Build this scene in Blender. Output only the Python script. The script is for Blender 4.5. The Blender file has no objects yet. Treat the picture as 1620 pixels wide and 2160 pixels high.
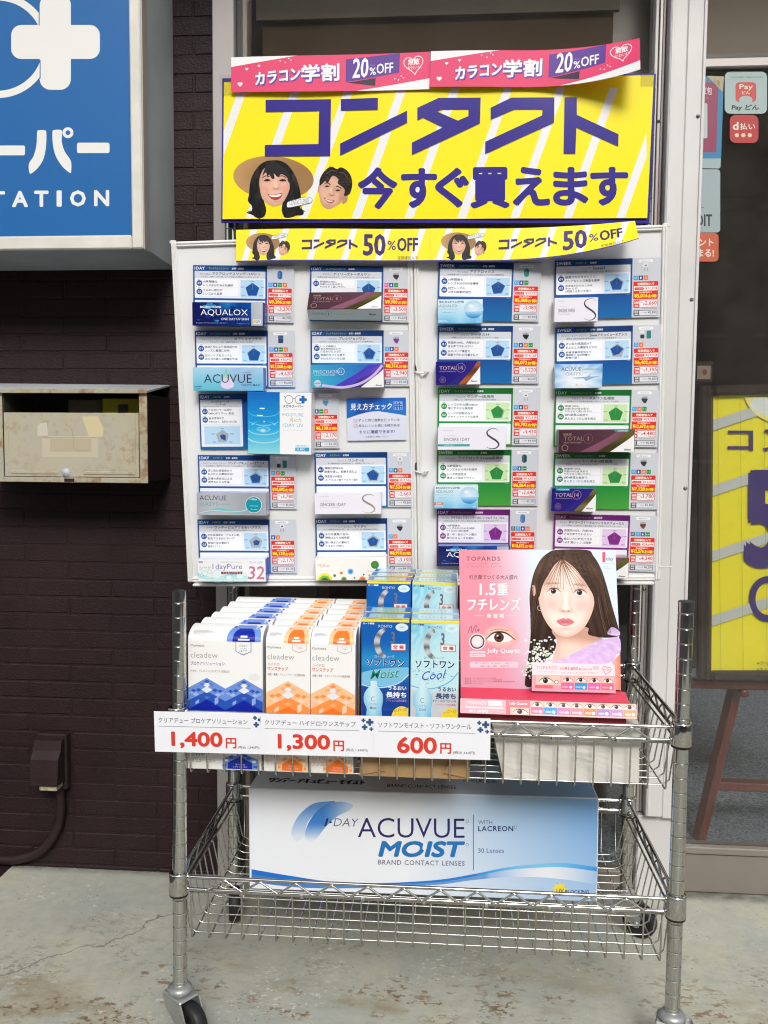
import bpy, bmesh, math, random
from mathutils import Vector, Matrix, noise
from mathutils.geometry import tessellate_polygon
random.seed(7)
SC = bpy.context.scene
COL = SC.collection

# ---------------------------------------------------------------- camera
FPX = 1795.41                                   # focal length in pixels of the 1620 x 2160 photograph
CAM = Vector((0.468228, -1.434811, 1.057996))
YAW, PITCH, ROLL = 0.0740725, 0.0736681, 0.00787104
fw = Vector((-math.sin(YAW)*math.cos(PITCH), math.cos(YAW)*math.cos(PITCH), -math.sin(PITCH)))
rt = Vector((math.cos(YAW), math.sin(YAW), 0)); up = rt.cross(fw)
CR = rt*math.cos(ROLL)+up*math.sin(ROLL); CU = -rt*math.sin(ROLL)+up*math.cos(ROLL)
cd = bpy.data.cameras.new('camera'); cam = bpy.data.objects.new('camera', cd); COL.objects.link(cam)
cam.matrix_world = Matrix(((CR.x, CU.x, -fw.x, CAM.x), (CR.y, CU.y, -fw.y, CAM.y), (CR.z, CU.z, -fw.z, CAM.z), (0, 0, 0, 1)))
cd.sensor_fit = 'VERTICAL'; cd.sensor_height = 36; cd.sensor_width = 27; cd.lens = FPX/2160*36
cd.clip_start = 0.02; cd.clip_end = 2000
SC.camera = cam
# ---------------------------------------------------------------- sky, sun, exposure
SUN_EL, SUN_AZ = math.radians(37), math.radians(170)
w = bpy.data.worlds.new('World'); SC.world = w; w.use_nodes = True
nt = w.node_tree; bg = nt.nodes['Background']
sky = nt.nodes.new('ShaderNodeTexSky'); sky.sky_type = 'NISHITA'; sky.sun_disc = False
sky.sun_elevation = SUN_EL; sky.sun_rotation = SUN_AZ; sky.dust_density = 4; sky.air_density = 1.0
hs = nt.nodes.new('ShaderNodeHueSaturation'); hs.inputs['Saturation'].default_value = 0.22
nt.links.new(sky.outputs[0], hs.inputs['Color']); nt.links.new(hs.outputs[0], bg.inputs['Color'])
bg.inputs['Strength'].default_value = 0.15
sd = bpy.data.lights.new('sun', 'SUN'); sd.energy = 1.35; sd.angle = math.radians(17); sd.color = (1, 0.97, 0.92)
sun = bpy.data.objects.new('sun', sd); COL.objects.link(sun)
sv = Vector((math.sin(SUN_AZ)*math.cos(SUN_EL), math.cos(SUN_AZ)*math.cos(SUN_EL), math.sin(SUN_EL)))
sun.rotation_euler = sv.to_track_quat('Z', 'Y').to_euler()
SC.view_settings.view_transform = 'Standard'; SC.view_settings.look = 'None'; SC.view_settings.gamma = 1
SC.view_settings.exposure = 0.44
SC.cycles.filter_width = 1.15

# ---------------------------------------------------------------- materials
MATS = {}
def nodes(name):
    m = bpy.data.materials.new(name); m.use_nodes = True
    return m, m.node_tree, m.node_tree.nodes['Principled BSDF']
def N(nt, kind, **kw):
    n = nt.nodes.new(kind)
    for k, v in kw.items():
        if k in n.inputs: n.inputs[k].default_value = v
        else: setattr(n, k, v)
    return n
def ramp(nt, src, stops, interp='LINEAR'):
    r = nt.nodes.new('ShaderNodeValToRGB'); r.color_ramp.interpolation = interp
    e = r.color_ramp.elements
    while len(e) < len(stops): e.new(0.5)
    for el, (p, c) in zip(e, stops): el.position = p; el.color = (c if len(c) == 4 else (*c, 1)) if not isinstance(c, (int, float)) else (c, c, c, 1)
    nt.links.new(src, r.inputs[0]); return r.outputs[0]
def mix(nt, fac, a, b, mode='MIX'):
    m = nt.nodes.new('ShaderNodeMix'); m.data_type = 'RGBA'; m.blend_type = mode
    for sock, v in ((m.inputs[0], fac), (m.inputs[6], a), (m.inputs[7], b)):
        if hasattr(v, 'links'): nt.links.new(v, sock)
        else: sock.default_value = v if isinstance(v, (int, float)) else (*v, 1)
    return m.outputs[2]
def noi(nt, scale, detail=4, rough=0.55, vec=None):
    n = N(nt, 'ShaderNodeTexNoise', Scale=scale, Detail=detail, Roughness=rough)
    if vec is not None: nt.links.new(vec, n.inputs['Vector'])
    return n.outputs[0]
def bump(nt, b, h, strength, dist=0.002):
    n = N(nt, 'ShaderNodeBump', Strength=strength, Distance=dist)
    nt.links.new(h, n.inputs['Height']); nt.links.new(n.outputs[0], b.inputs['Normal'])
def objco(nt): return nt.nodes.new('ShaderNodeTexCoord').outputs['Object']

def printed(name, rough, spec, wob=0.0, metal=0.0, coat=0.0):
    m, nt, b = nodes(name)
    a = N(nt, 'ShaderNodeAttribute', attribute_name='Col')
    nt.links.new(a.outputs['Color'], b.inputs['Base Color'])
    b.inputs['Roughness'].default_value = rough; b.inputs['Specular IOR Level'].default_value = spec
    b.inputs['Metallic'].default_value = metal; b.inputs['Coat Weight'].default_value = coat
    if wob: bump(nt, b, noi(nt, 18, 2, 0.5, objco(nt)), wob, 0.004)
    return m
def simple(name, col, rough, metal=0.0, spec=0.5, nscale=0, namt=0.0, bscale=0, bamt=0.0, rvar=0.0):
    m, nt, b = nodes(name); co = objco(nt)
    b.inputs['Roughness'].default_value = rough; b.inputs['Metallic'].default_value = metal
    b.inputs['Specular IOR Level'].default_value = spec
    if nscale:
        f = noi(nt, nscale, 5, 0.6, co)
        c = ramp(nt, f, [(0.3, tuple(x*(1-namt) for x in col)), (0.7, tuple(min(1, x*(1+namt)) for x in col))])
        nt.links.new(c, b.inputs['Base Color'])
        if rvar: nt.links.new(ramp(nt, f, [(0.3, rough-rvar), (0.7, rough+rvar)]), b.inputs['Roughness'])
    else: b.inputs['Base Color'].default_value = (*col, 1)
    if bscale: bump(nt, b, noi(nt, bscale, 4, 0.6, co), bamt, 0.002)
    return m
def make_brick():
    m, nt, b = nodes('painted_brick'); co = objco(nt)
    c = ramp(nt, noi(nt, 3.0, 5, 0.6, co), [(0.3, (0.019, 0.0095, 0.0105)), (0.7, (0.028, 0.0145, 0.0155))])
    d = ramp(nt, noi(nt, 95, 3, 0.6, co), [(0.66, 0.0), (0.78, 1.0)])
    nt.links.new(mix(nt, d, c, (0.055, 0.036, 0.035)), b.inputs['Base Color'])
    nt.links.new(ramp(nt, noi(nt, 14, 4, 0.6, co), [(0.3, 0.34), (0.7, 0.55)]), b.inputs['Roughness'])
    mp = N(nt, 'ShaderNodeMapping'); mp.inputs['Scale'].default_value = (1, 1, 1.6); nt.links.new(co, mp.inputs[0])
    bump(nt, b, noi(nt, 150, 5, 0.62, mp.outputs[0]), 0.55, 0.004)
    b.inputs['Specular IOR Level'].default_value = 0.2
    return m
def make_concrete():
    m, nt, b = nodes('painted_concrete'); co = objco(nt)
    def mapped(sx_, sy_, rot=0.0):
        mp = N(nt, 'ShaderNodeMapping'); mp.inputs['Scale'].default_value = (sx_, sy_, 1); mp.inputs['Rotation'].default_value = (0, 0, rot); nt.links.new(co, mp.inputs[0]); return mp.outputs[0]
    mul = lambda a, c_: mix(nt, 1.0, a, c_, 'MULTIPLY')
    sx = nt.nodes.new('ShaderNodeSeparateXYZ'); nt.links.new(co, sx.inputs[0])
    wob = N(nt, 'ShaderNodeMath', operation='MULTIPLY_ADD'); nt.links.new(noi(nt, 4, 4, 0.6, co), wob.inputs[0]); wob.inputs[1].default_value = 0.5; nt.links.new(sx.outputs[1], wob.inputs[2])
    # grey-green floor paint, yellowed where feet pass
    base = ramp(nt, noi(nt, 3.4, 6, 0.62, co), [(0.32, (0.37, 0.39, 0.36)), (0.5, (0.46, 0.465, 0.395)), (0.7, (0.53, 0.50, 0.375))])
    base = mix(nt, ramp(nt, noi(nt, 34, 6, 0.72, co), [(0.35, 0.0), (0.75, 0.5)]), base, (0.26, 0.275, 0.25))
    band = ramp(nt, wob.outputs[0], [(0.35, 1.0), (0.62, 0.0)])
    # soot and brown stains, long patches along the shop front
    st = ramp(nt, noi(nt, 3.1, 6, 0.66, mapped(1, 2.2)), [(0.50, 0.0), (0.64, 0.75)])
    c = mix(nt, mul(st, band), base, (0.25, 0.19, 0.095))
    # bare flecks where the paint has worn off
    cl = ramp(nt, noi(nt, 6.0, 4, 0.65, mapped(1, 1.7)), [(0.50, 0.0), (0.60, 1.0)])
    fl = ramp(nt, noi(nt, 58, 5, 0.62, mapped(1, 1.5, .25)), [(0.535, 0.0), (0.565, 0.95)])
    c = mix(nt, mul(mul(cl, fl), band), c, (0.17, 0.10, 0.045))
    fb = ramp(nt, noi(nt, 24, 6, 0.7, mapped(1, 1.9, -.2)), [(0.55, 0.0), (0.575, 0.95)])
    cb_ = ramp(nt, noi(nt, 4.4, 3, 0.6, mapped(1.3, 1.2, .8)), [(0.50, 0.0), (0.58, 1.0)])
    c = mix(nt, mul(mul(cb_, fb), band), c, mix(nt, noi(nt, 90, 3, 0.6, co), (0.13, 0.075, 0.035), (0.27, 0.185, 0.10)))
    # pale chips
    ch = ramp(nt, noi(nt, 66, 5, 0.72, mapped(1, 1.4, .6)), [(0.575, 0.0), (0.60, 1.0)])
    c = mix(nt, mul(ch, ramp(nt, noi(nt, 5.2, 3, 0.6, mapped(1, 1, 2)), [(0.50, 0.0), (0.6, 1.0)])), c, (0.62, 0.60, 0.54))
    c = mix(nt, ramp(nt, noi(nt, 130, 2, 0.5, co), [(0.69, 0.0), (0.75, 0.85)]), c, (0.085, 0.08, 0.065))
    v = N(nt, 'ShaderNodeTexVoronoi', Scale=1.15, feature='DISTANCE_TO_EDGE')
    dm = N(nt, 'ShaderNodeVectorMath', operation='MULTIPLY_ADD'); nn = N(nt, 'ShaderNodeTexNoise', Scale=9, Detail=5)
    nt.links.new(co, nn.inputs['Vector']); nt.links.new(nn.outputs['Color'], dm.inputs[0]); dm.inputs[1].default_value = (0.16, 0.16, 0.16); nt.links.new(co, dm.inputs[2])
    nt.links.new(dm.outputs[0], v.inputs['Vector'])
    sh_ = N(nt, 'ShaderNodeMath', operation='ADD'); nt.links.new(sx.outputs[0], sh_.inputs[0]); sh_.inputs[1].default_value = 0.7
    crack = mul(ramp(nt, v.outputs['Distance'], [(0.0, 0.85), (0.0032, 0.0)]), ramp(nt, sh_.outputs[0], [(0.55, 1.0), (0.8, 0.0)]))
    c = mix(nt, crack, c, (0.09, 0.09, 0.08))
    # grime collected along the foot of the wall
    gr = ramp(nt, sx.outputs[1], [(0.545, 0.0), (0.573, 0.75)])
    c = mix(nt, mul(gr, ramp(nt, noi(nt, 30, 4, 0.6, co), [(0.3, 0.4), (0.6, 1.0)])), c, (0.07, 0.065, 0.055))
    nt.links.new(c, b.inputs['Base Color'])
    nt.links.new(ramp(nt, noi(nt, 8, 4, 0.6, co), [(0.3, 0.42), (0.7, 0.7)]), b.inputs['Roughness'])
    bump(nt, b, noi(nt, 90, 6, 0.7, co), 0.25, 0.003)
    return m
def make_enamel(name='worn_enamel', rt=0.66, k=0.9):
    m, nt, b = nodes(name); co = objco(nt)
    c = ramp(nt, noi(nt, 9, 5, 0.6, co), [(0.32, tuple(k*x for x in (0.40, 0.35, 0.24))), (0.52, tuple(k*x for x in (0.46, 0.42, 0.31))), (0.7, tuple(k*x for x in (0.43, 0.41, 0.35)))])
    spots = ramp(nt, noi(nt, 55, 5, 0.65, co), [(0.50, 0.0), (0.58, 0.9)])
    big = ramp(nt, noi(nt, 12, 4, 0.6, co), [(0.42, 0.0), (0.6, 1.0)])
    c = mix(nt, mix(nt, 1.0, spots, big, 'MULTIPLY'), c, (0.33, 0.27, 0.175))
    rust = ramp(nt, noi(nt, 21, 5, 0.7, co), [(rt, 0.0), (rt+.1, 0.8)])
    c = mix(nt, rust, c, (0.24, 0.13, 0.06))
    nt.links.new(c, b.inputs['Base Color'])
    nt.links.new(ramp(nt, noi(nt, 30, 4, 0.6, co), [(0.3, 0.3), (0.7, 0.6)]), b.inputs['Roughness'])
    bump(nt, b, noi(nt, 60, 4, 0.6, co), 0.15, 0.002)
    return m
def make_glass(name='window_glass', tint=(0.97, 0.98, 0.975), dirt_haze=0.02):
    m = bpy.data.materials.new(name); m.use_nodes = True; nt = m.node_tree
    nt.nodes.clear(); out = nt.nodes.new('ShaderNodeOutputMaterial')
    tr = N(nt, 'ShaderNodeBsdfTransparent', Color=(*tint, 1)); gl = N(nt, 'ShaderNodeBsdfGlossy', Roughness=0.0)
    fr = N(nt, 'ShaderNodeFresnel', IOR=1.5); a = nt.nodes.new('ShaderNodeMixShader')
    hf_ = N(nt, 'ShaderNodeMath', operation='MULTIPLY'); hf_.inputs[1].default_value = 0.6; nt.links.new(fr.outputs[0], hf_.inputs[0]); nt.links.new(hf_.outputs[0], a.inputs[0]); nt.links.new(tr.outputs[0], a.inputs[1]); nt.links.new(gl.outputs[0], a.inputs[2])
    df = N(nt, 'ShaderNodeBsdfDiffuse', Color=(0.6, 0.58, 0.54, 1)); b = nt.nodes.new('ShaderNodeMixShader')
    f = ramp(nt, noi(nt, 6, 5, 0.7, objco(nt)), [(0.3, dirt_haze*0.4), (0.75, dirt_haze*1.6)])  # pale film: dirt, raised to paint in the faint reflections as haze
    nt.links.new(f, b.inputs[0]); nt.links.new(a.outputs[0], b.inputs[1]); nt.links.new(df.outputs[0], b.inputs[2])
    nt.links.new(b.outputs[0], out.inputs[0]); return m
def make_chrome(name, lo, hi, base):
    m, nt, b = nodes(name); co = objco(nt)
    b.inputs['Metallic'].default_value = 1
    f = noi(nt, 22, 5, 0.65, co)
    nt.links.new(ramp(nt, f, [(0.35, lo), (0.75, hi)]), b.inputs['Roughness'])
    g = ramp(nt, noi(nt, 140, 3, 0.6, co), [(0.62, 0.0), (0.75, 0.6)])
    nt.links.new(mix(nt, g, base, tuple(x*0.55 for x in base)), b.inputs['Base Color'])
    return m
def make_wood(name, c0, c1, rough):
    m, nt, b = nodes(name); co = objco(nt)
    mp = N(nt, 'ShaderNodeMapping'); mp.inputs['Scale'].default_value = (14, 14, 1.5); nt.links.new(co, mp.inputs[0])
    f = noi(nt, 6, 6, 0.65, mp.outputs[0])
    nt.links.new(ramp(nt, f, [(0.3, c0), (0.7, c1)]), b.inputs['Base Color']); b.inputs['Roughness'].default_value = rough
    bump(nt, b, f, 0.2, 0.001); return m
BUILD = {
 'paper': lambda: printed('printed_paper', 0.55, 0.4, 0.05),
 'card': lambda: printed('coated_card', 0.34, 0.45, 0.03),
 'gloss': lambda: printed('glossy_print', 0.2, 0.5, 0.02),
 'vinyl': lambda: printed('sign_vinyl', 0.42, 0.45, 0.0),
 'foil': lambda: printed('foil_print', 0.3, 0.5, 0.05, 0.55),
 'brick': make_brick, 'concrete': make_concrete, 'enamel': make_enamel, 'rusty_rim': lambda: make_enamel('rusty_enamel_rim', 0.53, 0.85), 'glass': make_glass,
 'chrome': lambda: make_chrome('chrome_plating', 0.05, 0.15, (0.54, 0.54, 0.515)),
 'wire': lambda: make_chrome('plated_wire', 0.2, 0.4, (0.55, 0.53, 0.49)),
 'alu': lambda: simple('white_aluminium', (0.60, 0.59, 0.58), 0.38, 0.0, 0.5, 5, 0.06, 0, 0, 0.05),
 'alu_grey': lambda: simple('grey_aluminium', (0.40, 0.37, 0.355), 0.4, 0.25, 0.5, 6, 0.06),
 'rail': lambda: simple('bronze_aluminium', (0.235, 0.205, 0.18), 0.4, 0.2, 0.5, 6, 0.08),
 'dark_rail': lambda: simple('dark_aluminium', (0.05, 0.045, 0.042), 0.4, 0.2),
 'frame_white': lambda: simple('white_plastic_frame', (0.74, 0.735, 0.715), 0.35, 0.0, 0.5, 8, 0.04),
 'board': lambda: simple('whiteboard_face', (0.74, 0.745, 0.74), 0.22, 0.0, 0.5, 3, 0.02, 0, 0, 0.04),
 'rubber': lambda: simple('black_rubber', (0.012, 0.012, 0.013), 0.5, 0, 0.4, 40, 0.3),
 'cast': lambda: simple('cast_zinc', (0.36, 0.37, 0.36), 0.4, 0.6, 0.5, 30, 0.15),
 'sign_box': lambda: simple('grey_painted_steel', (0.40, 0.43, 0.45), 0.5, 0, 0.4, 4, 0.16, 60, 0.08),
 'sign_frame': lambda: simple('stained_sign_frame', (0.62, 0.60, 0.54), 0.45, 0.0, 0.5, 7, 0.16),
 'brown_paint': lambda: simple('brown_painted_metal', (0.026, 0.0135, 0.0145), 0.5, 0, 0.22, 30, 0.2, 130, 0.4),
 'dark_inside': lambda: simple('dark_steel_inside', (0.05, 0.045, 0.035), 0.6),
 'kraft': lambda: simple('kraft_paper', (0.36, 0.225, 0.105), 0.6, 0, 0.35, 14, 0.12, 35, 0.5),
 'white_wrap': lambda: simple('white_wrapping_paper', (0.62, 0.60, 0.555), 0.6, 0, 0.35, 8, 0.05, 16, 0.6),
 'wood_dark': lambda: make_wood('dark_brown_wood', (0.022, 0.013, 0.010), (0.05, 0.032, 0.025), 0.3),
 'wood_red': lambda: make_wood('red_stained_wood', (0.10, 0.018, 0.013), (0.17, 0.034, 0.022), 0.4),
 'carpet': lambda: simple('blue_grey_carpet', (0.19, 0.215, 0.245), 0.9, 0, 0.1, 170, 0.75, 300, 0.8),
 'room': lambda: simple('shop_wall', (0.30, 0.22, 0.16), 0.7, 0, 0.3, 2, 0.15),
 'shade': lambda: simple('brown_roller_blind', (0.10, 0.06, 0.034), 0.8, 0, 0.2, 3, 0.06),
 'transom': lambda: simple('taupe_panel', (0.17, 0.14, 0.105), 0.6, 0, 0.3, 3, 0.08),
 'asphalt': lambda: simple('asphalt', (0.06, 0.06, 0.058), 0.85, 0, 0.3, 60, 0.3, 200, 0.5),
 'plastic_white': lambda: simple('white_plastic', (0.7, 0.69, 0.66), 0.4),
 'socket': lambda: simple('old_ivory_plastic', (0.36, 0.34, 0.22), 0.5, 0, 0.4, 90, 0.35),
 'screw': lambda: simple('steel_screw', (0.25, 0.24, 0.22), 0.35, 0.9),
}
def mat(k):
    if k not in MATS: MATS[k] = BUILD[k]()
    return MATS[k]

# ---------------------------------------------------------------- mesh builder
def lin(c):
    def f(v):
        v /= 255.0
        return v/12.92 if v <= 0.04045 else ((v+0.055)/1.055)**2.4
    return tuple(f(v)*0.92 for v in c[:3])
def hx(h): return tuple(int(h[i:i+2], 16) for i in (0, 2, 4))
def cc(c): return hx(c) if isinstance(c, str) else c
def lerp(a, b, t): t = max(0, min(1, t)); return tuple(x+(y-x)*t for x, y in zip(a, b))
LAY = 0.00009

class MB:
    def __init__(s): s.v = []; s.f = []; s.c = []; s.m = []; s.sm = []
    def face(s, pts, m, col=(255, 255, 255), smooth=False):
        i = len(s.v); s.v += [tuple(p) for p in pts]; s.f.append(tuple(range(i, i+len(pts))))
        if isinstance(col, list): s.c += [lin(c) for c in col]
        else:
            l = lin(col); s.c += [l]*len(pts)
        s.m.append(m); s.sm.append(smooth)
    def mesh(s, verts, faces, m, col=(255, 255, 255), smooth=False):
        i = len(s.v); s.v += [tuple(p) for p in verts]; l = lin(col)
        for f in faces: s.f.append(tuple(i+k for k in f)); s.c += [l]*len(f); s.m.append(m); s.sm.append(smooth)
    def box(s, x0, y0, z0, x1, y1, z1, m, col=(255, 255, 255), r=0.0, tf=None):
        r = min(r, (x1-x0)/2.01, (y1-y0)/2.01, (z1-z0)/2.01)
        if r <= 0:
            V = [(x, y, z) for x in (x0, x1) for y in (y0, y1) for z in (z0, z1)]
            F = [(0, 1, 3, 2), (4, 6, 7, 5), (0, 4, 5, 1), (2, 3, 7, 6), (0, 2, 6, 4), (1, 5, 7, 3)]
        else:
            V, F, ix = [], [], {}
            lo, hi = (x0, y0, z0), (x1, y1, z1)
            for sx in (0, 1):
                for sy in (0, 1):
                    for sz in (0, 1):
                        S = (sx, sy, sz)
                        for a in range(3):
                            p = [(hi[k]-(0 if k == a else r)) if S[k] else (lo[k]+(0 if k == a else r)) for k in range(3)]
                            ix[(S, a)] = len(V); V.append(tuple(p))
            def S3(a, va, b, vb, c, vc):
                t = [0, 0, 0]; t[a] = va; t[b] = vb; t[c] = vc; return tuple(t)
            for a in range(3):
                b, c = (a+1) % 3, (a+2) % 3
                for va in (0, 1):
                    q = [ix[(S3(a, va, b, p, c, q_), a)] for p, q_ in ((0, 0), (1, 0), (1, 1), (0, 1))]
                    F.append(tuple(q if va else q[::-1]))
                for vb in (0, 1):
                    for vc in (0, 1):
                        A, B_ = S3(a, 0, b, vb, c, vc), S3(a, 1, b, vb, c, vc)
                        q = [ix[(A, b)], ix[(B_, b)], ix[(B_, c)], ix[(A, c)]]
                        F.append(tuple(q if vb == vc else q[::-1]))
            for S in [(i, j, k) for i in (0, 1) for j in (0, 1) for k in (0, 1)]:
                q = [ix[(S, 0)], ix[(S, 1)], ix[(S, 2)]]
                F.append(tuple(q if sum(S) % 2 else q[::-1]))
        if tf: V = [tf @ Vector(p) for p in V]
        s.mesh(V, F, m, col)
    def tube(s, pts, r, m, n=8, col=(255, 255, 255), closed=False, caps=True):
        P = [Vector(p) for p in pts]; k = len(P); R = r if isinstance(r, (list, tuple)) else [r]*k
        T = []
        for i in range(k):
            a = P[(i-1) % k] if (i > 0 or closed) else P[i]; b = P[(i+1) % k] if (i < k-1 or closed) else P[i]
            T.append((b-a).normalized())
        nrm = T[0].orthogonal().normalized(); V = []
        for i in range(k):
            nrm = (nrm-T[i]*nrm.dot(T[i])).normalized(); bn = T[i].cross(nrm)
            V += [P[i]+(nrm*math.cos(2*math.pi*j/n)+bn*math.sin(2*math.pi*j/n))*R[i] for j in range(n)]
        F = []
        for i in range(k if closed else k-1):
            o, q = i*n, ((i+1) % k)*n
            F += [(o+j, o+(j+1) % n, q+(j+1) % n, q+j) for j in range(n)]
        s.mesh(V, F, m, col, True)
        if caps and not closed:
            s.face([V[j] for j in range(n)][::-1], m, col); s.face([V[(k-1)*n+j] for j in range(n)], m, col)
    def lathe(s, prof, m, n=20, col=(255, 255, 255), tf=None, smooth=True, sharp=False):
        tf = tf or Matrix.Identity(4); V = []
        for r, z in prof: V += [tf @ Vector((r*math.cos(2*math.pi*j/n), r*math.sin(2*math.pi*j/n), z)) for j in range(n)]
        if sharp:
            for i in range(len(prof)-1):
                ring = V[i*n:(i+1)*n]+V[(i+1)*n:(i+2)*n]
                s.mesh(ring, [(j, (j+1) % n, n+(j+1) % n, n+j) for j in range(n)], m, col, True)
        else:
            s.mesh(V, [(i*n+j, i*n+(j+1) % n, (i+1)*n+(j+1) % n, (i+1)*n+j) for i in range(len(prof)-1) for j in range(n)], m, col, smooth)
    def build(s, name, parent=None, frame=None, bend=None, cuts=None, loc=None):
        me = bpy.data.meshes.new(name)
        V, F, C, M, SMO = s.v, s.f, s.c, s.m, s.sm
        me.from_pydata(V, [], F)
        ks = list(dict.fromkeys(M))
        for k in ks: me.materials.append(mat(k))
        ki = {k: i for i, k in enumerate(ks)}
        me.polygons.foreach_set('material_index', [ki[k] for k in M])
        me.polygons.foreach_set('use_smooth', SMO)
        ca = me.color_attributes.new('Col', 'FLOAT_COLOR', 'CORNER')
        ca.data.foreach_set('color', [x for c in C for x in (*c, 1.0)])
        if cuts:
            bm = bmesh.new(); bm.from_mesh(me)
            for x in cuts:
                bmesh.ops.bisect_plane(bm, geom=bm.verts[:]+bm.edges[:]+bm.faces[:], plane_co=(x, 0, 0), plane_no=(1, 0, 0))
            bm.to_mesh(me); bm.free()
        if bend:
            for v in me.vertices: v.co = bend(v.co)
        me.update()
        o = bpy.data.objects.new(name, me); COL.objects.link(o)
        if frame is not None: o.matrix_world = frame
        if loc is not None: o.location = loc
        if parent is not None:
            o.parent = parent; o.matrix_parent_inverse = Matrix.Identity(4)
            if frame is not None: o.matrix_basis = parent.matrix_world.inverted() @ frame
        return o
def tag(o, label=None, cat=None, group=None, kind=None):
    if label: o['label'] = label
    if cat: o['category'] = cat
    if group: o['group'] = group
    if kind: o['kind'] = kind
    return o
def thing(name, label, cat, loc=(0, 0, 0), rz=0.0, group=None, frame=None):
    o = bpy.data.objects.new(name, None); o.empty_display_size = 0.05; COL.objects.link(o)
    o.matrix_world = frame if frame is not None else Matrix.Translation(loc) @ Matrix.Rotation(rz, 4, 'Z')
    return tag(o, label, cat, group)

# ---------------------------------------------------------------- flat planes in the place, and printing on them
class Plane:
    def __init__(s, o, u, v):
        s.o = Vector(o); s.u = Vector(u).normalized(); v = Vector(v)
        s.v = (v-s.u*v.dot(s.u)).normalized(); s.n = s.u.cross(s.v)
    def px(s, x, y):                              # where the sight line of a photograph point meets this plane
        d = fw+CR*((x-810)/FPX)+CU*((1080-y)/FPX)
        q = CAM+d*((s.o-CAM).dot(s.n)/d.dot(s.n))-s.o
        return q.dot(s.u), q.dot(s.v)
    def at(s, a, b, h=0.0): return s.o+s.u*a+s.v*b+s.n*h
    def frame(s, a=0.0, b=0.0, h=0.0):
        p = s.at(a, b, h)
        return Matrix(((s.u.x, s.v.x, s.n.x, p.x), (s.u.y, s.v.y, s.n.y, p.y), (s.u.z, s.v.z, s.n.z, p.z), (0, 0, 0, 1)))
    def raised(s, h): return Plane(s.o+s.n*h, s.u, s.v)
def wallplane(Y): return Plane((0, Y, 0), (1, 0, 0), (0, 0, 1))
def sub_frame(pl, x, y):                          # a copy of a plane whose origin sits at a photograph point
    a, b = pl.px(x, y); return Plane(pl.at(a, b), pl.u, pl.v)

GL = {}
def glyphs(t, bold, shear, space, res):
    k = (t, bold, shear, space, res)
    if k not in GL:
        cu = bpy.data.curves.new('t', 'FONT'); cu.body = t; cu.size = 1; cu.offset = bold; cu.shear = shear
        cu.space_character = space; cu.resolution_u = res; cu.fill_mode = 'FRONT'
        ob = bpy.data.objects.new('t', cu); me = bpy.data.meshes.new_from_object(ob)
        V = [(v.co.x, v.co.y) for v in me.vertices]; F = [tuple(p.vertices) for p in me.polygons]
        if not V: V = [(0, 0), (1, 0), (1, 1)]; F = []
        xs = [v[0] for v in V]; ys = [v[1] for v in V]
        x0, x1, y0, y1 = min(xs), max(xs), min(ys), max(ys)
        GL[k] = ([((x-x0)/max(1e-6, x1-x0), (y-y0)/max(1e-6, y1-y0)) for x, y in V], F, (x1-x0)/max(1e-6, y1-y0))
        bpy.data.objects.remove(ob); bpy.data.curves.remove(cu); bpy.data.meshes.remove(me)
    return GL[k]
def smooth(pts, n=5, closed=True):
    out = []; k = len(pts)
    rng = range(k) if closed else range(k-1)
    for i in rng:
        if closed: p0, p1, p2, p3 = pts[i-1], pts[i], pts[(i+1) % k], pts[(i+2) % k]
        else: p0, p1, p2, p3 = pts[max(0, i-1)], pts[i], pts[i+1], pts[min(k-1, i+2)]
        for j in range(n):
            t = j/n
            out.append(tuple(0.5*(2*b+(c-a)*t+(2*a-5*b+4*c-d)*t*t+(3*b-a-3*c+d)*t**3) for a, b, c, d in zip(p0, p1, p2, p3)))
    if not closed: out.append(tuple(pts[-1]))
    return out
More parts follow.
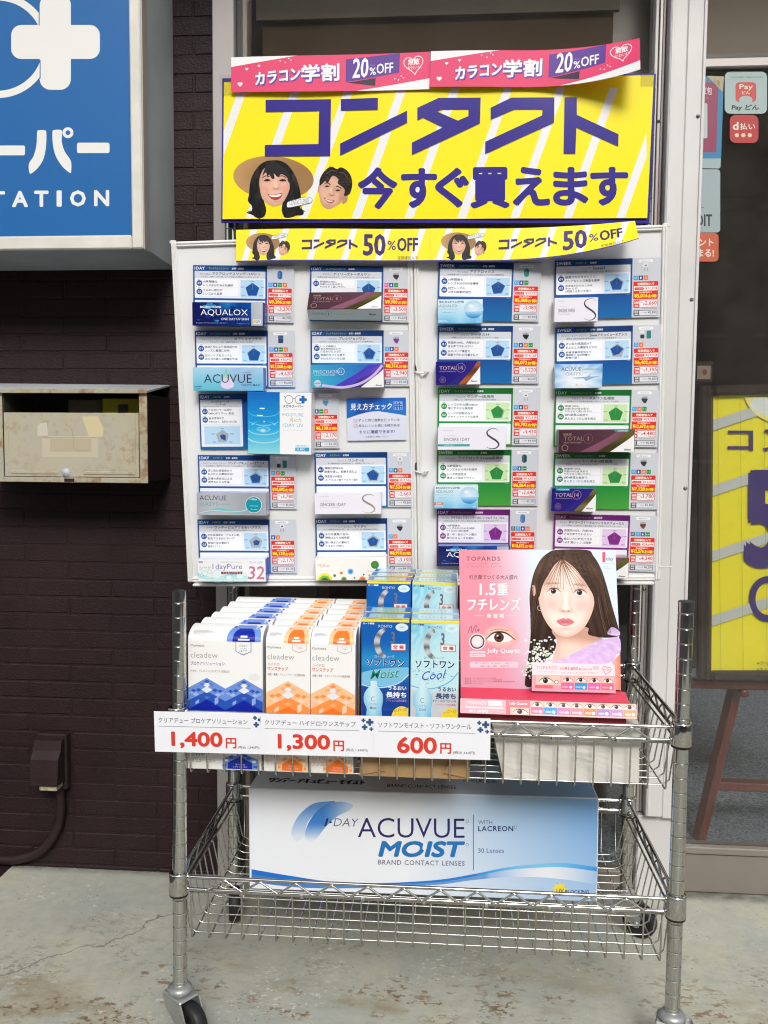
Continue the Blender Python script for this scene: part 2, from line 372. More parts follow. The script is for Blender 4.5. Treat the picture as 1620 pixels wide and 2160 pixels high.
class Art:
    """Prints shapes and lettering, given in design units (y down), on a flat surface of a mesh."""
    def __init__(s, B, tf, m='paper', h0=0.0, M=None): s.B = B; s.tf = tf; s.m = m; s.h0 = h0; s.M = M
    def P(s, x, y, L):
        u, v = s.tf(x, y); p = Vector((u, v, s.h0+L*LAY))
        return s.M @ p if s.M else p
    def tris(s, pts, faces, cols, L, m=None):
        Q = [s.tf(*p) for p in pts]
        for f in faces:
            a = sum(Q[f[i]][0]*Q[f[(i+1) % len(f)]][1]-Q[f[(i+1) % len(f)]][0]*Q[f[i]][1] for i in range(len(f)))
            if abs(a) < 1e-13: continue
            if a < 0: f = f[::-1]
            V = [Vector((Q[i][0], Q[i][1], s.h0+L*LAY)) for i in f]
            if s.M: V = [s.M @ p for p in V]
            s.B.face(V, m or s.m, [cols[i] for i in f] if isinstance(cols, list) else cols)
    def poly(s, pts, col, L=1, holes=(), m=None):
        loops = [list(pts)]+[list(h) for h in holes]; flat = [p for l in loops for p in l]
        t = tessellate_polygon([[Vector((p[0], p[1], 0)) for p in l] for l in loops])
        s.tris(flat, t, [cc(c) for c in col] if isinstance(col, list) else cc(col), L, m)
    def gpoly(s, pts, fn, L=1, nx=6, ny=6, m=None):
        bm = bmesh.new(); vs = [bm.verts.new((p[0], p[1], 0)) for p in pts]
        for t in tessellate_polygon([[Vector((p[0], p[1], 0)) for p in pts]]):
            try: bm.faces.new([vs[i] for i in t])
            except ValueError: pass
        xs = [p[0] for p in pts]; ys = [p[1] for p in pts]
        for i in range(1, nx):
            bmesh.ops.bisect_plane(bm, geom=bm.verts[:]+bm.edges[:]+bm.faces[:], plane_co=(min(xs)+(max(xs)-min(xs))*i/nx, 0, 0), plane_no=(1, 0, 0))
        for i in range(1, ny):
            bmesh.ops.bisect_plane(bm, geom=bm.verts[:]+bm.edges[:]+bm.faces[:], plane_co=(0, min(ys)+(max(ys)-min(ys))*i/ny, 0), plane_no=(0, 1, 0))
        bm.verts.index_update()
        V = [(v.co.x, v.co.y) for v in bm.verts]; F = [tuple(v.index for v in f.verts) for f in bm.faces]; bm.free()
        s.tris(V, F, [cc(fn(x, y)) for x, y in V], L, m)
    def rect(s, x0, y0, x1, y1, col, L=1, m=None):
        s.tris([(x0, y0), (x1, y0), (x1, y1), (x0, y1)], [(0, 1, 2, 3)], [cc(c) for c in col] if isinstance(col, list) else cc(col), L, m)
    def rrect(s, x0, y0, x1, y1, r, col, L=1, n=4):
        pts = []
        for cx, cy, a in ((x1-r, y0+r, -90), (x1-r, y1-r, 0), (x0+r, y1-r, 90), (x0+r, y0+r, 180)):
            pts += [(cx+r*math.cos(math.radians(a+90*i/n)), cy+r*math.sin(math.radians(a+90*i/n))) for i in range(n+1)]
        s.poly(pts, col, L)
    def oval(s, cx, cy, rx, ry, col, L=1, rot=0, n=24, edge=None, a0=0, a1=360):
        c, q = math.cos(math.radians(rot)), math.sin(math.radians(rot)); full = a1-a0 >= 360
        ring = []
        for i in range(n if full else n+1):
            t = math.radians(a0+(a1-a0)*i/n); x, y = rx*math.cos(t), ry*math.sin(t); ring.append((cx+x*c-y*q, cy+x*q+y*c))
        k = len(ring); col = cc(col); edge = cc(edge) if edge is not None else col
        if edge == col and full: s.poly(ring, col, L); return
        mid = [((p[0]+cx)/2, (p[1]+cy)/2) for p in ring]; em = lerp(col, edge, 0.42)
        V = [(cx, cy)]+mid+ring; F = []
        for i in range(k if full else k-1):
            j = (i+1) % k; F += [(0, 1+i, 1+j), (1+i, 1+k+i, 1+k+j, 1+j)]
        s.tris(V, F, [col]+[em]*k+[edge]*k, L)
    def ring(s, cx, cy, r, wd, col, L=1, n=32, a0=0, a1=360, ry=None):
        k = (ry or r)/r
        pts = [(cx+r*math.cos(math.radians(a0+(a1-a0)*i/n)), cy+k*r*math.sin(math.radians(a0+(a1-a0)*i/n))) for i in range(n+1)]
        s.stroke(pts, wd, col, L)
    def stroke(s, pts, wd, col, L=1, closed=False):
        k = len(pts); W = wd if isinstance(wd, list) else [wd]*k; A_, B_ = [], []
        if closed: pts = list(pts)+[pts[0]]; W = W+[W[0]]; k += 1
        for i in range(k):
            a, b = pts[max(0, i-1)], pts[min(k-1, i+1)]
            dx, dy = b[0]-a[0], b[1]-a[1]; l = math.hypot(dx, dy) or 1
            A_.append((pts[i][0]-dy/l*W[i]/2, pts[i][1]+dx/l*W[i]/2)); B_.append((pts[i][0]+dy/l*W[i]/2, pts[i][1]-dx/l*W[i]/2))
        s.tris(A_+B_, [(i, i+1, k+i+1, k+i) for i in range(k-1)], cc(col) if not isinstance(col, list) else [cc(c) for c in col]*2, L)
    def text(s, t, x0, y0, x1, y1, col, L=3, bold=0.0, shear=0.0, space=1.0, res=2, fit=True, dy=0.0, align='l'):
        # heavier weights: the same outline printed again, shifted round a small circle
        V, F, asp = glyphs(t, bold if abs(bold) < .0125 else 0.0, shear, space, res)
        r = 0 if abs(bold) < .0125 else bold*(y1-y0)*1.05
        x0 += r; x1 -= r; y0 += r; y1 -= r
        n = 1 if r == 0 else (5 if bold < .03 else 9)
        for i in range(n):
            ox, oy = (0, 0) if i == 0 else (r*math.cos(2*math.pi*i/(n-1)+.3), r*math.sin(2*math.pi*i/(n-1)+.3))
            s.tris([(x0+(x1-x0)*a+ox, y1+(y0-y1)*b+dy*a+oy) for a, b in V], F, cc(col), L+i*.07)
    def heart(s, cx, cy, r, col, L=2, line=None, rot=0):
        pts = []
        for i in range(28):
            t = 2*math.pi*i/28; x = 16*math.sin(t)**3; y = -(13*math.cos(t)-5*math.cos(2*t)-2*math.cos(3*t)-math.cos(4*t))
            c, q = math.cos(math.radians(rot)), math.sin(math.radians(rot)); pts.append((cx+(x*c-y*q)*r/16, cy+(x*q+y*c)*r/16))
        if line: s.stroke(pts, line, col, L, True)
        else: s.poly(pts, col, L)
    def plus(s, cx, cy, r, w_, rad, col, L=2):
        s.rrect(cx-r, cy-w_, cx+r, cy+w_, rad, col, L); s.rrect(cx-w_, cy-r, cx+w_, cy+r, rad, col, L+0.4)
def zoomtf(pl, x0, y0, k):                         # design units = an enlarged view of the photograph
    return lambda x, y: pl.px(x0+x/k, y0+y/k)
def clip(pts, x0, y0, x1, y1):
    for ax, lim, sg in ((0, x0, 1), (0, x1, -1), (1, y0, 1), (1, y1, -1)):
        out = []
        for i in range(len(pts)):
            a, b = pts[i-1], pts[i]; ia, ib = sg*(a[ax]-lim) >= 0, sg*(b[ax]-lim) >= 0
            if ia != ib:
                t = (lim-a[ax])/(b[ax]-a[ax]); out.append(tuple(p+(q-p)*t for p, q in zip(a, b)))
            if ib: out.append(b)
        pts = out
        if not pts: break
    return pts
def G(x, y, cx, cy, rx, ry): return math.exp(-((x-cx)/rx)**2-((y-cy)/ry)**2)
def blend(c, parts):
    for w_, k in parts: c = lerp(c, k, w_)
    return c
def strand(x, y, fx, fy): return noise.noise(Vector((x*fx+y*fy*.35, y*fy*.3, 3.1)))

# ================================================================ the setting
B = MB(); B.box(-300, -300, -0.3, 300, 300, -0.16, 'asphalt')
tag(B.build('ground'), kind='structure')
B = MB(); B.box(-0.622, -2.6, -0.158, 3.4, 0.60, 0.0, 'concrete', r=0.006)
tag(B.build('floor'), kind='structure')
B = MB()
B.box(-1.2, 0.64, 0.02, 4.2, 4.0, 0.08, 'carpet'); tag(B.build('shop_floor'), kind='structure')
B = MB()
B.box(-1.3, 4.0, 0.0, 4.3, 4.1, 2.7, 'room'); B.box(-1.3, 0.8, 0.0, -1.2, 4.0, 2.7, 'room'); B.box(4.2, 0.64, 0.0, 4.3, 4.0, 2.7, 'room')
B.box(-1.3, 0.64, 2.6, 4.3, 4.1, 2.75, 'room')
tag(B.build('shop_walls'), kind='structure')

B = MB()
B.box(-14, -17.5, -0.16, 16, -16.5, 10.5, 'transom')  # unseen building, added and sized so the shop glass reflects dark
for i in range(6):
    for j in range(3): B.box(-3.4+i*2.1, -16.52, .9+j*2.7, -2.1+i*2.1, -16.4, 2.4+j*2.7, 'dark_rail'); B.box(-3.5+i*2.1, -16.5, .8+j*2.7, -2.0+i*2.1, -16.3, .88+j*2.7, 'alu')
B.box(-14.2, -17.6, 10.5, 16.2, -16.2, 10.7, 'alu_grey')
tag(B.build('added_street_building'), 'three-storey brown building added out of view across the street to darken the shop glass reflections', 'building')
B = MB(); B.box(-4, -0.05, 2.62, 5, 0.78, 2.72, 'alu_grey', r=.01); B.box(-4, -0.09, 2.56, 5, -0.05, 2.76, 'alu_grey', r=.01)  # unseen overhang added to cut top light and darken the window reflection
tag(B.build('added_eaves'), 'grey board added out of view over the shop front to cut the sky light', 'added_eaves')

# brick wall: rows of thin painted bricks standing a little proud of the joints
B = MB()
B.box(-1.75, 0.5748, -0.16, -0.0835, 0.78, 2.45, 'brick')
row, z = 0, -0.16
while z < 2.42:
    x = -1.75+(0.108 if row % 2 else 0.0)-0.108
    while x < -0.09:
        x0, x1 = max(x, -1.745), min(x+0.2125, -0.0855)
        if x1-x0 > 0.02:
            d = random.uniform(-0.0007, 0.0007)
            B.box(x0, 0.573+d, z+0.0015+random.uniform(-.0006, .0006), x1, 0.578, z+0.0405+random.uniform(-.0006, .0006), 'brick', r=0.0024)
        x += 0.216
    z += 0.0425; row += 1
tag(B.build('brick_wall'), 'wall of narrow bricks painted dark brown, left of the shop window', 'wall')

# shop window behind the trolley
W = thing('shop_window', 'tall grey aluminium shop window with dark glass behind the white display boards', 'window', (-0.081, 0.56, 0))
def part(name, parent, B): 
    o = B.build(name); o.parent = parent; o.matrix_parent_inverse = parent.matrix_world.inverted(); return o
B = MB(); B.box(-0.0815, 0.548, 0.0, -0.030, 0.60, 2.45, 'alu_grey', r=0.002)
B.box(-0.0285, 0.572, 0.0, -0.017, 0.61, 2.45, 'dark_rail'); B.box(-0.0155, 0.566, 0.0, -0.004, 0.61, 2.45, 'rail', r=0.001)
B.box(0.9145, 0.562, 0.21, 0.9215, 0.62, 2.45, 'alu', r=0.001); B.box(0.923, 0.557, 0.21, 0.9295, 0.62, 2.45, 'alu_grey', r=0.001); B.box(0.931, 0.561, 0.21, 0.9365, 0.62, 2.45, 'alu_grey', r=0.001)
B.box(-0.002, 0.575, 2.25, 0.913, 0.61, 2.45, 'rail'); B.box(-0.002, 0.57, 0.0, 0.913, 0.61, 0.055, 'rail', r=0.002)
for zz in (1.79, 0.74, 0.34):
    B.lathe([(0, .0028), (.003, .002), (.0038, 0)], 'screw', 10, tf=Matrix.Translation((0.9262, 0.5569, zz)) @ Matrix.Rotation(math.pi/2, 4, 'X'))
part('frame', W, B)
B = MB(); B.box(-0.003, 0.588, 0.056, 0.9135, 0.592, 2.249, 'glass'); part('pane', W, B)
# blind inside
T = thing('roller_blind', 'brown fabric roller blind pulled down inside the shop window', 'blind', (0, 0.66, 2.2))
B = MB(); B.box(0.012, 0.655, 1.45, 0.838, 0.657, 2.2, 'shade'); part('fabric', T, B)
B = MB(); B.box(0.0, 0.64, 2.072, 0.85, 0.652, 2.12, 'transom'); part('head_rail', T, B)
T = thing('side_curtain', 'narrow taupe blind strip at the right edge inside the shop window', 'blind', (0.87, 0.69, 2.2))
B = MB(); B.box(0.842, 0.69, 1.2, 0.93, 0.692, 2.2, 'rail'); part('fabric', T, B)
# things standing dim behind the glass
B = MB()
for i, x in enumerate((0.03, 0.16, 0.31, 0.47, 0.64, 0.8)):
    B.box(x, 0.76+0.02*(i % 3), 0.08, x+0.10, 0.80+0.02*(i % 3), 1.42, 'wood_dark' if i % 2 else 'rail')
tag(B.build('slat_screen'), 'dim upright slatted screen standing behind the shop window glass', 'screen')

# pillar between window and door
T = thing('door_post', 'white painted aluminium post with screws between the window and the glass door', 'post', (0.977, 0.53, 0))
B = MB(); B.box(0.9385, 0.528, 0.21, 0.9755, 0.62, 2.45, 'alu', r=0.002); B.box(0.9415, 0.5265, 0.212, 0.9475, 0.53, 2.448, 'alu', r=0.001)
B.box(0.977, 0.533, 0.205, 1.0178, 0.62, 2.45, 'alu', r=0.002); B.box(1.0105, 0.5295, 0.206, 1.0172, 0.535, 2.449, 'alu', r=0.001)
part('profile', T, B)
for zz in (1.79, 1.395, 0.975, 0.56, 0.31):
    B = MB(); B.lathe([(0, .0032), (.0035, .0022), (.0045, 0)], 'screw', 10, tf=Matrix.Translation((1.0045, 0.5331, zz)) @ Matrix.Rotation(math.pi/2, 4, 'X')); part('screw', T, B)
B = MB(); B.box(0.925, 0.55, 0.0, 1.032, 0.62, 0.203, 'alu', r=0.003); part('base_block', T, B)

# glass door and what stands behind it
D = thing('glass_door', 'glass shop door with payment stickers and a taupe metal bottom rail', 'door', (1.03, 0.6, 0))
B = MB(); B.box(1.019, 0.590, 0.001, 2.4, 0.625, 0.098, 'rail', r=0.003); B.box(1.019, 0.583, 0.099, 2.4, 0.625, 0.116, 'rail', r=0.002); part('bottom_rail', D, B)
B = MB(); B.box(1.019, 0.588, 1.917, 2.4, 0.62, 1.937, 'alu_grey', r=0.002); B.box(1.019, 0.592, 1.9385, 2.4, 0.62, 1.947, 'dark_rail'); part('cross_rail', D, B)
B = MB(); B.box(1.019, 0.600, 0.1165, 2.4, 0.605, 1.9165, 'glass'); part('pane', D, B)
B = MB(); B.box(1.019, 0.606, 1.948, 2.4, 0.612, 2.45, 'transom'); part('upper_panel', D, B)

B = MB()
pl = wallplane(2.6)
B.box(1.5, 2.45, 0.08, 3.2, 2.6, 1.05, 'wood_dark', r=0.004); B.box(1.62, 2.42, 1.052, 3.25, 2.62, 1.09, 'rail', r=0.004)
tag(B.build('shop_counter'), 'dim brown counter deep inside the shop behind the glass door', 'counter')
T = thing('wall_picture', 'small dark framed picture hanging inside the shop beside the door', 'picture', (1.2, 0.9, 1.27))
a = ('x',); pl = wallplane(0.92)
q = [pl.px(*p) for p in ((1468, 762), (1506, 762), (1506, 808), (1468, 808))]
B = MB(); B.box(q[0][0], 0.92, q[2][1], q[1][0], 0.935, q[0][1], 'wood_dark', r=0.003); part('frame', T, B)
B = MB(); A = Art(B, lambda x, y: (x, y), 'paper', 0.001, pl.frame())
A.rect(q[0][0]+.004, q[0][1]-.012, q[1][0]-.008, q[2][1]+.010, (150, 132, 118)); A.oval((q[0][0]+q[1][0])/2, (q[0][1]+q[2][1])/2, .006, .008, (120, 60, 50), 2); part('print', T, B)
# cabinet with pale goods, dim
B = MB(); B.box(1.02, 1.0, 0.08, 1.12, 1.3, 0.95, 'wood_dark', r=.004); B.box(1.025, 0.985, 0.66, 1.105, 0.999, 0.73, 'plastic_white'); B.box(1.025, 0.985, 0.55, 1.10, 0.999, 0.585, 'room')
tag(B.build('cabinet'), 'dark cabinet with pale goods inside the shop, behind the wooden picture frame', 'cabinet')

# stickers on the door glass
dp = wallplane(0.5995); Z4 = lambda pl: zoomtf(pl, 1300, 0, 3.375)
def sticker(name, label, fn, m='vinyl'):
    B = MB(); A = Art(B, Z4(dp), m); fn(A); return tag(B.build(name, frame=dp.frame()), label, 'sticker', 'stickers on the door glass')
def st1(A):
    A.poly([(470, 530), (620, 540), (765, 560), (742, 1190), (730, 1200), (470, 1195)], (150, 172, 175), 1)
    A.poly([(470, 530), (620, 540), (765, 560), (746, 1128), (470, 1128)], (20, 120, 165), 2)
    A.poly([(470, 575), (727, 590), (712, 1085), (470, 1085)], (135, 38, 78), 3)
    A.poly([(645, 540), (768, 545), (755, 655)], (172, 160, 128), 4)
    A.text('支付宝红包', 490, 615, 682, 672, (215, 190, 195), 5, 0.02, dy=4)
    A.text('ご利用いただけます', 500, 690, 655, 708, (180, 110, 140), 5)
    A.rrect(520, 735, 648, 985, 12, (178, 190, 192), 5); A.rect(602, 800, 606, 935, (60, 60, 70), 6); A.text('上限', 690, 560, 738, 600, (110, 100, 80), 6, dy=18)
sticker('payment_sticker', 'blue and magenta payment sticker on the door glass beside the white post', st1)
def st2(A):
    A.rrect(772, 510, 1073, 810, 38, (162, 182, 180), 1); A.text('こちらのお店でご利用いただけます', 810, 543, 1045, 557, (60, 80, 80), 3)
    A.rrect(848, 585, 996, 726, 26, (196, 62, 52), 2); A.oval(922, 712, 48, 30, (162, 182, 180), 2.6)
    A.text('Pay', 876, 600, 972, 645, (225, 215, 205), 3, 0.02); A.text('どん', 893, 648, 952, 672, (225, 215, 205), 3, 0.03)
    A.text('Pay どん', 820, 744, 1016, 790, (28, 30, 32), 3, 0.035, 0.1)
sticker('payment_sticker', 'pale square sticker with a red badge at the top of the door glass', st2)
def st3(A):
    A.rrect(808, 818, 1012, 1018, 42, (176, 34, 34), 1); A.text('d', 828, 868, 870, 926, (228, 215, 205), 3, 0.04); A.text('払い', 880, 876, 988, 924, (228, 215, 205), 3, 0.02)
    for x in (858, 904, 950): A.oval(x, 963, 15, 15, (220, 200, 170), 3)
sticker('payment_sticker', 'square red sticker with three dots on the door glass', st3)
def st4(A):
    A.rrect(470, 1205, 740, 1655, 24, (150, 166, 168), 1); A.text('CREDIT', 440, 1525, 682, 1612, (38, 36, 40), 3, 0.025); A.stroke([(480, 1474), (622, 1476)], 4, (80, 84, 88), 2)
sticker('payment_sticker', 'tall pale grey sticker with black capitals on the door glass', st4)
def st5(A):
    A.rrect(460, 1658, 728, 1862, 30, (190, 88, 58), 1); A.text('ポイント', 470, 1695, 692, 1752, (222, 205, 190), 3, 0.03); A.text('たまる!', 515, 1772, 695, 1830, (222, 205, 190), 3, 0.03)
sticker('payment_sticker', 'orange sticker with white lettering, lowest on the door glass', st5)

# framed poster on an easel inside
ang = math.radians(1.6)
ep = Plane((1.0766, 0.64, 0.5063), (math.cos(ang), 0, math.sin(ang)), (-math.sin(ang), 0, math.cos(ang)))
T = thing('framed_poster', 'yellow sale poster in a dark wooden frame behind the door glass', 'poster', frame=ep.frame())
fw_, fh_, fr_ = 0.486, 0.7066, 0.032
B = MB()
for (x0, y0, x1, y1) in ((0, 0, fr_, fh_), (fw_-fr_, 0, fw_, fh_), (fr_, 0, fw_-fr_, fr_-.008), (fr_, fh_-fr_+.008, fw_-fr_, fh_)):
    B.box(x0, y0, -0.012, x1, y1, 0.012, 'wood_dark', r=0.006)
    B.box(x0+(fr_*.45 if x0 == 0 else 0.004), y0+.003, -0.01, x1-(fr_*.15 if x0 == 0 else .004), y1-.003, 0.015, 'wood_dark', r=0.003)
B.build('frame', T, ep.frame())
B = MB(); A = Art(B, zoomtf(ep, 1300, 640, 3.375), 'paper', 0.0)
R5 = lambda *a: A.rect(*a)
a0 = ep.px(1498, 838); a1 = ep.px(1503, 1419)
A2 = Art(B, lambda x, y: (x, y), 'paper', -0.004)
A2.rect(fr_-.01, fr_-.01, fw_-fr_+.01, fh_-fr_+.01, (255, 240, 44), 1)
for y0 in (880, 1345, 1810, 2270, 430):
    st_ = clip([(655, y0-38), (1700, y0-38-345), (1700, y0+36-345), (660, y0+36)], 640, 655, 1700, 2670)
    if len(st_) > 2: A.poly(st_, (205, 208, 206), 2)
ov = lambda cx, cy, rx, ry: clip([(cx+rx*math.cos(i*.157), cy+ry*math.sin(i*.157)) for i in range(40)], 670, 668, 2100, 2600)
A.poly(ov(1195, 610, 290, 250), (255, 248, 150), 2.4); A.poly(ov(1130, 720, 175, 82), (236, 244, 240), 2.8)
A.text('コンタクト', 792, 878, 2000, 1056, (74, 52, 110), 4, 0.012, res=5)
A.text('50', 905, 1175, 1545, 1890, (66, 46, 120), 4, 0.045, res=8); A.text('OFF', 945, 1940, 1560, 2268, (66, 46, 120), 4, 0.014, res=8)
A.text('※クリアランス商品は対象外です', 1000, 2545, 1500, 2575, (110, 100, 40), 4); A.text('※キャンペーンは予告なく終了します', 1000, 2590, 1520, 2618, (110, 100, 40), 4)
for x in (720, 880, 1050, 1230): A.stroke([(x, 640), (x+25, 2660)], 1.6, (150, 138, 30), 3)
B.build('poster', T, ep.frame())
T = thing('easel', 'red stained wooden easel holding the framed poster behind the door glass', 'easel', (1.3, 0.75, 0.08))
def bar(a, b, w_, m='wood_red'):
    B = MB(); a, b = Vector(a), Vector(b); d = (b-a); l = d.length; q = d.to_track_quat('Z', 'Y').to_matrix().to_4x4()
    B.box(-w_/2, -.011, 0, w_/2, .011, l, m, r=.003, tf=Matrix.Translation(a) @ q); return B
part('leg', T, bar((1.112, 0.700, 0.081), (1.32, 0.76, 1.05), .034)); part('leg', T, bar((1.535, 0.700, 0.081), (1.345, 0.76, 1.05), .034))
part('leg', T, bar((1.33, 1.25, 0.081), (1.33, 0.79, 1.05), .034)); part('crossbar', T, bar((1.142, 0.713, 0.222), (1.50, 0.713, 0.222), .034))
part('ledge', T, bar((1.068, 0.672, 0.491), (1.56, 0.672, 0.491), .024))
B = MB(); B.lathe([(0, .02), (.010, .02), (.011, .016), (.011, 0)], 'wood_red', 14, tf=Matrix.Translation((1.199, 0.684, 0.470)) @ Matrix.Rotation(math.pi/2, 4, 'X')); part('peg', T, B)

# lightbox sign
S = thing('lightbox_sign', 'large blue and white lightbox sign mounted on the brick wall', 'sign', (-0.6, 0.573, 1.475))
sp = wallplane(0.36)
B = MB(); B.box(-1.25, 0.3625, 1.4775, -0.1795, 0.572, 2.6, 'sign_box', r=0.003); part('housing', S, B)
B = MB(); B.box(-0.2025, 0.352, 1.4755, -0.1785, 0.362, 2.6, 'sign_frame', r=0.003); B.box(-1.25, 0.352, 1.4755, -0.2035, 0.362, 1.5045, 'sign_frame', r=0.003)
B.box(-0.1785, 0.358, 1.4757, -0.1762, 0.385, 2.6, 'alu_grey'); part('frame', S, B)
B = MB(); A = Art(B, zoomtf(sp, 0, 0, 3.375), 'vinyl', 0.0)
A2 = Art(B, lambda x, y: (x, y), 'vinyl', 0.0)
A2.gpoly([(-1.25, 1.5045), (-0.2028, 1.5045), (-0.2028, 2.6), (-1.25, 2.6)], lambda x, y: (19, 98, 165), 0, 2, 2)
WH = (232, 232, 228)
A.ring(-15, 325, 347, 52, WH, 1.5, 72)
A.ring(-900, 325, 347, 52, WH, 1.5, 60); A.ring(-455, 150, 120, 50, WH, 1.6, 30, 200, 340)
A.rrect(80, 178, 711, 420, 72, WH, 2, 8); A.rrect(283, -40, 505, 640, 78, WH, 2.5, 8)
A.stroke([(279, -40), (279, 182)], 7, (19, 98, 165), 2.7); A.stroke([(286, 428), (286, 560)], 7, (19, 98, 165), 2.7)
A.rrect(-205, 1036, 178, 1106, 12, WH, 2); A.rrect(548, 1016, 780, 1090, 14, WH, 2)
A.poly(smooth([(265, 940), (278, 928), (318, 927), (330, 945), (328, 1040), (310, 1130), (270, 1195), (222, 1235), (208, 1222), (207, 1165), (240, 1110), (260, 1030)], 5), WH, 2)
A.poly(smooth([(374, 940), (386, 926), (428, 924), (442, 940), (440, 1010), (462, 1080), (504, 1145), (507, 1215), (496, 1230), (440, 1180), (395, 1105), (376, 1020)], 5), WH, 2)
A.ring(484, 945, 28, 22, WH, 3, 28)
for ch, x0, x1 in (('S', -210, -110), ('T', -68, 36), ('A', 86, 200), ('T', 244, 346), ('I', 403, 440), ('O', 498, 612), ('N', 670, 778)):
    dy = (345-x0)*0.010
    A.text(ch, x0, 1356+dy, x1, 1472+dy, WH, 2, 0.045)
B.build('face', S, sp.frame())

# mailbox
M = thing('mailbox', 'old cream metal letter box with rusty door flap on the brick wall', 'mailbox', (-0.37, 0.573, 0.98))
B = MB()
B.box(-0.2000, 0.4185, 0.980, -0.1975, 0.572, 1.176, 'brown_paint'); B.box(-0.62, 0.4185, 0.979, -0.1975, 0.572, 0.982, 'brown_paint'); B.box(-0.62, 0.565, 0.983, -0.2005, 0.572, 1.176, 'dark_inside')
B.box(-0.2145, 0.4145, 0.978, -0.1965, 0.418, 1.177, 'rusty_rim', r=.001); B.box(-0.552, 0.4145, 0.978, -0.529, 0.418, 1.177, 'rusty_rim', r=.001)
B.box(-0.5285, 0.4145, 0.978, -0.215, 0.418, 0.9895, 'rusty_rim', r=.001)
B.box(-0.5285, 0.42, 0.983, -0.527, 0.564, 1.176, 'dark_inside'); part('body', M, B)
B = MB(); V = [(-.62, .408, 1.181), (-.194, .408, 1.1775), (-.196, .572, 1.203), (-.62, .572, 1.206)]
B.mesh(V+[(x, y, z_+.004) for x, y, z_ in V], [(3, 2, 1, 0), (4, 5, 6, 7), (0, 1, 5, 4), (1, 2, 6, 5), (2, 3, 7, 6), (3, 0, 4, 7)], 'sign_box')
B.box(-.62, .4065, 1.1762, -.194, .4085, 1.1862, 'rusty_rim', r=.0008); part('hood', M, B)
B = MB(); B.box(-0.5265, 0.4155, 0.9905, -0.2165, 0.4185, 1.1335, 'enamel', r=.001)
for x0, x1 in ((-.511, -.402), (-.343, -.229)): B.box(x0, .4138, 0.9965, x1, .4158, 1.0035, 'enamel', r=.0009)
B.box(-.2285, .4142, .9965, -.2235, .4158, 1.122, 'enamel', r=.0007); B.box(-.519, .4146, .9985, -.5155, .4158, 1.126, 'enamel', r=.0005)
mp_ = wallplane(0.4154); A = Art(B, zoomtf(mp_, 0, 780, 4.05), 'paper', 0.0, mp_.frame())
A.poly([(320, 480), (345, 455), (400, 450), (410, 570), (320, 568)], (196, 190, 176), 1); A.rect(358, 566, 838, 745, (190, 182, 160), 1); A.rect(430, 590, 780, 700, (178, 168, 142), 2)
A.poly([(700, 400), (835, 395), (885, 500), (878, 572), (760, 570)], (204, 190, 150), 1.5); A.stroke(smooth([(560, 465), (600, 490), (625, 560), (640, 680), (760, 690)], 4, False), 7, (176, 156, 124), 3); A.stroke([(360, 582), (830, 582)], 4, (150, 120, 90), 3)
part('door', M, B)
B = MB(); B.lathe([(0, .005), (.009, .003), (.0105, 0)], 'sign_box', 16, tf=Matrix.Translation((-0.3835, 0.4146, 1.000)) @ Matrix.Rotation(math.pi/2, 4, 'X')); B.box(-.393, .4142, .9905, -.356, .4153, .998, 'enamel', r=.0005); B.box(-.388, .4132, .980, -.365, .4142, .987, 'brown_paint', r=.0004); part('latch', M, B)
B = MB(); B.box(-.32, .47, .99, -.235, .474, 1.168, 'paper', (186, 176, 40)); B.box(-.283, .468, 1.135, -.262, .4695, 1.155, 'paper', (70, 66, 60)); tag(B.build('leaflet'), 'yellow leaflet standing inside the cream letter box', 'leaflet')
B = MB(); B.box(-.41, .49, .99, -.322, .494, 1.166, 'paper', (120, 112, 92)); tag(B.build('leaflet'), 'grey envelope standing inside the cream letter box', 'envelope')

# outlet box and its cable
O = thing('outlet_box', 'brown painted weatherproof outlet box low on the brick wall', 'outlet', (-0.5, 0.573, 0.22))
B = MB(); B.box(-.535, .548, .212, -.4585, .5725, .352, 'brown_paint', r=.003); part('back_plate', O, B)
B = MB()
prof = [(.548, .344), (.533, .341), (.527, .318), (.512, .300), (.505, .238), (.548, .236)]
V = [(-.532, y, z_) for y, z_ in prof]+[(-.463, y, z_) for y, z_ in prof]; k = len(prof)
B.mesh(V, [tuple(range(k))[::-1], tuple(range(k, 2*k))]+[(i, (i+1) % k, k+(i+1) % k, k+i) for i in range(k)], 'brown_paint'); part('cover', O, B)
B = MB(); B.box(-.512, .512, .2225, -.468, .5475, .2355, 'socket', r=.002); part('socket', O, B)
B = MB(); pts = smooth([(-.482, .556, .215), (-.480, .558, .16), (-.492, .558, .105), (-.530, .558, .052), (-.59, .558, .026), (-.66, .558, .021), (-.9, .558, .018), (-1.3, .558, .018)], 6, False)
B.tube(pts, .0115, 'brown_paint', 10); tag(B.build('cable_pipe'), 'brown painted cable curving down the brick wall below the outlet box', 'cable')

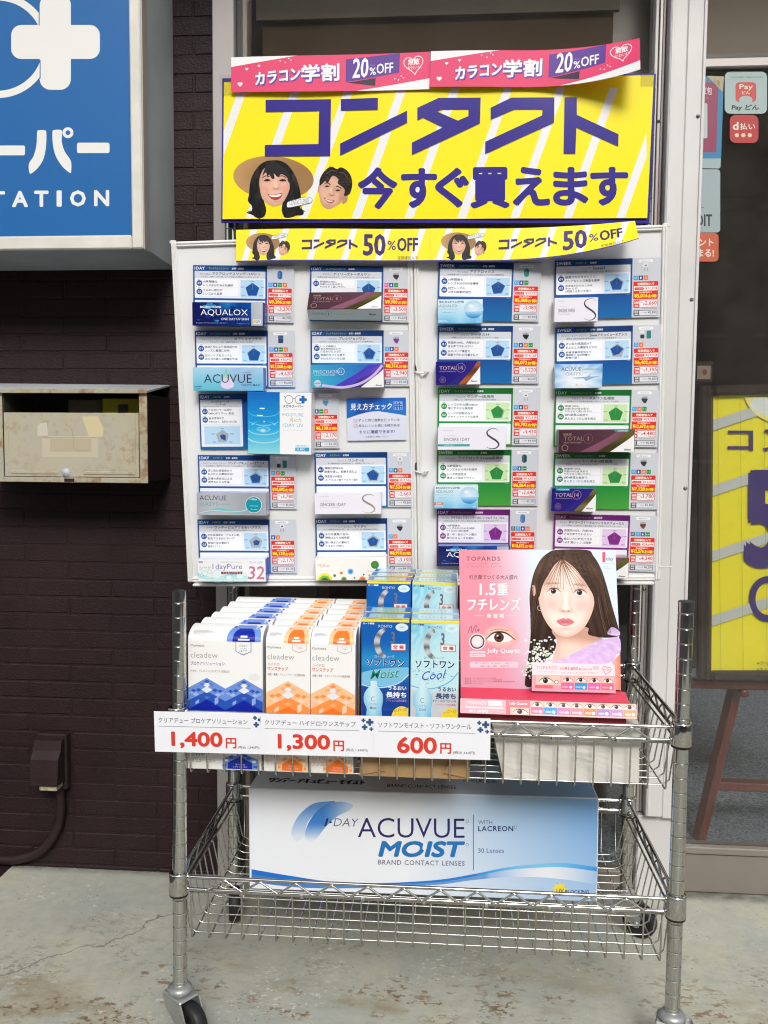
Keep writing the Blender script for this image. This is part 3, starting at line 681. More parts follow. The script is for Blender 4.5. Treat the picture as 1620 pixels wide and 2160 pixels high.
# ================================================================ the trolley
zi = lambda i: 0.10+0.0254*(27.35-i)
WX, DY = 0.867, 0.41
CART = thing('wire_trolley', 'chrome wire shelving trolley on black casters with two basket shelves', 'trolley', (WX/2, DY/2, 0))
def post(x, y, top, lean=0.0):
    B = MB(); R_, g = .0127, .0007; z0 = .097; pr = [(0, z0), (R_-.002, z0), (R_, z0+.002)]; z = z0+.006
    while z < top-.008:
        pr += [(R_, z), (R_-g, z+.0006), (R_-g, z+.0012), (R_, z+.0026)]; z += .0254
    pr += [(R_, top-.003), (R_+.0004, top-.003), (R_+.0004, top-.001)]
    sk = Matrix.Translation((x, y, 0)); sk[0][2] = lean
    B.lathe(pr, 'chrome', 20, tf=sk, sharp=True)
    B.lathe([(R_+.0004, top-.001), (R_-.002, top), (0, top)], 'rubber', 20, tf=sk)
    return part('post', CART, B)
PX = {(0, 0): (0, 0), (1, 0): (WX, 0), (0, 1): (-.0047, DY), (1, 1): (.8717, DY)}
post(0, 0, .8105, .0062); post(WX, 0, .8105); post(-.0047, DY, 1.80); post(.8717, DY, 1.80)
def zig(B, p0, p1, amp, per, r):
    p0, p1 = Vector(p0), Vector(p1); L_ = (p1-p0).length; n = int(L_/per); d = (p1-p0)/L_
    pts = []
    st = L_/2-n*per/2
    for i in range(2*n+1):
        c = p0+d*(st+i*per/2); h = amp if i % 2 else -amp
        pts += [c-d*per*.04+Vector((0, 0, h*.93)), c+Vector((0, 0, h)), c+d*per*.04+Vector((0, 0, h*.93))]
    B.tube(pts, r, 'chrome', 6)
def shelf(zt, zf):
    # zt: height of the upper rim rod, zf: height of the basket floor
    S = MB(); z1, z2 = zt-.0225, zt-.0275
    segs = [((.016, 0), (WX-.016, 0)), ((.012, DY), (WX-.012, DY)), ((-.003, .016), (-.005, DY-.016)), ((WX+.003, .016), (WX+.005, DY-.016))]
    for k, ((xa, ya), (xb, yb)) in enumerate(segs):
        S.tube([(xa, ya, zt), (xb, yb, zt)], .0034, 'chrome', 8); S.tube([(xa, ya, z1), (xb, yb, z1)], .0032, 'chrome', 8)
        if k < 2: zig(S, (xa+.012, ya-.004 if k == 0 else ya+.004, zt-.0115), (xb-.012, yb-.004 if k == 0 else yb+.004, zt-.0115), .0095, .0636, .0021)
        else: zig(S, (xa, ya+.012, zt-.0115), (xb, yb-.012, zt-.0115), .0095, .0636, .0021)
        if k == 0:
            for i in range(7): S.box(.11+i*.108, -.0045, z2-.0015, .117+i*.108, .001, z1+.001, 'chrome', r=.001)
        for (x, y) in ((xa, ya), (xb, yb)):
            for zz in (zt, z1): S.lathe([(0, .006), (.004, .005), (.0056, .001), (.0056, -.004), (0, -.006)], 'chrome', 10, tf=Matrix.Translation((x, y, zz)))
    sh = part('shelf', CART, S)
    def sub(name, B): 
        o = B.build(name); o.parent = sh; o.matrix_parent_inverse = CART.matrix_world.inverted()
        o.matrix_parent_inverse = (sh.matrix_world if False else Matrix.Identity(4)); return o
    G = MB(); r = .00155
    G.tube([(.014, .002, z2), (WX-.014, .002, z2), (WX-.004, .02, z2), (WX-.004, DY-.02, z2), (WX-.014, DY-.002, z2), (.014, DY-.002, z2), (.004, DY-.02, z2), (.004, .02, z2)], .002, 'wire', 6, closed=True)
    for i in range(28):
        x = .0215+i*.0305
        G.tube([(x, .002, z2), (x, .0045, zf+.007), (x, .0065, zf+.002), (x, .011, zf), (x, DY-.014, zf), (x, DY-.008, zf+.003), (x, DY-.003, z2)], r, 'wire', 5)
    for j in range(13):
        y = .021+j*.0306
        e = .012+.014*min(1, j/6)
        G.tube([(.004, y, z2), (.006+e*.55, y, zf+.012), (.010+e, y, zf+.0038), (.02+e, y, zf+.003), (WX-.02-e, y, zf+.003), (WX-.010-e, y, zf+.0038), (WX-.006-e*.55, y, zf+.012), (WX-.004, y, z2)], r*.9, 'wire', 5)
    sub('basket', G)
    for (x, y) in PX.values():
        C_ = MB(); ct, cb = zt+.009, zt-.033
        C_.lathe([(.0131, ct), (.0165, ct), (.0172, ct-.002), (.0178, cb+.004), (.0172, cb+.003), (.0134, cb+.003)], 'chrome', 20, tf=Matrix.Translation((x, y, 0)))
        C_.lathe([(.0175, cb+.0034), (.0168, cb-.0005), (.0132, cb-.0015)], 'rubber', 20, tf=Matrix.Translation((x, y, 0)))
        sub('collar', C_)
    return sh
shelf(.5955, .484); shelf(.2955, .179)
def caster(x, y, a):
    tf = Matrix.Translation((x, y, 0)) @ Matrix.Rotation(a, 4, 'Z')
    F_ = MB()
    F_.lathe([(.008, .1035), (.0105, .0985), (.0105, .096), (.014, .0955), (.0195, .0928), (.0222, .0888), (.0228, .0845), (.021, .0825), (.019, .0815)], 'cast', 22, tf=tf)
    # fork: crown and two cheeks
    F_.box(-.026, -.021, .076, .030, .021, .0818, 'cast', r=.004, tf=tf)
    for s_ in (-1, 1):
        V = []
        prof = [(-.024, .078), (.030, .078), (.044, .050), (.040, .030), (.030, .028), (-.014, .056)]
        for yy in (s_*.0185, s_*.0212): V += [tf @ Vector((px_, yy, pz)) for px_, pz in prof]
        k = len(prof); o_ = tuple(range(k)); i_ = tuple(range(k, 2*k))
        F_.mesh(V, [o_ if s_ > 0 else o_[::-1], i_[::-1] if s_ > 0 else i_]+[(i, (i+1) % k, k+(i+1) % k, k+i) for i in range(k)], 'cast')
    c = part('caster', CART, F_)
    W_ = MB(); wt = tf @ Matrix.Translation((.034, 0, .0376)) @ Matrix.Rotation(math.pi/2, 4, 'X')
    W_.lathe([(0, -.012), (.012, -.013), (.022, -.0105), (.024, -.0125), (.033, -.0125), (.0368, -.008), (.0374, 0), (.0368, .008), (.033, .0125), (.024, .0125), (.022, .0105), (.012, .013), (0, .012)], 'rubber', 30, tf=wt)
    W_.lathe([(0, -.0235), (.0055, -.0235), (.006, -.021), (.006, .021), (.0055, .0235), (0, .0235)], 'cast', 12, tf=wt)
    o = W_.build('wheel'); o.parent = c
caster(0, 0, math.radians(-38)); caster(WX, 0, math.radians(-20)); caster(-.0047, DY, math.radians(-75)); caster(.8717, DY, math.radians(-35))

# ================================================================ two whiteboards tied to the rear posts
BP = Plane((-0.0915, 0.36, 0.766), (1.005, 0, 0.0235), (-0.003, -0.04, 0.7137))
def whiteboard(label, x0, x1, y0, y1):
    T = thing('whiteboard', label, 'whiteboard', group='whiteboards behind the trolley', frame=BP.frame(x0, y0, 0))
    w_, h_ = x1-x0, y1-y0; t = .012
    B = MB(); B.box(t*.5, t*.5, -.012, w_-t*.5, h_-t*.5, -.004, 'board'); B.build('panel', T, BP.frame(x0, y0))
    B = MB()
    for a in ((0, 0, t, h_), (w_-t, 0, w_, h_), (t, 0, w_-t, t), (t, h_-t, w_-t, h_)):
        vert_ = a[3]-a[1] > a[2]-a[0]
        B.box(a[0], a[1], -.016, a[2], a[3], -.0005, 'frame_white', r=.002)
        if vert_:
            for f0, f1 in ((.1, .38), (.52, .8)): B.box(a[0]+t*f0, a[1]+.002, -.003, a[0]+t*f1, a[3]-.002, .0018, 'frame_white', r=.001)
        else:
            for f0, f1 in ((.1, .38), (.52, .8)): B.box(a[0], a[1]+t*f0, -.003, a[2], a[1]+t*f1, .0018, 'frame_white', r=.001)
    B.build('frame', T, BP.frame(x0, y0))
    B = MB(); B.box(w_*.03, -.006, -.012, w_*.97, -.0005, .014, 'frame_white', r=.0015); B.build('lip', T, BP.frame(x0, y0))
    for cx in (.004, w_-.004):
        B = MB(); B.box(cx-.007, h_-.005, -.012, cx+.007, h_+.003, -.001, 'plastic_white', r=.002); B.build('corner_cap', T, BP.frame(x0, y0))
    return T
whiteboard('whiteboard in a white frame, left one of the pair above the trolley', 0.0, .4995, 0.0, .717)
whiteboard('whiteboard in a white frame, right one of the pair above the trolley', .5005, 1.005, 0.0, .717)
def tie(y, label):
    a, b = BP.px(889, y); B = MB()
    B.tube(smooth([(-.011, .001, .003), (0, -.0015, .0045), (.011, .001, .003), (.013, .001, -.008), (0, .001, -.018), (-.013, .001, -.008)], 4), .0017, 'plastic_white', 6, closed=True)
    B.box(.006, -.002, .003, .012, .004, .0075, 'plastic_white', r=.001)
    B.tube([(-.011, .004, .001), (-.012, .012, .0), (-.011, .019, -.003)], .0017, 'rubber', 6)
    tag(B.build('zip_tie', frame=BP.frame(a, b, .001)), label, 'zip tie', 'zip ties joining the whiteboards')
tie(786, 'white zip tie round the joint of the whiteboards, upper one'); tie(995, 'white zip tie round the joint of the whiteboards, lower one')
a, b = BP.px(1394, 1196); B = MB(); B.tube([(-.004, 0, .002), (.014, .0005, .002), (.021, .0008, .002)], .0012, 'plastic_white', 6); B.box(.016, -.0012, .0005, .022, .0026, .0042, 'plastic_white', r=.001)
tag(B.build('zip_tie', frame=BP.frame(a, b, 0)), 'white zip tie end sticking out from the right edge of the whiteboards', 'zip tie')

# ================================================================ printed people
def woman(A, L=6):
    hat, skin, hair = (186, 148, 100), (222, 170, 146), (40, 40, 42)
    A.gpoly([(655+402*math.cos(i*.131), 268+218*math.sin(i*.131)+.05*402*math.cos(i*.131)) for i in range(48)], lambda x, y: lerp(lerp((200, 158, 106), (160, 122, 80), min(1, max(0, (x-300)/760))), (138, 102, 66), .6*G(x, y, 660, 250, 290, 150)+.12*noise.noise(Vector((x*.02, y*.09, 0)))), L, 16, 14); A.ring(655, 272, 380, 3, (160, 120, 76), L+.3, 40, 20, 160, 196)
    hp = smooth([(660, 92), (575, 104), (505, 155), (450, 235), (420, 330), (412, 430), (400, 500), (438, 548), (436, 600), (396, 622), (446, 642), (484, 668), (520, 676), (566, 652), (583, 590), (562, 505), (545, 430), (660, 480), (780, 430), (748, 520), (738, 590), (752, 640), (776, 668), (836, 664), (884, 646), (944, 640), (958, 604), (922, 560), (930, 450), (905, 330), (862, 222), (792, 132), (725, 98)], 4)
    A.gpoly(hp, lambda x, y: lerp((30, 29, 31), (84, 76, 74), max(0, strand(x-655, y, .05, .012))*1.1*(1 if y < 480 else .6)), L+1, 18, 18)
    for pts in ([(925, 540), (945, 590), (975, 604)], [(905, 590), (935, 625), (960, 628)], [(430, 600), (405, 610), (388, 622)], [(500, 660), (522, 684)]): A.stroke(smooth(pts, 4, False), [7]*8+[2] if len(pts) == 3 else 4, hair, L+1)
    fp = smooth([(600, 150), (545, 200), (516, 290), (520, 380), (542, 470), (588, 522), (648, 552), (700, 548), (748, 518), (790, 450), (816, 380), (815, 318), (792, 258), (722, 205), (655, 165)], 5)
    A.gpoly(fp, lambda x, y: blend((236, 190, 166), [(min(1, max(0, math.hypot((x-665)/165, (y-350)/215)-.62)*1.5), (190, 134, 110)), (.55*G(x, y, 590, 290, 52, 30), (190, 130, 108)), (.55*G(x, y, 750, 286, 52, 30), (190, 130, 108)), (.5*G(x, y, 570, 375, 46, 32), (232, 150, 132)), (.5*G(x, y, 765, 372, 46, 32), (232, 150, 132)),
        (.55*G(x, y, 678, 335, 16, 44), (250, 216, 196)), (.5*G(x, y, 682, 384, 34, 10), (176, 116, 96)), (.45*G(x, y, 712, 340, 14, 36), (204, 150, 126)), (.4*G(x, y, 590, 430, 20, 40), (200, 142, 120)), (.4*G(x, y, 765, 425, 18, 40), (200, 142, 120)), (.4*G(x, y, 680, 506, 50, 12), (196, 138, 116)), (.35*G(x, y, 640, 200, 90, 40), (206, 156, 132))]), L+2, 18, 18)
    A.poly(smooth([(592, 138), (560, 200), (548, 250), (580, 215), (600, 270), (612, 235), (640, 278), (668, 272), (660, 225), (700, 262), (735, 232), (790, 262), (800, 300), (830, 330), (800, 210), (735, 150), (660, 118)], 3), (46, 44, 46), L+3)
    A.stroke(smooth([(545, 268), (580, 250), (618, 258)], 4, False), 9, (78, 56, 48), L+3.3); A.stroke(smooth([(700, 258), (745, 248), (785, 268)], 4, False), 9, (78, 56, 48), L+3.3)
    for x0, x1 in ((560, 626), (712, 786)):
        A.poly(smooth([(x0, 298), ((x0+x1)/2, 280), (x1, 296), ((x0+x1)/2, 304)], 4), (52, 36, 34), L+3.4)
    A.stroke(smooth([(650, 365), (668, 380), (700, 378), (712, 362)], 4, False), 5, (178, 116, 96), L+3.4)
    A.poly(smooth([(598, 434), (640, 440), (690, 432), (744, 420), (728, 470), (680, 492), (632, 478)], 4), (176, 70, 70), L+3.5); A.poly(smooth([(610, 440), (670, 442), (736, 428), (716, 454), (668, 462), (626, 456)], 4), (240, 234, 228), L+3.8)
def man(A, L=6):
    A.poly(smooth([(1112, 330), (1100, 400), (1122, 420), (1130, 340)], 4), (200, 148, 122), L); A.poly(smooth([(1362, 440), (1398, 438), (1392, 500), (1345, 526)], 4), (196, 140, 112), L)
    fp = smooth([(1140, 290), (1116, 350), (1112, 430), (1130, 520), (1168, 564), (1212, 580), (1268, 556), (1330, 515), (1366, 440), (1385, 370), (1340, 270), (1240, 235)], 5)
    A.gpoly(fp, lambda x, y: blend((228, 180, 154), [(min(1, max(0, math.hypot((x-1225)/150, (y-400)/200)-.6)*1.5), (172, 118, 94)), (.5*G(x, y, 1192, 345, 40, 22), (176, 122, 100)), (.5*G(x, y, 1302, 385, 40, 24), (176, 122, 100)), (.5*G(x, y, 1236, 390, 14, 40), (246, 208, 186)), (.5*G(x, y, 1262, 400, 14, 40), (190, 136, 112)), (.5*G(x, y, 1235, 444, 30, 10), (168, 114, 92)), (.35*G(x, y, 1205, 540, 40, 12), (182, 128, 104)), (.4*G(x, y, 1330, 460, 24, 60), (176, 120, 96))]), L+1, 18, 18)
    A.gpoly(smooth([(1115, 322), (1122, 270), (1165, 200), (1230, 152), (1290, 176), (1330, 160), (1390, 190), (1432, 250), (1446, 330), (1428, 410), (1402, 440), (1362, 445), (1368, 380), (1300, 322), (1306, 280), (1262, 246), (1232, 262), (1200, 318), (1172, 300), (1140, 330), (1120, 345)], 4), lambda x, y: lerp((38, 33, 32), (98, 86, 80), max(0, strand(x-1270+(y-200)*.5, y, .05, .03))*1.3), L+2, 16, 14)
    for pts in ([(1180, 230), (1240, 190), (1290, 210)], [(1310, 210), (1360, 220), (1400, 270)]): A.stroke(smooth(pts, 4, False), 6, (96, 84, 78), L+2.3)
    A.stroke(smooth([(1165, 320), (1200, 318), (1225, 335)], 4, False), 10, (70, 50, 42), L+2.4); A.stroke(smooth([(1280, 350), (1310, 355), (1335, 375)], 4, False), 10, (70, 50, 42), L+2.4)
    A.poly(smooth([(1170, 352), (1192, 342), (1216, 352), (1192, 358)], 4), (48, 34, 32), L+2.5); A.poly(smooth([(1276, 392), (1300, 382), (1324, 394), (1300, 400)], 4), (48, 34, 32), L+2.5)
    A.stroke(smooth([(1215, 420), (1232, 440), (1262, 438)], 4, False), 6, (150, 98, 78), L+2.5)
    A.poly(smooth([(1158, 462), (1200, 482), (1266, 494), (1240, 520), (1196, 512)], 4), (180, 78, 74), L+2.6); A.poly(smooth([(1172, 474), (1205, 490), (1254, 498), (1228, 508), (1196, 500)], 4), (240, 236, 230), L+2.9)
def bubble(A, L=10):
    P = smooth([(790, 540), (800, 510), (855, 490), (858, 468), (866, 488), (940, 466), (1010, 460), (1042, 480), (1030, 515), (960, 535), (870, 556), (800, 566)], 4)
    A.poly(P, (238, 240, 242), L); A.stroke(P, 4, (70, 78, 90), L+.5, True); A.text('CONTACT LENSES', 818, 494, 1012, 545, (120, 125, 135), L+1, 0.0, 0.2, dy=-22)
z3 = lambda pts: [(1490.4+x*1.0401, y*1.0401) for x, y in pts]
KONTAKUTO = [([(393, 495), (838, 487), (832, 875), (388, 880), (388, 802), (752, 793), (757, 568), (393, 578)], []),
 ([(905, 487), (1158, 478), (1157, 560), (905, 566)], []), ([(1357, 565), (1357, 648), (900, 873), (900, 790)], []),
 ([(1427, 545), (1573, 476), (1859.6, 476), (1854, 652), (1390, 868), (1390, 783), (1599.6, 678), (1467, 612), (1427, 632)], [[(1563, 570), (1594, 556), (1776, 556), (1776, 601), (1704, 632)]]),
 (z3([(420, 525), (555, 460), (838, 458), (835, 625), (383, 830), (385, 748), (757, 577), (760, 538), (575, 538), (420, 605)]), []),
 (z3([(905, 458), (985, 457), (985, 572), (1258, 700), (1256, 780), (982, 655), (975, 828), (898, 828)]), [])]
YEL, IND, WHT = (252, 234, 38), (58, 48, 140), (238, 238, 240)

# ---------------------------------------------------------------- big yellow banner on the rear posts
bn = Plane((-0.0176, 0.378, 1.5337), (0.8906, 0, -0.0122), (0.0038, 0, 0.2961))
T = thing('banner', 'big yellow sale banner with indigo border and lettering above the whiteboards', 'banner', frame=bn.frame())
B = MB(); B.box(0, 0, -.004, .891, .297, -.001, 'gloss', IND, r=.001); B.build('backing', T, bn.frame())
B = MB(); A = Art(B, zoomtf(bn, 440, 60, 3.24), 'gloss', 0.0)
A.poly([(108, 372), (3040, 325), (2995, 1299), (98, 1306)], YEL, 0)
for i in range(9):
    x = 212+i*361
    q = clip([(x, 410), (x+59, 410), (x+59-.357*905, 1315), (x-.357*905, 1315)], 106, 400, 2999 if i < 8 else 2990, 1299)
    if len(q) > 2: A.poly(q, WHT, 1)
for o_, h_ in KONTAKUTO: A.poly(o_, IND, 13, h_)
for ch, x0, y0, x1, y1 in (('今', 1018, 950, 1292, 1238), ('す', 1315, 955, 1562, 1230), ('ぐ', 1547, 951, 1781, 1227), ('買', 1787, 949, 2060, 1233), ('え', 2076, 949, 2333, 1217), ('ま', 2352, 949, 2595, 1215), ('す', 2606, 949, 2866, 1215)):
    A.text(ch, x0, y0, x1, y1, IND, 4, 0.04, res=4)
A = Art(B, zoomtf(bn, 440, 320, 4.765), 'gloss', 0.0); woman(A, 3); man(A, 3); bubble(A, 9)
B.build('poster', T, bn.frame(), bend=lambda p: Vector((p.x, p.y, p.z+.0022+.0012*math.sin(p.x*9+1)+.0008*math.sin(p.x*23))), cuts=[.891*i/70 for i in range(1, 70)])
B = MB(); B.box(.86, .27, .0055, .893, .300, .006, 'glass', r=.0003); B.build('clear_tape', T, bn.frame()); B = MB(); B.box(-.003, .26, .0055, .022, .300, .006, 'glass', r=.0003); B.build('clear_tape', T, bn.frame())

# ---------------------------------------------------------------- pink paper strips along its top
def pink(A):
    PK, PU = (226, 66, 112), (92, 54, 148)
    A.poly([(155, 200), (1518, 155), (1515, 400), (152, 432)], PK, 0)
    A.poly([(155, 200), (615, 185), (155, 264)], WHT, 1); A.poly([(1516, 328), (1515, 400), (1020, 411)], WHT, 1)
    A.poly([(945, 205), (1313, 162), (1308, 290), (945, 355)], PU, 1); A.poly([(952, 358), (1148, 325), (1145, 378)], (50, 36, 60), 1.5)
    for dx, dy, bo, c, L in ((5, 9, .075, (84, 60, 160), 2), (0, 0, .04, (240, 240, 242), 3)):
        A.text('カラコン', 322+dx, 300+dy, 636+dx, 386+dy, c, L, bo, dy=-42); A.text('学割', 640+dx, 244+dy, 902+dx, 362+dy, c, L, bo*.8, dy=-16)
    A.text('20', 988, 198, 1100, 330, WHT, 3, 0.02, .1, dy=-8); A.text('%', 1106, 256, 1150, 306, WHT, 3, .02); A.text('OFF', 1154, 232, 1268, 300, WHT, 3, .02, dy=-10); A.text('MAX', 1110, 238, 1146, 248, (150, 120, 190), 3)
    A.heart(216, 378, 18, WHT, 2); A.heart(264, 277, 11, WHT, 2); A.heart(350, 256, 10, WHT, 2)
    for x, y in ((497, 222), (532, 232), (556, 205), (571, 216), (1278, 330), (1303, 337), (1322, 312), (1338, 324)): A.oval(x, y, 4.5, 4.5, WHT, 2, n=10)
    A.heart(1406, 236, 66, WHT, 2, 5, -8); A.text('無敵', 1368, 200, 1446, 244, WHT, 2, .02, dy=-6); A.text('かわいい', 1366, 248, 1454, 274, WHT, 2, dy=-8)
def strip(name, label, cat, group, Y, o_px, u_px, fn, tf, bend=None, n=72, Lw=.45):
    pl0 = wallplane(Y); a = Vector(pl0.at(*pl0.px(*o_px))); b = Vector(pl0.at(*pl0.px(*u_px))); pl = Plane(a, b-a, (0, 0, 1))
    B = MB(); A = Art(B, tf, 'paper', 0.0); fn(A)
    return tag(B.build(name, frame=pl.frame(), bend=bend, cuts=[Lw*i/n for i in range(1, n)]), label, cat, group)
k = .4125/1363
ptf = lambda x, y: ((x-155)*k, -(y-(200-45*(x-155)/1363))*k)
def bend_l(p):
    return Vector((p.x, p.y-.0015*math.sin(p.x*9), p.z+.004*math.sin(p.x*11+.5)))
def bend_r(p):
    t = max(0, (p.x-.17)/.24); a = math.radians(20)*t*t
    return Vector((p.x-.004*t*t, p.y*math.cos(a)+.003*t*t, p.z+.044*t*t-p.y*math.sin(a)+.003*math.sin(p.x*14)))
strip('paper_strip', 'pink discount strip with white hearts, taped flat over the banner top, left one', 'paper strip', 'pink strips on the banner', .368, (488, 122), (908, 108), pink, ptf, bend_l)
strip('paper_strip', 'pink discount strip with white hearts whose right end curls forward off the banner', 'paper strip', 'pink strips on the banner', .3675, (909, 108), (1300, 106), pink, ptf, bend_r)

# ---------------------------------------------------------------- yellow paper strips over the whiteboards' top edge
def yellow(A):
    A.rect(187, 1372, 1527, 1590, IND, 0); A.rect(187, 1372, 1527, 1581, YEL, .5)
    for x in (292, 515, 746, 983, 1214, 1448):
        q = clip([(x, 1372), (x+44, 1372), (x-25, 1581), (x-69, 1581)], 187, 1372, 1527, 1581); A.poly(q, WHT, 1)
    for o_, h_ in KONTAKUTO:
        f = lambda p: (645+(p[0]-388)*383/2411, 1445+(p[1]-476)*65/404); A.poly([f(p) for p in o_], (56, 36, 96), 11, [[f(p) for p in h] for h in h_])
    A.text('50', 1064, 1405, 1220, 1552, (58, 36, 104), 3, .035); A.text('%', 1232, 1450, 1290, 1512, (58, 36, 104), 3, .01); A.text('OFF', 1298, 1430, 1440, 1522, (58, 36, 104), 3, .03); A.text('定期便加入で', 1302, 1553, 1440, 1578, (90, 84, 40), 3)
    tf0 = A.tf
    s_ = .2935
    A.tf = lambda x, y: tf0(375+(x-655)*s_, 1462+(y-268)*s_); woman(A, 2)
    A.tf = lambda x, y: tf0(521+(x-1260)*.232, 1503+(y-370)*.232); man(A, 3)
    A.tf = lambda x, y: tf0(490+(x-915)*.44, 1422+(y-510)*.36); bubble(A, 8); A.tf = tf0
k2 = .396/1340
ytf = lambda x, y: ((x-187)*k2, -(y-1372)*k2)
def bend_y0(p): return Vector((p.x, p.y+.001*math.sin(p.x*12), p.z+.002*math.sin(p.x*15)))
def bend_y(p):
    t = max(0, (p.x-.11)/.30); a = math.radians(50)*t**1.5
    return Vector((p.x, p.y*math.cos(a)+.011*t*t, p.z-p.y*math.sin(a)*.9+.02*t*t))
strip('paper_strip', 'yellow half-price strip hanging flat over the whiteboard top, left one', 'paper strip', 'yellow strips over the whiteboards', .306, (498, 485), (908, 481), yellow, ytf, bend_y0)
strip('paper_strip', 'yellow half-price strip with its lower right edge curling up off the whiteboard', 'paper strip', 'yellow strips over the whiteboards', .3055, (909, 482), (1330, 482), yellow, ytf, bend_y)

# ================================================================ information cards on the whiteboards
THEME = {'b': ((22, 80, 152), (10, 50, 106), (184, 220, 246), (28, 82, 156), (20, 108, 172)),
         'g': ((30, 140, 58), (12, 96, 40), (206, 232, 180), (44, 140, 64), (72, 160, 62)),
         'p': ((124, 40, 130), (92, 22, 98), (226, 206, 236), (128, 44, 134), (124, 40, 130))}
ICO = {'c': (64, 160, 224), 'd': (22, 74, 150), 'e': (40, 150, 60), 'o': (240, 112, 50), 'k': (228, 84, 150), 'y': (96, 104, 112)}
DK, RD = (38, 40, 62), (226, 50, 42)
def price_panel(A, x0, icons, brand, lens, pr):
    A.rect(x0, 0, x0+340, 730, (204, 208, 216), 0)
    A.rrect(x0+70, 20, x0+245, 56, 14, (240, 240, 242), 1); A.text(brand, x0+105, 32, x0+210, 45, (60, 62, 70), 2)
    kind, c = lens
    if kind == 'pill': A.rrect(x0+130, 62, x0+192, 170, 30, c, 1); A.rrect(x0+136, 70, x0+160, 160, 12, lerp(c, (255, 255, 255), .15), 2)
    elif kind == 'sq': A.rect(x0+130, 62, x0+194, 160, c, 1); A.rect(x0+136, 75, x0+188, 110, lerp(c, (255, 255, 255), .15), 2)
    elif kind == 'cup': A.poly(smooth([(x0+128, 90), (x0+190, 84), (x0+196, 120), (x0+180, 160), (x0+150, 160), (x0+124, 120)], 3), (170, 172, 176), 1); A.poly(smooth([(x0+124, 112), (x0+196, 112), (x0+188, 145), (x0+168, 172), (x0+138, 150)], 3), c, 2)
    elif kind == 'two': A.rect(x0+86, 66, x0+140, 100, (225, 225, 228), 1); A.rrect(x0+90, 116, x0+140, 165, 10, (60, 58, 80), 1); A.rrect(x0+165, 70, x0+220, 168, 12, (50, 130, 124), 1)
    else: A.rrect(x0+128, 66, x0+190, 110, 10, (232, 232, 235), 1); A.oval(x0+160, 92, 16, 10, c, 2); A.text('1:1', x0+140, 125, x0+182, 165, c, 2)
    for i, ch in enumerate(icons):
        X = x0+15+i*61; A.rect(X, 215, X+53, 270, ICO[ch], 1); 
        if ch == 'd': A.poly([(X+26, 224), (X+38, 246), (X+26, 262), (X+14, 246)], (240, 244, 250), 2)
        elif ch == 'e': A.rect(X+6, 240, X+22, 246, (220, 240, 220), 2); A.rect(X+30, 240, X+46, 246, (220, 240, 220), 2)
        elif ch == 'o': A.stroke([(X+12, 254), (X+30, 240), (X+42, 230)], 6, (250, 220, 200), 2); A.stroke([(X+16, 232), (X+40, 258)], 5, (250, 220, 200), 2)
        else: A.ring(X+26, 240, 12, 4, (220, 238, 250), 2, 12)
    A.rrect(x0+15, 288, x0+312, 505, 10, RD, 1); A.text('定期便加入で', x0+62, 302, x0+265, 336, (255, 238, 215), 2, .04)
    A.rect(x0+22, 346, x0+306, 402, (246, 240, 240), 2); A.rrect(x0+28, 360, x0+142, 392, 14, RD, 3); A.text('6ヶ月分', x0+44, 366, x0+128, 386, (250, 225, 220), 4)
    A.text('¥'+pr[0], x0+158, 358, x0+300, 394, (222, 58, 50), 3, .012)
    A.text('税込通常価格より', x0+85, 412, x0+240, 432, (255, 225, 215), 2, .03)
    A.text('¥'+pr[1], x0+26, 438, x0+188, 494, (255, 226, 60), 3, .05); A.text('お得!', x0+192, 448, x0+304, 492, (255, 226, 60), 3, .04)
    A.rrect(x0+20, 516, x0+308, 612, 12, (222, 60, 52), 1); A.rect(x0+90, 522, x0+302, 606, (240, 240, 242), 2)
    A.text('定期便', x0+28, 532, x0+84, 562, (255, 225, 220), 2, .04); A.text('価格', x0+34, 572, x0+80, 600, (255, 225, 220), 2, .04)
    A.text('税込', x0+98, 536, x0+126, 552, (200, 80, 76), 3); A.text('¥', x0+134, 552, x0+154, 580, (214, 48, 44), 3); A.text(pr[2], x0+158, 530, x0+298, 586, (214, 44, 42), 3, .012); A.text('(税抜価格)', x0+222, 590, x0+290, 602, (214, 80, 76), 3)
    A.rect(x0+120, 621, x0+305, 626, (150, 154, 162), 1)
    A.rrect(x0+22, 642, x0+308, 712, 12, (70, 72, 78), 1); A.rect(x0+90, 648, x0+302, 706, (226, 228, 234), 2); A.text('通常', x0+32, 650, x0+80, 674, (225, 225, 228), 2, .04); A.text('価格', x0+32, 680, x0+80, 704, (225, 225, 228), 2, .04)
    A.text('税込価格', x0+130, 666, x0+186, 678, (90, 92, 98), 3); A.text('¥'+pr[3], x0+196, 655, x0+296, 692, (56, 58, 64), 3, .008)
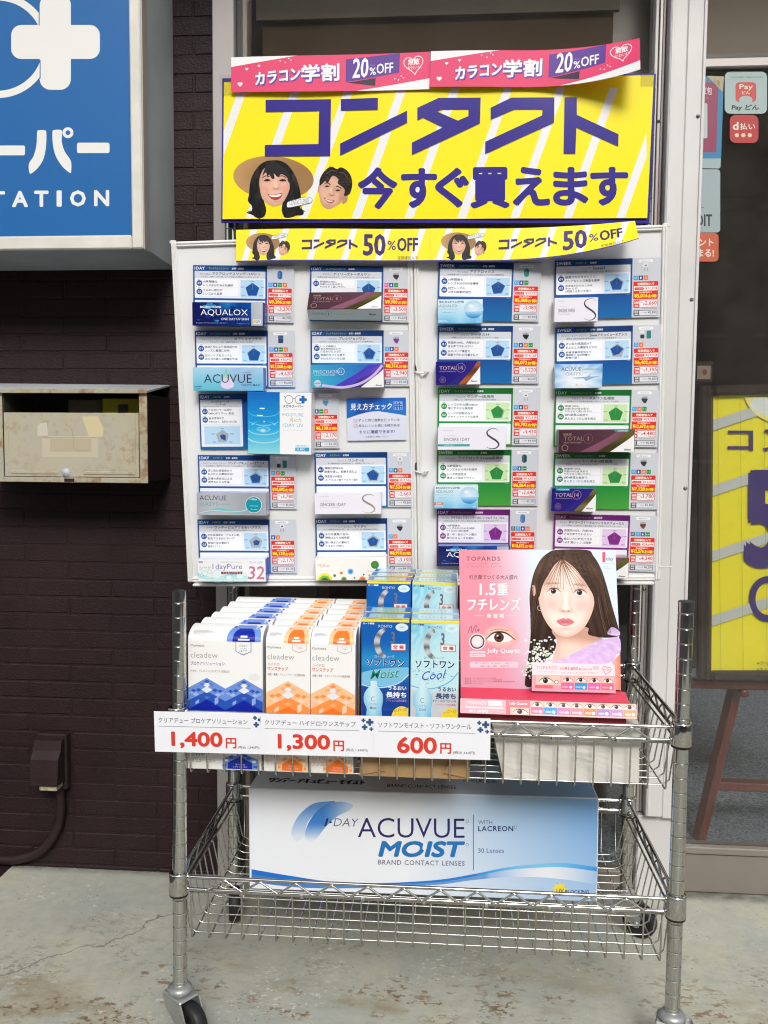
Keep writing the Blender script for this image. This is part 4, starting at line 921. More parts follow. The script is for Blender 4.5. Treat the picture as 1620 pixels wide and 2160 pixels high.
def card(label, TL, TR, BR, theme, head, tags, maker, name, subl, p1, p2, radar, brand, lens, icons, pr, window=True, narrow=False):
    a, b, c = BP.px(*TL), BP.px(*TR), BP.px(*BR)
    P0 = BP.at(*a, .001); u = BP.at(*b, .001)-P0; wd = u.length
    pl = Plane(P0, u, BP.v); h = abs((BP.at(*c, .001)-BP.at(*b, .001)).dot(pl.v))
    WU = 1280 if not narrow else 1280*wd/(h*1280/730)
    s = wd/WU; sy = h/730
    tf = lambda x, y: (x*s, -y*sy)
    c0, c1, cr, cb, c2 = THEME[theme]
    T = thing('info_card', label, 'card', frame=pl.frame(), group='information cards on the whiteboards')
    BW = WU-340; PW = BW if not narrow else 606
    B = MB(); B.box(0, -h, -.0006, BW*s, 0, -.0001, 'card', c0); A = Art(B, tf, 'card')
    A.rect(0, 0, BW, 75, [c0, c1, c1, c0], 0); A.rect(0, 440, BW, 730, [c0, c0, c2, c2], 0)
    A.text(head, 20, 20, 150 if head == '1DAY' else 205, 58, (244, 246, 250), 2, .02)
    x = 175 if head == '1DAY' else 235
    for i, t in enumerate(tags):
        l = 30+len(t)*25; A.poly([(x+18, 18), (x+l+18, 18), (x+l, 60), (x, 60)], lerp(c1, (190, 200, 190), .16 if i == 0 else .05), 1)
        A.text(t, x+22, 27, x+l-4, 53, (168, 190, 170) if i == 0 else (238, 240, 244), 2, .025, .1); x += l+14
    A.rrect(20, 75, PW-22, 425, 10, (240, 241, 248), 1)
    big = not narrow
    yb = 165 if big else 175
    A.rrect(20, 75, PW-22, yb, 10, (214, 217, 224), 1.3)
    if big:
        n1, n2 = len(maker)*.62, len(name.encode('utf8'))/3+sum(1 for ch in name if ord(ch) < 128)*.25
        tot = min(800, (n1+n2+.6)*43); x = (PW-tot)/2; w1 = tot*n1/(n1+n2+.6)
        if maker: A.text(maker, x, 99, x+w1, 123, DK, 2, 0.004)
        A.text(name, x+w1+tot*.6/(n1+n2+.6), 88, x+tot, 126, lerp(DK, cb, .35), 2, .022)
        wl = min(780, len(subl)*23); A.text(subl, (PW-wl)/2, 137, (PW+wl)/2, 158, (70, 72, 88), 2, .004)
        rx0, ry0, rx1, ry1 = 605, 184, 896, 412; tx = 45
    else:
        A.text(name.split('/')[0], 170, 88, PW-190, 118, DK, 2, .02); A.text(name.split('/')[1], 230, 124, PW-240, 152, DK, 2, .02); A.text(subl, 60, 158, PW-60, 170, DK, 2)
        rx0, ry0, rx1, ry1 = 60, 430, PW-60, 670; tx = 45
        A.rrect(20, 420, PW-22, 700, 10, (240, 241, 248), 1)
    for yy, lines, nm in ((190, p1, '01'), (300, p2, '02')):
        if not lines: continue
        A.rect(tx, yy-6, rx0-28 if big else PW-60, yy+100, (225, 227, 236), 1.5); A.rect(tx-2, yy-8, rx0-31 if big else PW-63, yy+97, (248, 249, 253), 1.8)
        A.oval(80, yy+42, 38, 38, cb, 2.5, n=18); A.stroke([(58, yy-2), (95, yy-10)], 4, cb, 2.5); A.text(nm, 58, yy+28, 102, yy+57, (236, 240, 250), 3.2, .03, .15)
        n = len(lines); hh = 33 if n < 3 else 27; st = 47 if n < 3 else 33
        for i, t in enumerate(lines):
            wl = min((rx0-180) if big else PW-230, sum(.62 if ord(ch) < 128 else 1 for ch in t)*35*(1 if n < 3 else .95))
            A.text(t, 128, yy+4+i*st, 128+wl, yy+4+i*st+hh, (44, 46, 88) if theme == 'b' else lerp((48, 50, 72), cb, .5 if i else .2), 3, .0124)
    cx, cy = (rx0+rx1)/2+4, (ry0+ry1)/2+14; R_ = 92
    A.rect(rx0, ry0, rx1, ry1, cr, 1.6)
    pent = lambda f: [(cx+R_*f[i]*math.sin(i*1.2566), cy-R_*f[i]*math.cos(i*1.2566)) for i in range(5)]
    A.poly(pent([1]*5), (172, 176, 182), 2); A.poly(pent(radar), cb, 2.6)
    A.stroke([(cx, cy-R_*radar[0]), (cx, cy)], 3, lerp(cb, (255, 255, 255), .4), 3)
    for (X, Y) in ((cx, cy-R_-14), (cx+R_+38, cy-34), (cx-R_-36, cy-34), (cx-R_-20, cy+R_*.8), (cx+R_+18, cy+R_*.8)):
        A.rect(X-26, Y-6, X+24, Y-2, lerp(cb, cr, .35), 2); A.rect(X-20, Y+2, X+20, Y+6, lerp(cb, cr, .45), 2)
    if window: A.rrect(20, 452, PW-22 if big else PW-22, 715, 10, (238, 240, 247), 1)
    A.rect(PW-70, 436, PW-30, 440, lerp(c0, (255, 255, 255), .6), 1)
    B.build('print_panel', T, pl.frame())
    B = MB(); B.box(BW*s+.0002, -h, -.0006, wd, 0, -.0001, 'card', (204, 208, 216)); price_panel(Art(B, tf, 'card'), BW, icons, brand, lens, pr); B.build('price_panel', T, pl.frame())
PS, SC_, HM = 'プレミアムシリコーン', 'シリコーン', 'HEMA'; EN, KIN, RAN, ENK = '近視・遠視用', '近視用', '乱視用', '遠近両用'
JJ = 'ジョンソン・エンド・ジョンソン'
F5 = [1]*5
card('blue card behind the navy carton with silver end, top of the leftmost column', (407.5, 559.2), (620.8, 561.7), (620, 681), 'b', '1DAY', (PS, EN), 'ボシュロム', 'アクアロックスワンデーUVシン', 'うるおい、視界、つけ心地。すべてが揃った理想のコンタクトレンズ。', ('16時間後も', 'レンズ水分の96%を維持'), ('うるおい成分が', 'レンズから拡散'), F5, 'BAUSCH+LOMB', ('pill', (44, 104, 170)), 'cdeo', ('21,714', '9,306', '3,290', '4,700'))
card('blue card behind the pastel carton with a drop, second in the leftmost column', (410.8, 697.5), (621.7, 697.5), (621.7, 816.7), 'b', '1DAY', (PS, EN), JJ, 'オアシスマックス', 'アキュビュー史上、最高の快適さとうるおいを追求。', ('独自技術により保湿成分が', 'レンズに最適に分布'), ('光のノイズをカットし', '見え方の質への影響を軽減'), [.92, 1, 1, 1, .86], 'Johnson+Johnson', ('sq', (42, 66, 112)), 'cdeo', ('30,492', '13,068', '4,620', '6,600'))
card('wide blue card half hidden by the tall carton with water ripples', (418.9, 831.4), (714.9, 828.3), (714.5, 945.5), 'b', '1DAY', (HM, KIN), '', 'モイスチャーリッチ/ワンデーUV', '水分たっぷりでうるおいも、つけごこちも、リッチに。', ('うるおいベール成分', '「MPCポリマー」配合'), ('含水率58%で', 'やわらかく、自然なつけ心地'), [.35, .5, .75, .4, .4], 'メガネスーパー', ('cup', (64, 150, 200)), 'deo', ('14,322', '6,138', '2,170', '3,100'), False, True)
card('blue card behind the silver carton with a teal circle', (417.3, 959.7), (624.6, 960.7), (624.6, 1073.8), 'b', '1DAY', (SC_, EN), JJ, 'ワンデーアキュビューオアシス', '涙と調和し、視界をクリアに。にじみを抑えて、1日中くっきり快適。', ('涙に似た保湿成分で', 'まぶたとの摩擦を0に'), ('涙液の安定化による', '視界のにじみ軽減'), [.7, .72, .8, .85, .85], 'Johnson+Johnson', ('two', 0), 'coe', ('24,948', '10,692', '3,780', '5,400'))
card('blue card behind the white carton numbered 32, bottom of the leftmost column', (416.4, 1095.6), (624.2, 1095.6), (624.6, 1208.7), 'b', '1DAY', (HM, EN), 'シード', 'ワンデーピュアうるおいプラス', '天然うるおい成分配合、毎日安心の国産ワンデー。', ('天然保湿成分「アルギン酸」', '配合でうるおいキープ'), ('独自技術の素材で', '破れにくい'), [.4, .62, .55, .45, .4], 'SEED', ('txt', (60, 50, 120)), 'do', ('14,322', '6,138', '2,170', '3,100'))
card('blue card behind the tilted purple-brown and white carton', (654.2, 560.5), (865.8, 562.5), (865.8, 680.5), 'b', '1DAY', (PS, KIN), 'アルコン', 'デイリーズトータルワン', '表面のほぼ100%が水分で、つけていることを忘れる生感覚レンズ。', ('表面約100%、', '内部33%の含水率で', 'やわらかく扱いやすい'), (), F5, 'Alcon', ('cup', (70, 46, 44)), 'kde', ('23,100', '9,900', '3,500', '5,000'))
card('blue card behind the turquoise and violet carton', (655, 697.2), (865.8, 696.7), (865.8, 815), 'b', '1DAY', (PS, EN), 'アルコン', 'プレシジョンワン', '水のヴェールに包まれたレンズで、うるおいとクリアな視界が続く。', ('レンズ表面は', '含水率80%以上で', 'うるおいたっぷり'), ('表面の生ジェル層で', 'やわらかいつけ心地'), [.95, .9, .8, .75, .82], 'Alcon', ('cup', (130, 60, 160)), 'cdo', ('19,404', '8,316', '2,940', '4,200'))
card('blue card behind the white carton with a thin S, under the check notice', (663.2, 954.2), (873.4, 953.2), (872.4, 1069.1), 'b', '1DAY', (SC_, KIN), 'シンシア', 'ワンデーS', '高い酸素透過性とW保湿成分で、長時間うるおいキープ。', ('裸眼比約98%の', '酸素を通し、酸素不足防止'), ('保湿成分W配合', '(ヒアルロン酸+アルギン酸)'), [.85, .8, .8, .75, .95], 'Sincere', ('txt', (150, 152, 156)), 'cdo', ('17,556', '7,524', '2,660', '3,800'))
card('blue card behind the white carton with coloured dots', (664.6, 1093.6), (872.4, 1092.7), (871.4, 1208), 'b', '1DAY', (SC_, EN), 'クーパービジョン', 'マイデイ', '多くの酸素を効率的に通し、軽いつけ心地と高い酸素透過性を両立。', ('水分を豊富に含み、', '裸眼のような装用感'), ('高い保水力の素材で', 'うるおいが続く'), [.7, .75, .7, .8, .85], 'Cooper', ('cup', (50, 52, 58)), 'co', ('20,790', '8,910', '3,150', '4,500'))
card('blue two-week card behind the pale aqua carton with a lens', (925.3, 554.2), (1141.8, 555.9), (1137.5, 678.6), 'b', '2WEEK', (PS, EN), 'ボシュロム', 'アクアロックス', '16時間後も95%うるおいキープで快適なつけ心地が2週間持続。', ('16時間後も', 'レンズ水分の95%を維持'), ('従来レンズの', '10倍の酸素透過性'), [.85, 1, .8, 1, 1], 'BAUSCH+LOMB', ('pill', (40, 140, 140)), 'cde', ('13,552', '5,808', '3,080', '4,400'), False)
card('blue two-week card behind the indigo and copper carton', (923.6, 687.6), (1140.1, 687.6), (1137.5, 809.1), 'b', '2WEEK', (PS, EN), 'アルコン', 'トータル14', '2週間うるおいキープ+汚れ&細菌バリアでずっと快適。', ('表面約100%、内部55%の', '含水率でやわらかい'), ('水のバリア構造で', '細菌や汚れの付着を防ぐ'), [.82, 1, .85, 1, 1], 'Alcon', ('cup', (34, 34, 36)), 'cdoe', ('14,168', '6,072', '3,220', '4,600'), False)
card('green one-day card behind the white carton with a teal band', (923.8, 818.6), (1140.2, 818.6), (1137, 939.3), 'g', '1DAY', (PS, RAN), 'シンシア', 'ワンデーS乱視用', '回転しにくく軽やかなつけ心地で目の疲れを軽減。', ('レンズの中心厚0.08mm', '薄く軽やかな装用感'), ('レンズの回転を防ぐ', 'デザインでクリアな視界'), [1, .8, .85, .9, 1], 'Sincere', ('txt', (110, 130, 150)), 'cdo', ('22,638', '9,702', '3,430', '4,900'))
card('green two-week card behind the pale aqua carton with an orange tag', (921.7, 948.5), (1136.6, 948.5), (1129.4, 1066.6), 'g', '2WEEK', (PS, RAN), 'ボシュロム', 'アクアロックス2week乱視用', 'レンズのズレを防いで、どんなシーンでもブレないクリアな視界。', ('16時間後も', 'レンズ水分の95%を維持'), ('レンズ安定性を', '重視した独自デザイン'), F5, 'BAUSCH+LOMB', ('pill', (30, 74, 86)), 'cde', ('16,016', '6,864', '3,640', '5,200'), False)
card('purple card behind the navy carton beside the yellow-topped cartons', (921.3, 1074.3), (1132.5, 1074.7), (1127, 1195), 'p', '1DAY', (PS, ENK), 'ボシュロム', 'アクアロックスワンデーUVシン マルチフォーカル', '1日中うるおいをキープし、手元から遠くまで自然な見え方をサポート。', ('16時間後も', 'レンズ水分の96%を維持', '+うるおい成分拡散'), ('遠・中・近のゾーン間の', '移行がスムーズな設計'), F5, 'BAUSCH+LOMB', ('pill', (66, 118, 180)), 'ycdo', ('24,948', '10,692', '3,780', '5,400'))
card('blue two-week card behind the small white carton with a dark S', (1169.9, 550), (1394.2, 542.9), (1391.5, 668.4), 'b', '2WEEK', (SC_, KIN), 'シンシア', '2weekS', '汚れをはじいて14日間うるおいそのまま、瞳を守るレンズ。', ('脂質汚れが付きにくく、', 'クリアなレンズ表面を維持'), ('洗浄後水分のなじみは', '変わらず、', '2週間うるおいを保つ'), [.85, .8, .9, .9, .95], 'Sincere', ('txt', (130, 132, 138)), 'cdo', ('11,704', '5,016', '2,660', '3,800'), False)
card('blue two-week card behind the light blue carton with bright rays', (1171.3, 690.8), (1394.6, 684.8), (1391.5, 808.4), 'b', '2WEEK', (SC_, EN), JJ, '2weekアキュビューオアシス', '摩擦ゼロ設計&約98%酸素透過で、クリアな快適感をキープ。', ('涙に似た保湿成分で', 'まぶたとの摩擦をゼロに'), ('酸素流量率約98%で、', '裸眼時とほぼ同量の', '酸素が届く'), [.8, .85, .5, .8, .95], 'Johnson+Johnson', ('two', 0), 'co', ('14,938', '6,402', '3,395', '4,850'), False)
card('green one-day card behind the long dark brown carton', (1170.5, 822.2), (1391.5, 822.2), (1387.5, 943.4), 'g', '1DAY', (PS, RAN), 'アルコン', 'トータルワン乱視用', '生感覚レンズで快適な装用感+1日中ブレないクリアな視界。', ('表面100%、', '内部33%の含水率で', 'やわらかく扱いやすい'), ('8時4時厚み設計で', '見え方とつけ心地を両立'), F5, 'Alcon', ('cup', (60, 60, 62)), 'coe', ('29,568', '12,672', '4,480', '6,400'))
card('green two-week card behind the blue carton with teal label', (1168.5, 955), (1389.5, 955.6), (1383.8, 1074.8), 'g', '2WEEK', (PS, RAN), 'アルコン', 'トータル14乱視用', '生感覚レンズで快適な装用感+2週間ブレないクリアな視界。', ('表面約100%、', '内部55%の含水率で', 'やわらかく扱いやすい'), ('8時4時厚み設計で', '見え方とつけ心地を両立'), [.85, 1, 1, 1, 1], 'Alcon', ('cup', (54, 54, 60)), 'cdoe', ('16,632', '7,128', '3,780', '5,400'), False)
card('purple card above the pink display stand, bottom of the rightmost column', (1169.1, 1083.9), (1387.9, 1088), (1381.3, 1206.1), 'p', '1DAY', (PS, ENK), 'アルコン', 'デイリーズトータルワンマルチフォーカル', 'ピント調節による疲れから瞳を開放する、生感覚のマルチフォーカル。', ('表面約100%、内部33%', 'の含水率でやわらかい'), ('幅広い方に対応できる', '183種類のレンズ度数'), F5, 'Alcon', ('cup', (110, 66, 60)), 'ycde', ('28,644', '12,276', '4,340', '6,200'))

# eyesight check notice
pl = sub_frame(BP.raised(.001), 730.8, 841); q = pl.px(856.1, 838.5); pl = Plane(pl.o, pl.u*q[0]+pl.v*q[1], pl.v)
wd = pl.px(856.1, 838.5)[0]; hh = -pl.px(856.1, 927.7)[1]
B = MB(); B.box(0, -hh, -.0006, wd, 0, -.0001, 'card', (228, 230, 242))
A = Art(B, lambda x, y: ((x-500)/611*wd, -(y-147)/434*hh), 'card')
A.rect(500, 147, 1111, 581, [(228, 230, 244), (228, 230, 244), (214, 218, 238), (214, 218, 238)], 0)
arc = [(500+611*i/16, 352-62*math.sin(math.pi*i/16)-18*i/16) for i in range(17)]
A.poly([(1111, 147)]+[(500, 147)]+arc, (34, 104, 196), 1); A.poly([(640, 147), (830, 147), (700, 292), (580, 318)], (28, 84, 170), 1.5); A.poly([(960, 170), (1111, 240), (1111, 330), (850, 285)], (40, 118, 206), 1.5)
A.text('見え方チェック', 538, 196, 968, 268, (240, 244, 250), 3, .02, .06)
A.rrect(985, 182, 1076, 270, 6, (170, 200, 236), 2); A.rrect(989, 186, 1072, 266, 5, (34, 104, 196), 2.5)
for i in range(3):
    for j in range(3): A.ring(1004+i*27, 202+j*25, 8-j*1.6, 3.4, (236, 242, 250), 3.2, 10, 20+90*((i+j) % 4), 330+90*((i+j) % 4))
for y in (376, 432):
    A.stroke([(570, y-16), (606, y-16), (606, y+16), (570, y+16)], 3, (150, 110, 140), 2, True); A.stroke([(576, y-2), (586, y+9), (602, y-12)], 4, (170, 90, 110), 3)
A.text('ずっと同じ度数を使っている', 618, 358, 1042, 388, (70, 72, 92), 2, .008); A.text('見えにくいと感じる時がある', 618, 414, 1042, 444, (70, 72, 92), 2, .008)
A.text('すぐに確認できます!', 622, 474, 990, 512, (60, 70, 150), 2, .018); A.text('お気軽にご相談ください', 690, 534, 925, 552, (90, 92, 110), 2)
tag(B.build('notice_card', frame=pl.frame()), 'small blue and white eyesight check notice on the left whiteboard', 'card')

# ================================================================ lens cartons fixed in front of the cards
def shell(B, w_, h, d, m, top, bottom, left, right, front=(240, 240, 240)):
    B.box(0, -h, -d, w_, 0, 0, m, front, r=.0007)
    e = .0002; i = .0007
    for col, q in ((top, [(i, e, -i), (w_-i, e, -i), (w_-i, e, -d+i), (i, e, -d+i)]), (bottom, [(i, -h-e, -d+i), (w_-i, -h-e, -d+i), (w_-i, -h-e, -i), (i, -h-e, -i)]),
                   (right, [(w_+e, -h+i, -i), (w_+e, -h+i, -d+i), (w_+e, -i, -d+i), (w_+e, -i, -i)]), (left, [(-e, -h+i, -d+i), (-e, -h+i, -i), (-e, -i, -i), (-e, -i, -d+i)])):
        B.face(q, m, col)
def carton(label, TL, TR, BR, BL, d, fn, top, bottom=None, left=None, right=None, m='gloss', frame=None, size=None, group='lens cartons on the whiteboards'):
    if frame is None:
        R_ = BP.raised(d+.002); a, b, c, e = [R_.at(*R_.px(*p)) for p in (TL, TR, BR, BL)]
        pl = Plane(a, b-a, BP.v); w_ = ((b-a).length+(c-e).length)/2; h = (abs((e-a).dot(pl.v))+abs((c-b).dot(pl.v)))/2
    else: pl = frame; w_, h = size
    B = MB(); shell(B, w_, h, d, m, top, bottom or top, left or top, right or top, top)
    H = 1000*h/w_
    A = Art(B, lambda x, y: (x*w_/1000, -y*w_/1000), m, .0002); A.H = H
    i = 3
    fn(A, H); return tag(B.build('lens_carton', frame=pl.frame()), label, 'carton', group)
def a_navy(A, H):
    A.gpoly([(3, 3), (997, 3), (997, H-3), (3, H-3)], lambda x, y: lerp(lerp((16, 24, 92), (14, 92, 176), max(0, (x-250)/650)*(1-y/H*.6)), (40, 150, 214), max(0, 1-math.hypot(x-480, (y-20)*1.6)/170)), 1, 14, 5)
    random.seed(3)
    for _ in range(26):
        x, y = random.uniform(20, 780), random.uniform(8, H-20); r = random.uniform(10, 46)
        A.oval(x, y, min(r, x-4, 990-x), min(r*.4, y-4, H-4-y), random.choice([(10, 18, 70), (24, 70, 150), (20, 46, 120), (52, 150, 210)]), 1.5, rot=0, n=12)
    A.rect(818, 3, 975, H-3, [(176, 184, 196), (200, 204, 210), (182, 188, 198), (168, 176, 190)], 2); A.rrect(842, H*.72, 950, H*.9, 10, (235, 235, 235), 3); A.oval(862, H*.81, 16, 20, (236, 190, 60), 4); A.text('UV', 882, H*.75, 940, H*.87, (60, 80, 110), 4, .02)
    A.text('BAUSCH+LOMB', 112, H*.16, 400, H*.25, (238, 240, 244), 3, .05); A.text('AQUALOX', 118, H*.30, 770, H*.60, (236, 240, 246), 3, -.006)
    A.text('ONE DAY UV SHIN', 400, H*.66, 780, H*.76, (220, 230, 240), 3, .01); A.text('ボシュロム アクアロックス ワンデー UV シン', 50, H*.86, 460, H*.91, (210, 220, 235), 3); A.text('コンタクトレンズ', 620, H*.87, 790, H*.92, (140, 180, 220), 3)
def a_max(A, H):
    A.gpoly([(3, 3), (997, 3), (997, H-3), (3, H-3)], lambda x, y: lerp(lerp((172, 214, 238), (96, 190, 214), y/H), (160, 168, 226), max(0, .75-abs(x-700)/500)*(.35+.5*math.sin(x*.012+y*.02)**2)), 1, 18, 7)
    A.gpoly(smooth([(480, H*.06), (500, H*.22), (560, H*.55), (586, H*.72), (560, H*.86), (480, H*.92), (410, H*.84), (396, H*.70), (430, H*.5)], 4), lambda x, y: lerp((110, 200, 160), (226, 214, 240), (y/H-.1)/.5), 1.5, 2, 6)
    A.text('ACUVUE', 156, H*.29, 838, H*.66, (52, 48, 66), 3, -.004); A.text('1-DAY', 725, H*.18, 830, H*.24, (90, 120, 150), 3); A.text('OASYS MAX', 688, H*.70, 958, H*.80, (40, 90, 130), 3, .005); A.rect(20, H*.80, 125, H*.83, (60, 120, 150), 2); A.text('30 lenses', 24, H*.86, 110, H*.93, (50, 90, 120), 2)
def a_water(A, H):
    A.gpoly([(3, 3), (505, 3), (505, H-3), (3, H-3)], lambda x, y: lerp(lerp((24, 104, 190), (40, 168, 226), y/H*1.7), (168, 226, 226), (y/H-.55)*1.9), 1, 3, 14)
    for i, (rx, yy, c) in enumerate(((245, .27, (30, 130, 205)), (245, .36, (96, 196, 232)), (235, .44, (32, 146, 214)), (225, .53, (120, 212, 236)), (215, .58, (36, 140, 210)), (240, .70, (140, 220, 232)), (190, .64, (120, 214, 240)), (246, .85, (160, 226, 230)), (140, .62, (40, 150, 210)))):
        A.ring(252, yy*H*.86, rx, 9+i*1.5, c, 1.5+i*.1, 30, 10 if i % 2 else 190, 170 if i % 2 else 350, rx*.34)
    A.oval(250, H*.60, 110, 46, (40, 140, 205), 2.5, edge=(120, 208, 236)); A.oval(240, H*.62, 60, 34, (214, 240, 246), 2.8, edge=(96, 190, 226)); A.oval(262, H*.475, 26, 25, (200, 236, 248), 3, edge=(30, 110, 180)); A.rrect(190, H*.255, 270, H*.275, 8, (226, 244, 250), 3); A.rrect(150, H*.37, 240, H*.385, 6, (226, 244, 250), 3)
    A.rect(505, 3, 997, H-3, (244, 244, 246), 1)
    A.ring(648, H*.115, 62, 7, (50, 56, 66), 2, 24); A.ring(806, H*.115, 62, 7, (50, 56, 66), 2, 24); A.stroke([(570, H*.06), (592, H*.085)], 9, (50, 56, 66), 2); A.stroke([(708, H*.1), (746, H*.1)], 7, (50, 56, 66), 2)
    A.plus(868, H*.115, 58, 22, 10, (30, 110, 190), 3)
    A.text('メガネスーパー', 555, H*.20, 875, H*.245, (40, 84, 150), 2, .03); A.text('オリジナルコンタクトレンズ', 560, H*.265, 870, H*.282, (150, 180, 205), 2)
    A.text('MOISTURE', 548, H*.335, 872, H*.385, (96, 176, 216), 2, -.004); A.text('Rich', 655, H*.405, 840, H*.475, (206, 176, 120), 2, -.005, .35); A.text('1DAY UV', 552, H*.50, 872, H*.555, (96, 170, 212), 2, -.004); A.text('モイスチャーリッチ ワンデーUV', 552, H*.60, 868, H*.617, (120, 170, 200), 2)
    A.rrect(745, H*.835, 965, H*.88, 10, (220, 236, 246), 2); A.text('8.6 14.2', 770, H*.847, 900, H*.868, (90, 160, 200), 3); A.rrect(745, H*.885, 965, H*.945, 12, (60, 164, 220), 2); A.text('30 MPC', 768, H*.897, 900, H*.932, (230, 244, 250), 3, .01)
def a_silver(A, H):
    A.gpoly([(3, 3), (997, 3), (997, H-3), (3, H-3)], lambda x, y: lerp((160, 164, 172), (184, 188, 194), (math.sin(x*.006)+1)/2), 1, 8, 3)
    A.text('ACUVUE', 40, H*.12, 430, H*.33, (70, 66, 112), 3, -.002); A.text('OASYS', 40, H*.42, 310, H*.58, (70, 166, 178), 3, -.012); A.text('hydraluxe', 320, H*.47, 490, H*.55, (90, 170, 180), 3)
    A.oval(818, H*.52, 118, 118, (226, 240, 240), 2, n=30); A.oval(818, H*.52, 112, 112, (22, 150, 168), 2.5, n=30)
    A.text('1-Day', 765, H*.23, 868, H*.33, (236, 246, 246), 3.5, .03); A.text('UV Blocking', 765, H*.54, 880, H*.60, (190, 228, 230), 3.5); A.text('30 Lenses', 775, H*.69, 868, H*.75, (190, 228, 230), 3.5)
    A.poly(smooth([(120, H*.86), (300, H*.66), (480, H*.76), (640, H*.78), (790, H*.62)], 5, False)+smooth([(790, H*.66), (640, H*.86), (460, H*.86), (300, H*.80), (120, H*.92)], 5, False), (120, 196, 200), 1.5); A.stroke(smooth([(30, H*.9), (250, H*.78), (480, H*.84), (700, H*.76), (940, H*.4)], 5, False), 7, (212, 222, 226), 2)
def a_pure(A, H):
    A.rect(3, 3, 997, H-3, (240, 242, 242), 1)
    A.gpoly(smooth([(5, H*.60), (80, H*.70), (200, H*.80), (350, H*.74), (500, H*.66), (680, H*.72), (740, H*.78)], 5, False)+smooth([(740, H*.96), (560, H*.97), (400, H*.93), (200, H*.97), (5, H*.82)], 5, False), lambda x, y: lerp((150, 224, 230), (214, 240, 240), (y/H-.6)/.35), 1.3, 6, 3)
    for x, y, r in ((100, .62, 42), (300, .78, 92), (470, .86, 62), (640, .78, 80), (60, .72, 22), (180, .56, 30)): A.ring(x, H*y, r, 4, (120, 204, 212), 2, 24); A.oval(x-r*.2, H*y-r*.2, r*.6, r*.5, (226, 246, 246), 1.8)
    A.text('SEED', 20, H*.10, 85, H*.17, (50, 56, 130), 3, .03); A.text('シード', 30, H*.30, 200, H*.48, (110, 116, 140), 3, -.012); A.text('1dayPure', 225, H*.21, 660, H*.52, (100, 96, 168), 3, -.006)
    A.text('一日使い捨てコンタクトレンズ', 340, H*.12, 640, H*.17, (130, 130, 150), 3); A.rrect(345, H*.56, 660, H*.67, 12, (140, 70, 84), 2.5); A.text('うるおいプラス', 370, H*.58, 640, H*.65, (240, 220, 222), 3.4, .01)
    A.text('32', 745, H*.33, 975, H*.88, (208, 120, 150), 3, -.014, .12); A.text('31+1 UV', 770, H*.1, 960, H*.2, (140, 180, 200), 3)
def sweep(A, H, base0, base1, b1, b2, wh=True, x0=.5):
    A.gpoly([(3, 3), (997, 3), (997, H-3), (3, H-3)], lambda x, y: lerp(base0, base1, x/1000+(.5-y/H)*.2), 1, 12, 4)
    def crv(s, e): return smooth([(s*1000, 3), ((s*.72+e*.28)*1000, H*.34), ((s*.42+e*.58)*1000, H*.62), (e*1000, H-3)], 6, False)
    A.gpoly(crv(.80, .28)+crv(.94, .50)[::-1], lambda x, y: lerp(b1, lerp(b1, base1, .45), math.sin(x*.008+y*.01)**2), 1.5, 6, 5)
    if wh: A.poly(crv(1.06, .68)[4:]+[(997, H-3)], (242, 242, 242), 2)
    A.gpoly([(min(p[0], 997), p[1]) for p in crv(.935, .50)]+[(min(p[0], 997), p[1]) for p in crv(1.06, .68)[::-1]], lambda x, y: lerp(b2, lerp(b2, (0, 0, 0), .4), .5+.5*math.sin(y*.02+x*.004)), 1.8, 4, 6)
def a_total(A, H, tl=False):
    sweep(A, H, (70, 44, 54), (96, 62, 76), (132, 84, 104), (104, 96, 50))
    A.text('DAILIES', 65, H*.16, 170, H*.25, (176, 160, 110), 3, .01); A.text('TOTAL', 68, H*.30, 330, H*.48, (150, 120, 120), 3); A.ring(390, H*.4, 62, 4, (130, 100, 104), 3, 30); A.text('1', 382, H*.3, 398, H*.48, (150, 120, 120), 3); A.text('ONE-DAY CONTACT LENSES', 65, H*.54, 300, H*.60, (170, 150, 140), 3); A.ring(85, H*.80, 40, 7, (160, 136, 124), 3, 20)
    A.text('Alcon', 865, H*.84, 955, H*.93, (40, 46, 90), 4, .03)
    if tl: A.rrect(735, 4, 925, H*.10, 6, (60, 150, 140), 4); A.text('ASTIGMATISM', 775, H*.03, 905, H*.09, (220, 240, 236), 5, .02)
def a_prec(A, H):
    sweep(A, H, (60, 178, 206), (48, 96, 190), (84, 60, 190), (122, 70, 196))
    A.stroke(smooth([(150, H*.88), (420, H*.98), (660, H*.84), (850, H*.5), (980, H*.06)], 6, False), 34, (200, 186, 236), 2.3); A.text('PRECISION1', 40, H*.24, 420, H*.38, (210, 230, 240), 3, -.01); A.ring(415, H*.30, 46, 5, (210, 230, 240), 3, 24); A.text('ONE-DAY CONTACT LENSES', 48, H*.42, 330, H*.47, (225, 240, 246), 3)
    A.oval(90, H*.80, 48, 48, (196, 206, 216), 3, n=20); A.rect(50, H*.77, 130, H*.82, (150, 160, 176), 3.4); A.text('Alcon', 885, H*.87, 975, H*.94, (60, 66, 100), 4, .03)
